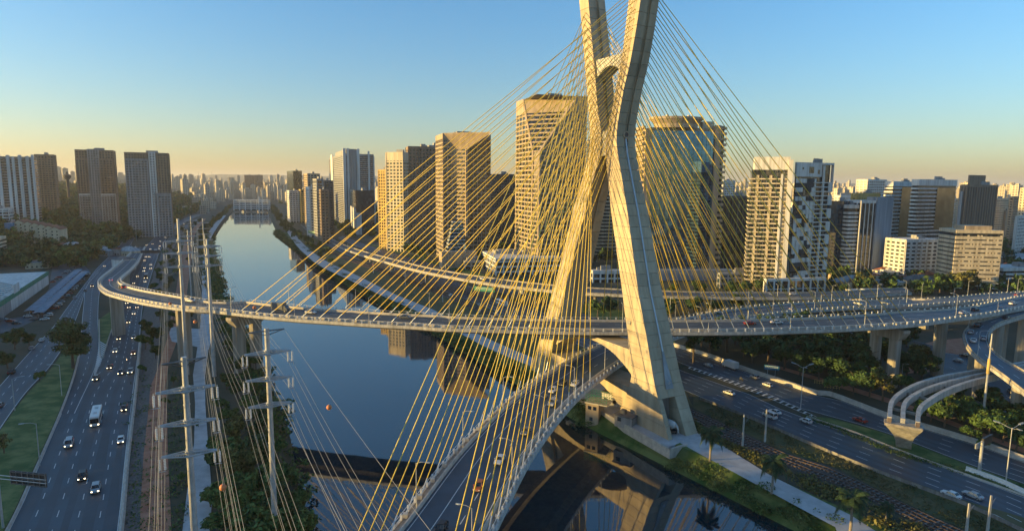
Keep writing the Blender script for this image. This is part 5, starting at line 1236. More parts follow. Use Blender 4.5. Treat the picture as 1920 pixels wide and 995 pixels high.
LR_ = [(1745,790,'round',.9),(1770,800,'dark',1.0),(1800,790,'round',1.0),(1765,770,'dark',.9),(1790,765,'dark',.9),(1830,800,'mid',.9),(1855,815,'round',.9),(1880,830,'mid',.9),(1905,845,'dark',.9),(1915,800,'dark',.9),(1870,790,'dark',1.0),(1850,770,'dark',.9),(1890,810,'round',.9),(1820,828,'mid',.6),(1840,845,'mid',.5),(1935,860,'dark',1.0)]
for i, (x, y, k, s) in enumerate(sorted(LR_)):
    put_tree(k, P(x, y, 0), f'{W3[i%6]} green tree inside the bend of the loop ramp, {ev(i+1)} from the left', s, 'trees inside the loop ramp bend')
for i, (x, y, k, s) in enumerate(sorted([(1255,600,'dark',1.3),(1300,592,'dark',1.2),(1340,590,'mid',1.1),(1120,596,'mid',1.3),(1145,592,'dark',1.2),(1380,585,'dark',1.2),(1000,555,'dark',1.0),(975,548,'dark',1.0),(950,545,'dark',.9),(880,530,'mid',.8),(860,522,'dark',.9),
    (700,448,'dark',1.5),(720,452,'dark',1.4),(690,440,'mid',1.3),(745,458,'dark',1.3),(660,440,'dark',1.3),(640,430,'olive',1.2),(650,425,'dark',1.4),(625,425,'dark',1.3),(605,418,'dark',1.5),(590,412,'dark',1.6),(570,405,'dark',1.6),(560,398,'dark',1.8),(880,490,'dark',1.3),(900,500,'dark',1.4),(925,498,'mid',1.2),(960,505,'dark',1.3),(1260,560,'dark',1.1),(1310,556,'dark',1.2),(1370,560,'dark',1.3),(1400,552,'mid',1.2),(1425,548,'dark',1.1),(620,495,'mid',.7),(640,506,'mid',.6),(600,485,'dark',.8),(585,470,'dark',.9),(575,455,'dark',1.0),(548,425,'mid',1.0),(540,412,'dark',1.1)])):
    put_tree(k, P(x, y, 0), f'{W3[i%6]} {"sunlit" if k=="olive" else "dark"} tree by the right bank roads behind the stays, {ev(i+1)} from the left', s, 'trees along the right bank roads')
for x, y, s, lab in [(1815,552,2.0,'big round gold-green tree in front of the white sunlit slab'), (1790,548,1.6,'gold-green tree left of the big one before the white slab'), (1762,548,1.5,'dark green tree at the left foot of the white slab group'), (1610,545,1.6,'gold-green tree behind the last stays on the right'), (1630,548,1.4,'olive tree right of the one behind the last stays'), (1720,500,1.5,'dark round tree before the small white apartment block'), (1704,502,1.1,'small dark tree beside the dark round one before the white apartment block'), (1735,560,1.0,'small tree above the rear viaduct')]:
    put_tree('olive' if 'gold' in lab or 'olive' in lab else 'dark', P(x, y, 0), lab, s)
# ornamental palms by the water
def palm(p, h, s, label, seed):
    t = thing('palm_tree', label, 'palm tree', p); r_ = random.Random(seed); mb = MB(); mb.tube([(0,0,-.4),(.05,0,h*.3),(0,.08,h*.7),(0,0,h)], .24*s, 8, .16*s); mb.build('trunk', 'palmbark', t)
    for k in range(20):
        a = k*2.4 + r_.uniform(-.2, .2); lift = 1.15 - 1.5*(k/19); L_ = 3.3*s*r_.uniform(.85, 1.1); mb = MB(); sp_ = []
        for j in range(8):
            f = j/7; q = L_*f; sp_.append(Vector((math.cos(a)*q*(1-.25*f*f), math.sin(a)*q*(1-.25*f*f), h + q*lift*.75 - 2.0*s*f*f*(1.1+.5*(lift < 0)))))
        mb.tube(sp_, .035*s, 3, .01); side = Vector((-math.sin(a), math.cos(a), 0))
        for j in range(22):
            f = .12 + .86*j/21; i = min(6, int(f*7)); c = sp_[i].lerp(sp_[i+1], f*7-i); ll = .85*s*math.sin(math.pi*min(1, f*.9+.12))
            for sg in (-1, 1):
                tip = c + side*sg*ll + (sp_[i+1]-sp_[i]).normalized()*ll*.5 + Vector((0,0,-.35*ll)); wd = (sp_[i+1]-sp_[i]).normalized()*.15*s
                mb.add([c-wd, c+wd, tip], [(0, 1, 2)])
        mb.build('frond', 'leaf_palm', t)
    mb = MB()
    for k in range(5): a = k*1.3; mb.tube([(0,0,h-.3),(math.cos(a)*.5,math.sin(a)*.5,h-1.2),(math.cos(a)*.6,math.sin(a)*.6,h-2.4*s)], .14*s, 4, .03)
    mb.build('dead_skirt', 'leaf_olive', t)
palm(P(1331, 862, 0), 8.2, 1.4, 'palm tree on the river path edge, nearest the mast foot', 1)
palm(P(1447, 922, 0), 8.2, 1.4, 'palm tree in the middle of the row along the pale path', 2)
palm(P(1594, 997, 0), 8.2, 1.4, 'palm tree at the lower right beside the pale path, largest in view', 3)
palm(P(1660, 980, 0), 4.2, .75, 'short palm between the largest palm and the railway', 4)
palm(P(1352, 796, 0) + Vector((1.5, -3, 0)), 2.2, .6, 'stubby palm shrub by the track side near the mast foot', 6)
# woods on the left hill: one mass of crowns that nobody could count
TM = {}
def wood(name, label, spots, m, seed, n=150, size=1.15):
    base = leaf_mesh('tmp', m, n, crown_blobs(seed, 4.2, 2.6, 8, 8), size, seed); nv = len(base.vertices)
    co = np.empty(nv*3); base.vertices.foreach_get('co', co); co = co.reshape(-1, 3); g = np.random.default_rng(seed); V_ = []
    for x, y, z, s in spots:
        a = g.uniform(0, 6.28); ca, sa = math.cos(a), math.sin(a); q = co*s*[g.uniform(.85, 1.2), g.uniform(.85, 1.2), g.uniform(.9, 1.25)]
        V_.append(np.stack([q[:, 0]*ca-q[:, 1]*sa+x, q[:, 0]*sa+q[:, 1]*ca+y, q[:, 2]+z], 1))
    V_ = np.concatenate(V_); nf = len(V_)//4; me = bpy.data.meshes.new(name)
    me.vertices.add(len(V_)); me.vertices.foreach_set('co', V_.ravel()); me.loops.add(nf*4); me.loops.foreach_set('vertex_index', np.arange(nf*4, dtype=np.int32))
    me.polygons.add(nf); me.polygons.foreach_set('loop_start', np.arange(0, nf*4, 4, dtype=np.int32)); me.materials.append(M[m]); me.update(calc_edges=True); me.validate()
    o = link(name, me, kind='stuff'); return tag(o, label, 'woods')
r = random.Random(5); A_, B2, C2 = [], [], []
for k in range(5200):
    D = 330 + 1900 * r.random()**1.4; px = r.uniform(-160, 430); q = PY(px, 400, D); dd = hwL(D) - q.x
    if dd < 28 + (70 if D < 480 else 0): continue
    if 150 < dd and D < 430 and False: continue
    x0, y0 = proj(Vector((q.x, D, H(q.x, D))))
    if -60 < x0 < 160 and 505 < y0 < 640: continue
    if r.random() < .12: continue
    (A_ if r.random() < .62 else B2 if r.random() < .75 else C2).append((q.x, D, H(q.x, D)-.8, r.uniform(.8, 1.5)*(1+D/2500)))
wood('hillside_woods', 'dark woods covering the left hillside between the towers', A_, 'leaf_dark', 3)
wood('hillside_woods', 'mid green tree crowns mixed into the dark hillside woods', B2, 'leaf_mid', 4); wood('hillside_woods', 'olive tree crowns mixed into the dark hillside woods', C2, 'leaf_olive', 5)
A_, B2 = [], []
for k in range(2600):
    D = 430 + 3000 * r.random()**1.5; px = r.uniform(520, 2050); q = PY(px, 400, D)
    if q.x < bR(D) + 14 + (75 if D < 1200 else 30) or D < 430: continue
    x0, y0 = proj(Vector((q.x, D, 0)))
    if y0 > 500 and x0 > 560 and x0 < 1550: continue
    (A_ if r.random() < .7 else B2).append((q.x, D, H(q.x, D)-.5, r.uniform(.7, 1.3)*(1+D/2800)))
wood('city_trees', 'dark street trees scattered among the right bank towers and houses', A_, 'leaf_dark', 6); wood('city_trees', 'lighter street trees scattered among the right bank towers', B2, 'leaf_mid', 7)
A_ = []
for k in range(260):
    y = r.uniform(620, 1900); x = bR(y) + r.uniform(10, 26) if r.random() < .5 else bL(y) - r.uniform(9, 20); A_.append((x, y, -.4, r.uniform(.5, 1.0)))
wood('bank_trees', 'small trees fringing the far reach of the river', A_, 'leaf_dark', 8)
for t in TP.values(): kill(t)
# ------------------------------------------------------------------ power line
def pole_thing(name, label, base, htop, r0, r1, arms, group, ins=True):
    """arms: (left tip, right tip) in scene coordinates; returns tips"""
    t = thing(name, label, 'power pole', base, world=True, group=group); B0 = Vector(base); tips = []
    n_ = 6; 
    for k in range(n_):
        z0, z1 = htop*k/n_, htop*(k+1)/n_; ra = r0 + (r1-r0)*k/n_; rb = r0 + (r1-r0)*(k+1)/n_
        mb = MB(); mb.tube([B0+Vector((0,0,z0)), B0+Vector((0,0,z1-.02))], ra, 12, rb)
        mb.tube([B0+Vector((0,0,z1-.5)), B0+Vector((0,0,z1-.25))], rb*1.14, 12); mb.build('pole_section', 'galv', t, smooth=False)
    for a, b in arms:
        a, b = Vector(a), Vector(b); c = Vector((B0.x, B0.y, (a.z+b.z)/2)); d = (b-a).normalized(); s = Vector((-d.y, d.x, 0))
        mb = MB()
        for tip in (a, b):
            for sg in (-1, 1): mb.tube([c + s*sg*r0*1.1 + Vector((0,0,-.25)), tip + s*sg*.12], .15, 4); mb.tube([c + s*sg*r0*.9 + Vector((0,0,.45)), tip + s*sg*.1 + Vector((0,0,.12))], .10, 4)
            for q in (.2, .4, .6, .8): m_ = c.lerp(tip, q); wd = r0*1.1*(1-q); mb.tube([m_ - s*(wd+.1), m_ + s*(wd+.1)], .06, 4); m2 = c.lerp(tip, q+.1); mb.tube([m_ + s*(wd+.1), m2 - s*(wd*.8)], .05, 4)
        mb.tube([c - Vector((0,0,.5)), c + Vector((0,0,.6))], r0*1.15, 10); mb.build('crossarm', 'galv', t)
        for sg, tip in ((-1, a), (1, b)):
            if ins:
                for o in (-.45, .45):
                    p = tip - d*sg*.1 + s*0 + d*o*.9; mb = MB(); mb.tube([p + Vector((0,0,.1)), p - Vector((0,0,.35))], .05, 4)
                    for q in range(7): mb.tube([p - Vector((0,0,.38+q*.27)), p - Vector((0,0,.38+q*.27+.2))], .21, 7, .12)
                    mb.build('insulator', 'insul', t); 
                mb = MB(); p = tip - Vector((0,0,2.45)); mb.tube([p - d*.6, p + d*.6], .07, 4); mb.build('yoke', 'galv', t)
            tips.append((tip - Vector((0,0,2.5)), d))
    return t, tips
def vbase(px, py, z): q = P(px, py, z); return Vector((q.x, q.y, 0))
def armpts(base, rows):
    o = []
    for (ax, ay, bx, by, cy_) in rows:
        z = height_at(base, cy_); a, b = P(ax, ay, z), P(bx, by, z); c = Vector((base.x, base.y, z)); d = (b-a); d.z = 0; h = d.length/2; d.normalize(); o.append((c - d*h, c + d*h))
    return o
GP = 'steel power poles along the left bank'
b1_ = vbase(345, 672, 46); N1, t1_ = pole_thing('power_pole', 'nearest left power pole, sunlit steel tube with three insulated crossarms, beside the dirt strip', b1_, 46.3, .62, .44,
    armpts(b1_, [(288,738,400,722,730), (293,797,402,782,792), (299,857,405,842,850)]), GP)
tp = armpts(b1_, [(300,683,384,669,676)])[0]; mb = MB(); mb.tube([tp[0], tp[1]], .14, 4); 
for q in (-1, 1): mb.tube([tp[0], Vector((b1_.x, b1_.y, tp[0].z-.9)), tp[1]], .09, 4)
mb.build('earth_wire_arm', 'galv_dark', N1)
b3_ = vbase(500, 618, 46); N3, t3_ = pole_thing('power_pole', 'right hand near power pole standing in front of the river, three crossarms with paired insulators', b3_, 46.3, .62, .44,
    armpts(b3_, [(456,666,543,656,661), (459,715,545,705,710), (465,764,547,753,759)]), GP)
tp3 = armpts(b3_, [(466,624,533,616,620)])[0]; mb = MB(); mb.tube([tp3[0], tp3[1]], .14, 4); mb.tube([tp3[0], Vector((b3_.x, b3_.y, tp3[0].z-.9)), tp3[1]], .1, 4); mb.build('earth_wire_arm', 'galv_dark', N3)
f1 = P(351, 702, 0); h1 = height_at(f1, 410)
def rowarm(base, cy_, l, r_): z = height_at(base, cy_); c = Vector((base.x, base.y, z)); d = Vector((.88, .47, 0)); return (c - d*l, c + d*r_)
F1, tf1 = pole_thing('power_pole', 'far left power pole rising behind the nearest one, lit along its left edge', f1, h1, .8, .42, [rowarm(f1, y, 5, 4.5) for y in (452, 475, 500)], GP)
f2 = P(402, 705, 0); h2 = height_at(f2, 448)
F2, tf2 = pole_thing('power_pole', 'power pole right of the far left one, in front of the curved deck', f2, h2, .8, .42, [rowarm(f2, y, 4.0, 4.5) for y in (462, 480, 498)], GP)
DIR = Vector((-76, 152, 0)); gp = []
for k in range(1, 3):
    for j, (b_, h_) in enumerate(((f1, 44), (f2, 42))):
        p = b_ + DIR*k*1.05; p.z = 0
        if not (370 < proj(p)[1]): continue
        t, tt = pole_thing('power_pole', f'thin distant power pole up the left bank, {ev(k)} beyond the {"far left" if j == 0 else "deck side"} pole', p, h_, .5, .32, [(p + Vector((-4.4,-2.3,z)), p + Vector((4.4,2.3,z))) for z in (h_-4, h_-9, h_-14)], GP, ins=False); gp.append((j, k, tt))
def wire(a, b, sag, name='power_wire', label=None, r_=.03):
    pts = [a.lerp(b, k/14) - Vector((0, 0, sag*4*(k/14)*(1-k/14))) for k in range(15)]; mb = MB(); mb.tube(pts, r_, 4); return mb
NEXT = Vector((80, -146, 0)); wn = 0
def circuit(tA, tB, grp, where, sag=4.0):
    global wn
    for i, ((p, d), (q, e_)) in enumerate(zip(tA, tB)):
        for o in (-.4, .4):
            m_ = wire(p + d*o, q + e_*o, sag); ob = m_.build('power_wire', 'wire'); tag(ob, f'{"outer" if (o < 0) == (i % 2 == 0) else "inner"} {"left" if i % 2 == 0 else "right"} conductor of the {["upper","middle","lower"][i//2]} crossarm, {where}', 'power wire', grp)
circuit(t1_, [(p + NEXT, d) for p, d in t1_], 'wires of the nearest left pole', 'from the nearest left pole towards us')
circuit(t3_, [(p + NEXT, d) for p, d in t3_], 'wires of the pole in front of the river', 'from the river side pole towards us')
circuit(tf1, t1_, 'wires between the left poles', 'between the far left and nearest left pole')
circuit(tf2, t3_, 'wires between the river side poles', 'between the deck side pole and river side pole')
for j, src_ in ((0, tf1), (1, tf2)):
    prev = src_
    for jj, k, tt in [g_ for g_ in gp if g_[0] == j]:
        circuit(prev, tt, 'distant wires up the left bank', f'distant stretch {ev(k)} beyond the {"far left" if j == 0 else "deck side"} pole'); prev = tt
for (A, lab, tips_) in ((N1, 'nearest left', tp), (N3, 'river side', tp3)):
    for i, p in enumerate(tips_): 
        ob = wire(p, p + NEXT + Vector((0, 0, 2)), 2.5).build('earth_wire', 'wire'); tag(ob, f'{"left" if i == 0 else "right"} earth wire on top of the {lab} pole', 'earth wire')
def ball(px, py, seg, D, rad, lab):
    p = PY(px, py, D); bm_ = MB(); n_ = 12; rings = [[(rad*math.sin(math.pi*i/8)*math.cos(k*2*math.pi/n_), rad*math.sin(math.pi*i/8)*math.sin(k*2*math.pi/n_), -rad*math.cos(math.pi*i/8)) for k in range(n_)] for i in range(1, 8)]
    t = thing('marker_ball', lab, 'marker ball', p); bm_.loft(rings); bm_.build('shell', 'orange', t, smooth=True); m2 = MB(); m2.tube([(0,0,-rad*1.15),(0,0,rad*1.15)], .06, 5); m2.build('clamp', 'galv', t)
    m3 = MB(); m3.tube([(rad*1.01*math.cos(k*math.pi/8), rad*1.01*math.sin(k*math.pi/8), 0) for k in range(17)], .02, 4); m3.build('seam', 'orange', t)
    return t, p
ball(418, 913, 0, 72, .42, 'salmon marker ball low left on the wires beside the nearest pole')
ball(617, 763, 0, 95, .42, 'orange marker ball on the wire over the river')
ball(366, 603, 0, 170, .5, 'small orange marker ball beside the left pole in front of the curved deck')
ball(319, 569, 0, 200, .5, 'small dark marker ball left of the poles over the curved deck')
ball(477, 576, 0, 210, .6, 'small dark marker ball seen against the deck left end')
# the wires that carry the balls
for a, b, lab in ((PY(540, 640, 122), PY(900, 1210, 40), 'outermost right wire with an orange marker ball, over the river'), (tp[1] + Vector((.4, .2, 0)), PY(455, 1240, 42), 'wire with a salmon marker ball right of the nearest pole')):
    pass
# ------------------------------------------------------------------ lamps
for i, (x, y, rz) in enumerate([(300,0,0)][:0]): pass
kk = 0
def deck_lamps(pts, side_pts, step, off, label, group, z_=.1, lim=None, s=1.0):
    global kk
    lst = along(pts, step, off); q = []
    for p, t in lst:
        if lim and not lim(p): continue
        q.append((p, t))
    for i, (p, t) in enumerate(q):
        inward = side_pts; a = math.atan2(t.y, t.x); put_lamp(p + Vector((0, 0, z_)), a + (math.pi if inward else 0), label % ev(i+1), group, s)
deck_lamps(inset(UN, UF, 1.4), True, 30, 8, 'lamp on the near edge of the upper deck, %s from the left', 'lamps on the upper deck near edge')
deck_lamps(inset(UF, UN, 1.4), False, 30, 22, 'lamp on the far edge of the upper deck, %s from the left', 'lamps on the upper deck far edge')
deck_lamps(inset(LLe, LRi, 1.3), False, 28, 10, 'lamp on the left edge of the lower deck, %s from the near end', 'lamps on the lower deck left edge')
deck_lamps(inset(LRi, LLe, 1.3), True, 28, 24, 'lamp on the right edge of the lower deck, %s from the near end', 'lamps on the lower deck right edge')
deck_lamps(inset(L2_, R2_, 1.0), False, 28, 6, 'lamp on the far edge of the right approach viaduct, %s from the left', 'lamps of the right approach viaduct')
deck_lamps(inset(R2_, L2_, 1.0), True, 28, 18, 'lamp on the near edge of the right approach viaduct, %s from the left', 'lamps of the right approach viaduct')
deck_lamps(inset(L4_, R4_, 1.0), False, 30, 6, 'lamp on the rear approach viaduct, %s from the left', 'lamps of the rear viaduct')
deck_lamps(inset(R3_, L3_, 1.0), True, 34, 30, 'lamp on the outer edge of the loop ramp, %s from its top', 'lamps of the loop ramp')
deck_lamps(inset(R5_, L5_, .6), True, 45, 10, 'lamp along the elevated road behind the stays, %s from the left', 'lamps of the elevated road', s=.85)
for x, y, rz, s, lab in [(75,873,-60,1.3,'lamp on the grass verge beside the left motorway, lowest one'), (116,742,-60,1.25,'lamp on the grass verge, second above the lowest one'), (138,688,-60,1.3,'lamp beside the big spreading tree'), (28,770,120,1.2,'lamp beside the avenue at the left edge'),
    (1613,720,30,.8,'left one of three park lamps below the deck pier'), (1690,715,30,.8,'middle one of three park lamps right of the deck pier'), (1733,690,30,.8,'right one of three park lamps right of the deck pier'),
    (247,470,0,1.3,'lamp at the foot of the curved approach ramp'), (256,452,0,2.2,'tall mast lamp above the ramp foot'), (763,445,0,2.2,'tall mast lamp before the cream grid tower'), (1296,672,0,1.2,'thin green lamp post just right of the mast foot'), (1028,600,0,1.0,'lamp seen behind the deck left of the mast')]:
    put_lamp(P(x, y, 0), R(rz), lab, None, s)
def multi_lamp(p, h, n_, lab):
    t = thing('street_lamp', lab, 'street lamp', p); mb = MB(); mb.tube([(0,0,0),(0,0,h)], .16, 8, .09); mb.build('pole', 'galv', t)
    for k in range(n_):
        a = k*2*math.pi/n_ + .3; c, s_ = math.cos(a), math.sin(a); mb = MB(); mb.tube([(0,0,h-.3),(c*1.2,s_*1.2,h+.1),(c*2.6,s_*2.6,h+.7)], .06, 5); mb.build('arm', 'galv', t)
        mb = MB(); mb.obox((c*3.2,s_*3.2,h+.75), (c,s_,.15), (-s_,c,0), (0,0,1), .75, .3, .1); mb.build('lamp_head', 'roof_metal', t)
multi_lamp(P(1501, 765, 0), 14.5, 3, 'three-armed lamp on the grass median left of the flared monorail pier')
multi_lamp(P(1886, 902, 0), 14.5, 3, 'three-armed lamp on the median at the lower right')
q = P(1841, 800, 0); t = thing('mast_pole', 'very tall thin grey-green pole in front of the loop ramp', 'pole', q); mb = MB(); mb.tube([(0,0,0),(0,0,height_at(q, 625))], .42, 10, .2); mb.build('pole', 'galv', t); mb = MB(); mb.tube([(0,0,height_at(q,700)),(0,0,height_at(q,672))], .46, 10, .42); mb.build('yellow_band', 'w_yellow', t)
def catpost(x, y, ytop, lab, arm=1):
    p = P(x, y, 0); h = height_at(p, ytop); t = thing('catenary_post', lab, 'catenary post', p); mb = MB(); mb.loft([[(-a,-a*.7,z),(a,-a*.7,z),(a,a*.7,z),(-a,a*.7,z)] for z, a in ((-.3,.27),(h,.17))]); mb.build('post', 'concrete_pale', t)
    mb = MB(); mb.tube([(0,0,h*.78),(2.2,1.4,h*.86)], .05, 4); mb.tube([(0,0,h*.68),(2.2,1.4,h*.86)], .04, 4); mb.build('bracket', 'galv_dark', t)
catpost(1392, 836, 777, 'concrete catenary post on the river side of the railway, left of the middle palm'); catpost(1434, 828, 767, 'concrete catenary post between railway and expressway, above the middle palm')
catpost(1811, 1004, 943, 'concrete catenary post at the lower right, left of a pair'); catpost(1851, 998, 928, 'concrete catenary post at the lower right, right of a pair')
for i, (x, y, t_) in enumerate([(1000,640,610),(830,566,538),(760,535,510),(700,512,490)]): catpost(x, y, t_, f'catenary post beside the railway behind the deck, {ev(4-i)} from the left')
# ------------------------------------------------------------------ signs
def sign(name, label, p0, p1, post_px, w_, h_, z0, m, face, lines=0, back=False, posts=2, rz=0.0):
    t = thing(name, label, 'sign', p0, rz); mb = MB(); mb.box(-w_/2, -.06, z0, w_/2, .06, z0+h_); mb.build('panel', m, t); n_ = 3 if w_ > 6 else 2
    for k in range(n_):
        x = -w_/2 + w_*(k+.5)/n_; mb = MB(); mb.tube([(x, .16, 0 if posts else z0-.3), (x, .16, z0+h_)], .1, 5); mb.build('post', 'galv', t)
    for k in range(lines):
        mb = MB(); z = z0 + h_*(.78 - .28*k); x = -w_*.42; g = random.Random(k+3)
        while x < w_*.38: q_ = g.uniform(.25, .7); mb.box(x, -.075, z-.16, x+q_, -.055, z+.1); x += q_ + .18
        mb.build('text_line', 'paint', t)
    return t
sign('road_sign', 'blue road sign with white lines of text on posts before the dark park trees', P(1446, 705, 0), 0, 0, 5.6, 1.9, 2.6, 'sign_blue', 0, 2, rz=R(-18))
sign('gantry_sign', 'green overhead sign board over the right bank road behind the stays', P(908, 562, 0), 0, 0, 15, 3.0, 5.5, 'sign_green', 0, 2, rz=R(-25))
sign('gantry_sign', 'small teal sign board right of the green overhead sign behind the stays', P(957, 562, 0), 0, 0, 6, 3.0, 4.5, 'sign_blue', 0, 2, rz=R(-25))
sign('gantry_sign', 'far green overhead sign over the right bank road below the white finned tower', P(588, 446, 0), 0, 0, 20, 3.4, 6, 'sign_green', 0, 1, rz=R(-30))
sign('gantry_sign', 'dark backed overhead sign across the left motorway beyond the ramp', P(283, 486, 0), 0, 0, 17, 2.6, 6, 'dark', 0, 0, rz=R(12))
# message gantry at the lower left, seen from behind
g0 = vbase(6, 985, 0); g0 = P(6, 990, 0); t = thing('message_sign', 'dark variable message sign on a steel cantilever at the lower left, seen from behind', 'sign', g0, world=True)
hz = height_at(g0, 893); tip = P(86, 900, hz+.3); mb = MB(); mb.tube([g0, g0+Vector((0,0,hz+.6))], .24, 10, .18); mb.build('column', 'galv', t)
A0 = g0 + Vector((0,0,hz)); d = (tip-A0); d.z = 0; L_ = d.length; d.normalize(); u_ = Vector((-d.y, d.x, 0)); mb = MB()
for o in (0, .8): mb.tube([A0+Vector((0,0,o-.4)), A0+d*L_+Vector((0,0,o-.4))], .09, 6)
mb.build('arm', 'galv', t); c_ = A0 + d*(L_*.62) + Vector((0,0,.1)); hw_ = L_*.36; mb = MB(); mb.obox(c_ + u_*.3, d, u_, (0,0,1), hw_, .14, 1.5); mb.build('display_box', 'dark', t)
for k in range(7): mb = MB(); mb.obox(c_ + d*(-hw_ + 2*hw_*k/6) + u_*.08, d, u_, (0,0,1), .05, .08, 1.55); mb.build('rib', 'galv_dark', t)
for z in (-1.3, 0, 1.3): mb = MB(); mb.obox(c_ + Vector((0,0,z)) + u_*.06, d, u_, (0,0,1), hw_, .06, .05); mb.build('rail', 'galv_dark', t)
p = P(1836, 884, 0); t = thing('message_sign', 'dark message sign on a thick grey column on the median at the lower right', 'sign', p); mb = MB(); mb.tube([(0,0,0),(0,0,8.6)], .42, 10, .36); mb.build('column', 'galv', t)
mb = MB(); mb.obox((2.4,1.6,8.2), (.83,.55,0), (-.55,.83,0), (0,0,1), 2.9, .25, 1.1); mb.build('display_box', 'dark', t); mb = MB(); mb.tube([(-2.6,-1.4,7.4),(4.4,2.9,7.4)], .12, 6); mb.tube([(-2.6,-1.4,8.4),(4.4,2.9,8.4)], .1, 6); mb.build('arm', 'galv', t)
for o in (-2.4, -1.6): mb = MB(); mb.box(o-.35, o*.55-.2, 7.0, o+.25, o*.55+.25, 8.3); mb.build('camera_box', 'roof_metal', t)
# ------------------------------------------------------------------ quay, hut cage, mixer lorry
qy = thing('quay_wall', 'concrete quay edge and apron along the water under the near mast leg', 'quay', P(1200, 800, 0), world=True)
pts = [(1062,742),(1110,762),(1150,785),(1186,806),(1222,826),(1256,845),(1290,835)]
qp = [P(a, b, 0) for a, b in pts]
for i in range(len(qp)-1):
    a, b = qp[i], qp[i+1]; n3 = max(1, int((b-a).length/3))
    for k in range(n3):
        s0, s1 = a.lerp(b, k/n3), a.lerp(b, (k+.985)/n3); mb = MB(); sweep(mb, [s0, s1], [(0,-2.4),(0,.45),(-.7,.45),(-.7,-2.4)] if True else []); mb.build('wall_block', 'barrier', qy)
mb = MB(); ap = [P(a, b, 0) for a, b in [(1062,738),(1110,758),(1150,780),(1186,801),(1222,821),(1254,838),(1312,815),(1300,790),(1210,748),(1140,715),(1085,705)]]; z_ = .12
mb.add([(p.x, p.y, z_) for p in ap] + [(p.x, p.y, -.5) for p in ap], [tuple(range(len(ap)))] + [(i, i+len(ap), (i+1) % len(ap)+len(ap), (i+1) % len(ap)) for i in range(len(ap))]); mb.build('apron', 'path', qy)
mh = P(1106, 778, 0); cg = thing('pump_house', 'small ochre pump house with openings and green roof cage at the quay end', 'pump house', P(1098, 772, 0), R(-28))
mb = MB(); mb.box(0, 0, -5, 4.5, 5, 3.2); mb.build('wall', 'w_tan', cg); mb = MB(); mb.box(-.3, -.3, 3.2, 7.5, 5.6, 3.6); mb.build('roof', 'concrete_pale', cg)
for z, x in ((1.2, .8), (1.2, 2.6), (-2.6, 1.4)): mb = MB(); mb.box(x, -.08, z, x+1.1, .3, z+1.2); mb.build('opening', 'glass_dark', cg)
mb = MB()
for k in range(9): 
    for y in (0, 5.2): mb.tube([(k*.9, y, 3.6), (k*.9, y, 6.2)], .05, 4)
for z in (4.4, 5.3, 6.2):
    for y in (0, 5.2): mb.tube([(0, y, z), (7.2, y, z)], .05, 4)
    for x in (0, 7.2): mb.tube([(x, 0, z), (x, 5.2, z)], .05, 4)
mb.build('cage', 'sign_green', cg)
q = W(ext(E2, 2)+4.2, sw(2)*.38, 0.15); mx_ = thing('mixer_lorry', 'concrete mixer lorry parked in the hollow foot of the near mast leg', 'lorry', q, math.atan2(UU.y, UU.x)); mb = MB()
mb.box(-3, -1.1, .7, 3.5, 1.1, 1.2); mb.build('chassis', 'dark', mx_); mb = MB(); mb.loft([[(x, r_*math.cos(k*math.pi/7), 2.6 + x*-.12 + r_*math.sin(k*math.pi/7)) for k in range(14)] for x, r_ in ((-3.3,.65),(-2.2,1.15),(-.4,1.45),(1.0,1.35),(2.2,.8))]); mb.build('drum', 'w_white', mx_, smooth=True)
mb = MB(); mb.tube([(-3.1,0,3.2),(-3.9,0,3.0),(-4.3,0,2.0),(-4.4,0,1.2)], .38, 8, .2); mb.build('chute', 'galv', mx_)
for x in (-2.4, -1.2, 2.6):
    for y in (-1.05, 1.05): mb = MB(); mb.tube([(x, y-.16, .5), (x, y+.16, .5)], .5, 12); mb.build('wheel', 'dark', mx_)
mb = MB(); mb.box(2.3, -1.15, 1.0, 3.9, 1.15, 3.0); mb.build('cab', 'w_white', mx_)
# orange mesh fences catching the sun beside the park path
for i, (x, y, l) in enumerate([(1527,718,4.5),(1546,726,5.0)]):
    t = thing('mesh_fence', f'{"left" if i == 0 else "right"} yellow lattice frame in the sunlit gap beside the park path', 'fence', P(x, y, 0), R(-25)); mb = MB()
    for k in range(6): mb.tube([(k*l/5, 0, 0), (k*l/5, 0, 1.6)], .07, 4)
    for z in (.4, 1.0, 1.6): mb.tube([(0, 0, z), (l, 0, z)], .06, 4)
    mb.build('lattice', 'w_yellow', t)
# low walls with murals under the viaduct
for i, (a, b) in enumerate([((1712,648),(1763,662)), ((1768,662),(1738,688))]):
    pa, pb = P(*a, 0), P(*b, 0); t = thing('painted_wall', f'pale blue painted wall under the right approach, {"rear" if i == 0 else "front"} side of the enclosure', 'wall', pa, world=True); mb = MB(); sweep(mb, [pa, pb], [(-.12,0),(-.12,2.6),(.12,2.6),(.12,0)]); mb.build('wall', 'w_blue', t)
# ------------------------------------------------------------------ vehicles
def paint(n_, c, rough=.3, metal=.2):
    m = mat(n_, c, rough, .05, 1, metal=metal, spec=.6); M[n_] = m
for n_, c in (('white',(.62,.62,.61)),('silver',(.34,.36,.38)),('grey',(.13,.14,.15)),('black',(.015,.016,.018)),('red',(.30,.03,.018)),('dark blue',(.02,.04,.09)),('orange',(.42,.11,.02)),('yellow',(.62,.42,.05))): paint(n_, c)
M['tyre'] = mat('tyre', (.015,.015,.015), .85); M['hub'] = mat('wheel_hub', (.3,.3,.31), .4, metal=.6)
M['lamp_on'] = mat('headlight_lit', (.8,.75,.6), .3, emit=(1, .78, .45, 3.5)); M['lamp_off'] = mat('headlight_glass', (.5,.5,.48), .15); M['tail'] = mat('tail_light', (.35,.01,.01), .3); M['tail_on'] = mat('tail_light_lit', (.5,.02,.01), .3, emit=(1,.05,.02,1.5))
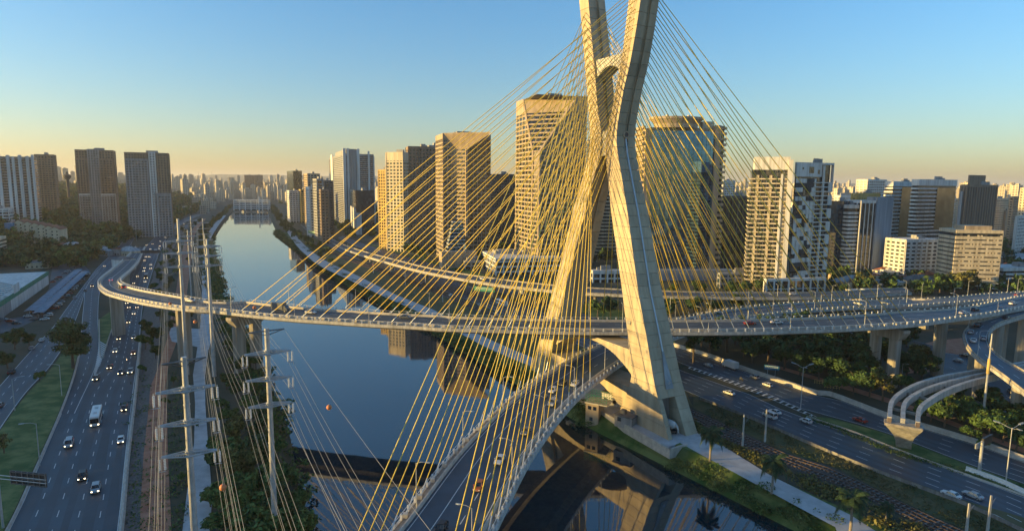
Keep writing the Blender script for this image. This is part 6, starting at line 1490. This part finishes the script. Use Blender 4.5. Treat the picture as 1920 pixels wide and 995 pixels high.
def wheel(t, x, y, r_, w_=.11):
    mb = MB(); mb.tube([(x, y-w_, r_), (x, y+w_, r_)], r_, 12); o = mb.build('wheel', 'tyre', t); s = 1 if y > 0 else -1; m2 = MB(); m2.tube([(x, y+s*w_, r_), (x, y+s*(w_+.02), r_)], r_*.58, 8); sub(o, m2, 'hub', 'hub')
def ring_c(x, w_, z0, z1, b=.12): return [(x,-w_+b,z0),(x,w_-b,z0),(x,w_,z0+b*1.6),(x,w_*.985,z1-b),(x,w_-b*1.4,z1),(x,-w_+b*1.4,z1),(x,-w_*.985,z1-b),(x,-w_,z0+b*1.6)]
SH = {  # body stations (x, half width, bottom, top); glasshouse (x0 bottom, x0 top, x1 top, x1 bottom), roof height
 'saloon': ([(2.2,.70,.40,.62),(2.12,.82,.28,.74),(1.3,.88,.22,.86),(.85,.89,.22,.93),(-1.2,.89,.22,.98),(-1.75,.87,.24,.98),(-2.15,.80,.32,.93),(-2.22,.70,.42,.80)], (1.0,.35,-.95,-1.6), 1.45, .34),
 'hatchback': ([(1.95,.68,.40,.64),(1.87,.80,.28,.78),(1.15,.86,.22,.92),(.8,.87,.22,.97),(-1.3,.87,.22,1.0),(-1.8,.82,.28,.98),(-1.9,.72,.4,.84)], (.95,.3,-1.35,-1.8), 1.50, .32),
 'suv': ([(2.2,.75,.45,.80),(2.12,.88,.34,.92),(1.2,.93,.30,1.04),(.9,.94,.30,1.08),(-1.9,.94,.30,1.10),(-2.2,.88,.36,1.08),(-2.28,.78,.5,.9)], (1.05,.45,-1.75,-2.1), 1.74, .38),
 'van': ([(2.45,.80,.45,.95),(2.35,.93,.34,1.12),(1.7,.96,.30,1.25),(-2.3,.96,.30,1.30),(-2.45,.92,.36,1.25)], (1.85,1.1,-2.2,-2.35), 2.15, .38)}
def car_proto(kind, colr, lights):
    t = thing({'suv': 'suv'}.get(kind, kind) if kind != 'saloon' else 'saloon_car', '', 'car')
    if kind in SH:
        st, (a, b, c, d), rh, wr = SH[kind]; mb = MB(); mb.loft([ring_c(*s) for s in reversed(st)]); body = mb.build('body', colr, t)
        zb = st[3][3]-.03; w_ = st[3][1]-.06; wt = w_-.17
        def q(x0, x1, z, ww): return [(x0,-ww,z),(x1,-ww,z),(x1,ww,z),(x0,ww,z)]
        mb = MB(); mb.loft([q(d, a, zb, w_), q(c, b, rh-.05, wt)]); mb.build('windows', 'glass_dark', t)
        mb = MB(); mb.loft([q(c-.05, b+.05, rh-.06, wt+.03), q(c+.05, b-.1, rh, wt-.1)]); sub(body, mb, 'roof', colr)
        mb = MB()
        for s in (-1, 1):
            for x0, x1 in ((a, b), (d, c), ((a+d)/2-.1, (b+c)/2)): mb.tube([(x0, s*w_, zb), (x1, s*(wt+.01), rh-.04)], .05, 4)
        sub(body, mb, 'pillar', colr, kind='stuff'); x0, x1 = st[0][0], st[-1][0]; hw = st[1][1]
        for s in (-1, 1):
            mb = MB(); mb.obox((x0-.08, s*(hw-.22), st[0][3]-.02), (1,0,0), (0,1,0), (0,0,1), .09, .17, .09); mb.build('headlight', 'lamp_on' if lights else 'lamp_off', t)
            mb = MB(); mb.obox((x1+.05, s*(hw-.18), st[-1][3]-.02), (1,0,0), (0,1,0), (0,0,1), .07, .15, .10); mb.build('tail_light', 'tail_on' if lights else 'tail', t)
            mb = MB(); mb.obox((a-.25, s*(w_+.14), zb+.1), (1,0,0), (0,1,0), (0,0,1), .07, .10, .08); mb.build('mirror', colr, t)
            wheel(t, st[0][0]-.85, s*(hw-.04), wr); wheel(t, st[-1][0]+.80, s*(hw-.04), wr)
        mb = MB(); mb.box(x0-.06, -.35, .42, x0+.015, .35, .56); mb.box(x0-.12, -.5, .60, x0-.02, .5, .70) if False else None; mb.build('number_plate', 'w_grey', t)
    elif kind == 'bus':
        mb = MB(); mb.loft([ring_c(x, w_, .35, h, .12) for x, w_, h in ((-6,1.2,3.2),(-5.8,1.27,3.35),(5.7,1.27,3.35),(5.95,1.2,3.1))]); mb.build('body', colr, t)
        mb = MB(); mb.box(5.90, -1.12, 1.25, 6.02, 1.12, 2.75); mb.build('windscreen', 'glass_dark', t)
        for s in (-1, 1):
            for k in range(6): x = -5.4+k*1.8; mb = MB(); mb.box(x, s*1.2-.09, 1.6, x+1.6, s*1.2+.09, 2.6); mb.build('window', 'glass_dark', t)
            mb = MB(); mb.obox((5.97, s*.95, .8), (1,0,0), (0,1,0), (0,0,1), .05, .18, .12); mb.build('headlight', 'lamp_on' if lights else 'lamp_off', t)
            for x in (3.9, -3.6): wheel(t, x, s*1.15, .5, .16)
        for x in (-3.5, 1.5): mb = MB(); mb.box(x, -.45, 3.33, x+1.6, .45, 3.5); mb.build('roof_hatch', 'galv', t)
    elif kind == 'truck':
        mb = MB(); mb.box(-3.8, -1.2, .95, 1.7, 1.2, 3.5); mb.build('cargo_box', colr, t); mb = MB(); mb.loft([ring_c(x, 1.05, .5, h, .1) for x, h in ((1.9,2.5),(2.6,2.5),(3.3,1.6),(3.6,1.5))]); mb.build('cab', colr, t)
        mb = MB(); mb.loft([[(2.65,-.95,1.55),(3.25,-.95,1.5),(3.25,.95,1.5),(2.65,.95,1.55)], [(2.6,-.9,2.4),(2.75,-.9,2.4),(2.75,.9,2.4),(2.6,.9,2.4)]]); mb.build('windscreen', 'glass_dark', t)
        mb = MB(); mb.box(-3.7, -.5, .55, 3.2, .5, .95); mb.build('chassis', 'dark', t)
        for s in (-1, 1):
            for x in (2.6, -2.6): wheel(t, x, s*1.0, .48, .14)
            mb = MB(); mb.obox((3.62, s*.75, .85), (1,0,0), (0,1,0), (0,0,1), .05, .16, .1); mb.build('headlight', 'lamp_on' if lights else 'lamp_off', t)
    else:
        for x in (-.68, .68): mb = MB(); mb.tube([(x, -.06, .32), (x, .06, .32)], .32, 12); mb.build('wheel', 'tyre', t)
        mb = MB(); mb.loft([ring_c(x, w_, z0, z1, .04) for x, w_, z0, z1 in ((-.75,.1,.6,.8),(-.2,.16,.4,.85),(.3,.18,.4,.95),(.6,.1,.7,1.0))]); mb.tube([(.55,-.35,1.05),(.62,0,1.0),(.55,.35,1.05)], .03, 4); mb.tube([(.62,0,1.0),(.7,0,.35)], .04, 4); mb.build('frame', colr, t)
        mb = MB(); mb.obox((.72, 0, .85), (1,0,0), (0,1,0), (0,0,1), .05, .09, .09); mb.build('headlight', 'lamp_on' if lights else 'lamp_off', t)
    return t
def rider(p, rz, lab):
    t = thing('person', lab, 'person', p, rz)
    # one continuous skinned body: seated, hands on the bars, feet on the pegs
    J = [(0,0,.9),(-.02,0,1.12),(.05,0,1.38),(.10,0,1.52),(.12,0,1.66),(.06,.2,1.40),(.22,.28,1.16),(.52,.31,1.08),(.06,-.2,1.40),(.22,-.28,1.16),(.52,-.31,1.08),(.12,.12,.88),(.40,.2,.80),(.15,.22,.42),(.12,-.12,.88),(.40,-.2,.80),(.15,-.22,.42)]
    Eg = [(0,1),(1,2),(2,3),(3,4),(2,5),(5,6),(6,7),(2,8),(8,9),(9,10),(0,11),(11,12),(12,13),(0,14),(14,15),(15,16)]; Rr = [.15,.15,.17,.07,.13,.075,.05,.04,.075,.05,.04,.10,.075,.05,.10,.075,.05]
    me = bpy.data.meshes.new('body'); me.from_pydata(J, Eg, []); o = link('body', me, t); me.materials.append(M['grey']); sk = o.modifiers.new('skin', 'SKIN')
    for i, v in enumerate(me.skin_vertices[0].data): v.radius = (Rr[i], Rr[i]); v.use_root = i == 0
    o.modifiers.new('sub', 'SUBSURF').levels = 1
    mb = MB(); mb.loft([[(.12 + q*math.cos(k*math.pi/5), q*math.sin(k*math.pi/5), z) for k in range(10)] for z, q in ((1.52,.10),(1.60,.15),(1.72,.15),(1.81,.08))]); mb.build('helmet', 'black', t, smooth=True)
CP = {}
def near_dir(p, key):
    L, Rr = key; best = min(range(1, len(L)-1), key=lambda i: ((L[i]+Rr[i])/2 - p).length_squared); t = ((L[best+1]+Rr[best+1]) - (L[best-1]+Rr[best-1])); return t.normalized(), L[best].lerp(Rr[best], .5)
VD = {'curve': (L_, R_)} if False else {}
def cars(road_, z, rows, text, lights, rev, group=None, dz=.1, start='bottom', key=lambda c: -c[1]):
    L, Rr = road_; rows = sorted(rows, key=key)
    for i, (x, y, kind, colr) in enumerate(rows):
        p = P(x, y, z if not callable(z) else z(x, y)); t, c = near_dir(p, road_)
        if callable(z) or z > 1: pass
        a = math.atan2(t.y, t.x) + (math.pi if rev else 0); k = (kind, colr, lights)
        if k not in CP: CP[k] = car_proto(*k)
        nm = {'suv': 'tall car', 'saloon': 'saloon car', 'motorcycle': 'motorcycle', 'van': 'minivan'}.get(kind, kind)
        lab = text % (colr + ' ' + nm, ev(i+1)); o = dup(CP[k], (p.x, p.y, p.z + dz), a, lab, group); o['category'] = {'bus': 'bus', 'truck': 'truck', 'motorcycle': 'motorcycle', 'van': 'van'}.get(kind, 'car')
        if kind == 'motorcycle': rider((p.x, p.y, p.z+dz), a, 'person in dark clothes and helmet riding ' + text.split(',')[0].replace('%s ', '').replace('the far carriageway of ', '')+' motorcycle')
s_, h_, u_, v_ = 'saloon', 'hatchback', 'suv', 'van'
cars(ROADS['hwy'], 0, [(181,789,'bus','white'),(130,836,v_,'silver'),(155,897,u_,'black'),(180,920,u_,'silver'),(227,828,h_,'white'),(233,768,s_,'black'),(180,712,u_,'grey'),(227,701,u_,'grey'),(245,699,u_,'silver'),(206,690,s_,'black'),(238,677,'motorcycle','red'),(250,664,h_,'red'),
    (216,660,h_,'white'),(251,634,s_,'silver'),(223,636,s_,'grey'),(241,605,s_,'black'),(251,589,h_,'silver'),(242,577,s_,'grey'),(257,577,s_,'grey'),(238,569,s_,'silver'),(251,532,h_,'silver'),(274,521,'bus','grey'),(272,529,h_,'white'),(258,519,s_,'silver'),(270,509,h_,'white'),(271,503,s_,'grey'),(283,504,s_,'silver'),(283,497,s_,'white'),
    (271,489,h_,'silver'),(274,482,s_,'white'),(280,482,s_,'grey'),(282,468,s_,'white'),(298,467,h_,'white'),(275,460,s_,'grey'),(301,453,s_,'white'),(310,446,s_,'silver'),(325,434,s_,'grey'),(318,442,h_,'silver'),(292,474,'truck','white'),(300,462,s_,'grey'),(286,458,s_,'black'),(334,427,s_,'white'),(345,420,s_,'silver'),(356,413,s_,'white')],
    '%s on the left motorway, %s vehicle counting up from the bottom edge', True, True, 'vehicles on the left motorway')
cars(ROADS['side'], 0, [(173,538,v_,'grey'),(213,505,h_,'silver'),(218,497,s_,'silver'),(206,512,s_,'grey'),(231,471,s_,'white'),(196,500,h_,'silver')], '%s on the slip road left of the motorway, %s counting from below', True, True, 'vehicles on the slip road')
cars(ROADS['access'], 0, [(22,700,u_,'black'),(78,640,s_,'white'),(140,560,s_,'silver'),(160,546,s_,'grey'),(60,655,h_,'silver'),(0,762,s_,'grey')], '%s on the avenue beside the car park, %s counting from the left edge', False, False, 'vehicles on the avenue')
rp = viaduct_ends = (cr([P(*q) for q in [(404,575,25),(337,567,25),(269,556,24.5),(234,543,23),(209,538,22),(205,528,20),(217,514,17),(235,498,12)]], 40),)*2
for x, y, z, kind, colr, lab in [(208,527,20.5,s_,'white','white saloon on the bend of the curved approach ramp'), (229,541,22.8,u_,'black','black car with lit lamps leaving the bend of the curved ramp'), (357,566,25,s_,'white','white saloon on the curved ramp between the power poles')]:
    k = (kind, colr, x < 240); CP[k] = CP.get(k) or car_proto(*k); t, c = near_dir(P(x, y, z), rp); dup(CP[k], P(x, y, z)+Vector((0,0,.12)), math.atan2(t.y, t.x) + (0 if x > 300 else 0), lab)
cars((UF, UN), ZU, [(527,584,'truck','grey'),(583,588,s_,'white'),(1406,609,s_,'red'),(1456,607,s_,'white'),(760,597,s_,'grey')], '%s on the upper deck, %s from the left', False, False, 'vehicles on the upper deck', .12, key=lambda c: c[0])
cars((LLe, LRi), ZL, [(898,916,h_,'orange'),(937,866,s_,'white'),(986,812,s_,'grey'),(1036,759,u_,'silver'),(1025,748,'motorcycle','black'),(1037,735,h_,'white'),(1055,721,s_,'black'),(1078,723,h_,'white'),(827,996,h_,'black')], '%s on the lower deck, %s counting up from the bottom edge', False, True, 'vehicles on the lower deck', .12)
cars((LLe, LRi), ZL, [(1423,588,s_,'grey'),(1487,581,s_,'silver')], '%s on the lower deck far beyond the mast, %s from the left', False, False, None, .12, key=lambda c: c[0])
cars(ROADS['rn'], 0, [(1783,931,s_,'white'),(1824,932,s_,'silver'),(1511,792,h_,'white'),(1443,783,v_,'white'),(1453,775,s_,'white'),(1367,739,s_,'white'),(930,590,s_,'white'),(899,573,h_,'silver'),(881,561,s_,'silver'),(845,555,h_,'white'),(941,572,'bus','white'),(1010,610,s_,'grey'),(790,532,s_,'silver'),(760,519,s_,'white'),(735,508,'truck','white'),(700,497,s_,'red'),(690,488,s_,'white'),(670,478,h_,'silver')],
     '%s on the near carriageway of the right expressway, %s from the right edge', False, False, 'vehicles on the near carriageway of the right expressway', key=lambda c: -c[0])
cars(ROADS['rf'], 0, [(1328,687,s_,'silver'),(1368,691,'truck','white'),(1415,709,h_,'silver'),(1390,713,'motorcycle','black'),(1439,724,h_,'white'),(1612,790,s_,'red'),(815,507,s_,'grey'),(775,490,s_,'white'),(735,480,h_,'silver'),(712,472,s_,'white'),(980,553,'truck','white')],
     '%s on the far carriageway of the right expressway, %s from the left', False, False, 'vehicles on the far carriageway of the right expressway', key=lambda c: c[0])
zr = lambda x, y: float(np.interp(y, [580, 600, 625, 645, 670], [23.8, 22, 19.5, 18, 16.5]))
cars((L3_, R3_), zr, [(1877,582,s_,'red'),(1888,599,s_,'black'),(1833,613,u_,'black'),(1820,625,h_,'silver'),(1824,641,s_,'white'),(1843,637,h_,'silver')], '%s on the loop ramp, %s from its top', False, True, 'vehicles on the loop ramp', .12, key=lambda c: c[1])
cars((L2_, R2_), 25, [(1807,589,s_,'white'),(1828,583,s_,'black'),(1899,571,s_,'white')], '%s on the right approach viaduct, %s from the left', False, False, 'vehicles on the right approach viaduct', .12, key=lambda c: c[0])
cars((L4_, R4_), 14, [(1609,572,s_,'silver'),(1660,571,s_,'dark blue'),(1908,556,s_,'red')], '%s on the rear viaduct, %s from the left', False, False, 'vehicles on the rear viaduct', .5, key=lambda c: c[0])
cars(ROADS['st'], 0, [(1796,678,h_,'silver'),(1809,669,u_,'black'),(1897,737,u_,'grey'),(1916,700,s_,'yellow')], '%s on the street under the right viaducts, %s from the left', False, False, 'vehicles on the street under the right viaducts', key=lambda c: c[0])
cars((L5_, R5_), 10, [(760,492,s_,'silver'),(1487,553,s_,'white'),(905,524,s_,'white')], '%s on the elevated road behind the stays, %s from the left', False, False, None, .12, key=lambda c: c[0])
# the store car park
PK_ = []
r = random.Random(9)
for rw, (a, b, n_) in enumerate([((62,600),(150,508),20), ((84,600),(166,512),18), ((98,530),(150,494),10)]):
    A_, B_ = P(*a, 0), P(*b, 0); dd = (B_-A_).normalized()
    for k in range(n_):
        if r.random() < .15: continue
        p = A_.lerp(B_, k/n_); k_ = (r.choice([s_, h_, u_]), r.choice(['white','silver','grey','black','silver','white','red']), False); CP[k_] = CP.get(k_) or car_proto(*k_)
        dup(CP[k_], p + Vector((0,0,.12)), math.atan2(dd.y, dd.x) + math.pi/2 + r.uniform(-.04, .04), f'{k_[1]} car in the {["front","middle","rear"][rw]} row of the store car park, {ev(k+1)} from its near end', 'cars in the store car park')
for x, y, c, lab in [(53,594,'white','white car crossing the car park entrance below the store corner'), (67,586,'red','red car beside the white one at the store corner'), (20,603,'red','red car at the left edge below the store'), (31,607,'black','black car right of the red one below the store'), (6,600,'silver','silver car at the very left edge below the store')]:
    k_ = (s_, c, False); CP[k_] = CP.get(k_) or car_proto(*k_); dup(CP[k_], P(x, y, .12), R(15), lab)
for t in CP.values(): kill(t)
kill(LAMP)
MB().add([(-1,-1,0),(1,-1,0),(1,1,0),(-1,1,0)], [(0,1,2,3)]) if False else None
mb = MB(); mb.add([tuple(P(a, b, .06)) for a, b in [(40,612),(98,585),(170,510),(150,488),(98,500),(92,540),(60,590),(0,600),(0,625)]], [tuple(range(9))]); mb.build('car_park', 'asphalt_worn', kind='structure')
# ------------------------------------------------------------------ haze
if True:
    hz_ = MB(); hz_.box(-22500, -1000, -9.5, 18500, 23000, 300); M['haze'] = bpy.data.materials.new('haze_air'); M['haze'].use_nodes = True; nn = M['haze'].node_tree; nn.nodes.clear()
    o1 = nn.nodes.new('ShaderNodeOutputMaterial'); pv = nn.nodes.new('ShaderNodeVolumePrincipled'); pv.inputs['Density'].default_value = .00006; pv.inputs['Color'].default_value = (.9, .9, .92, 1); pv.inputs['Anisotropy'].default_value = 0.2
    nn.links.new(pv.outputs[0], o1.inputs['Volume']); hz_.build('haze', 'haze', kind='stuff')
    S.cycles.volume_bounces = 0
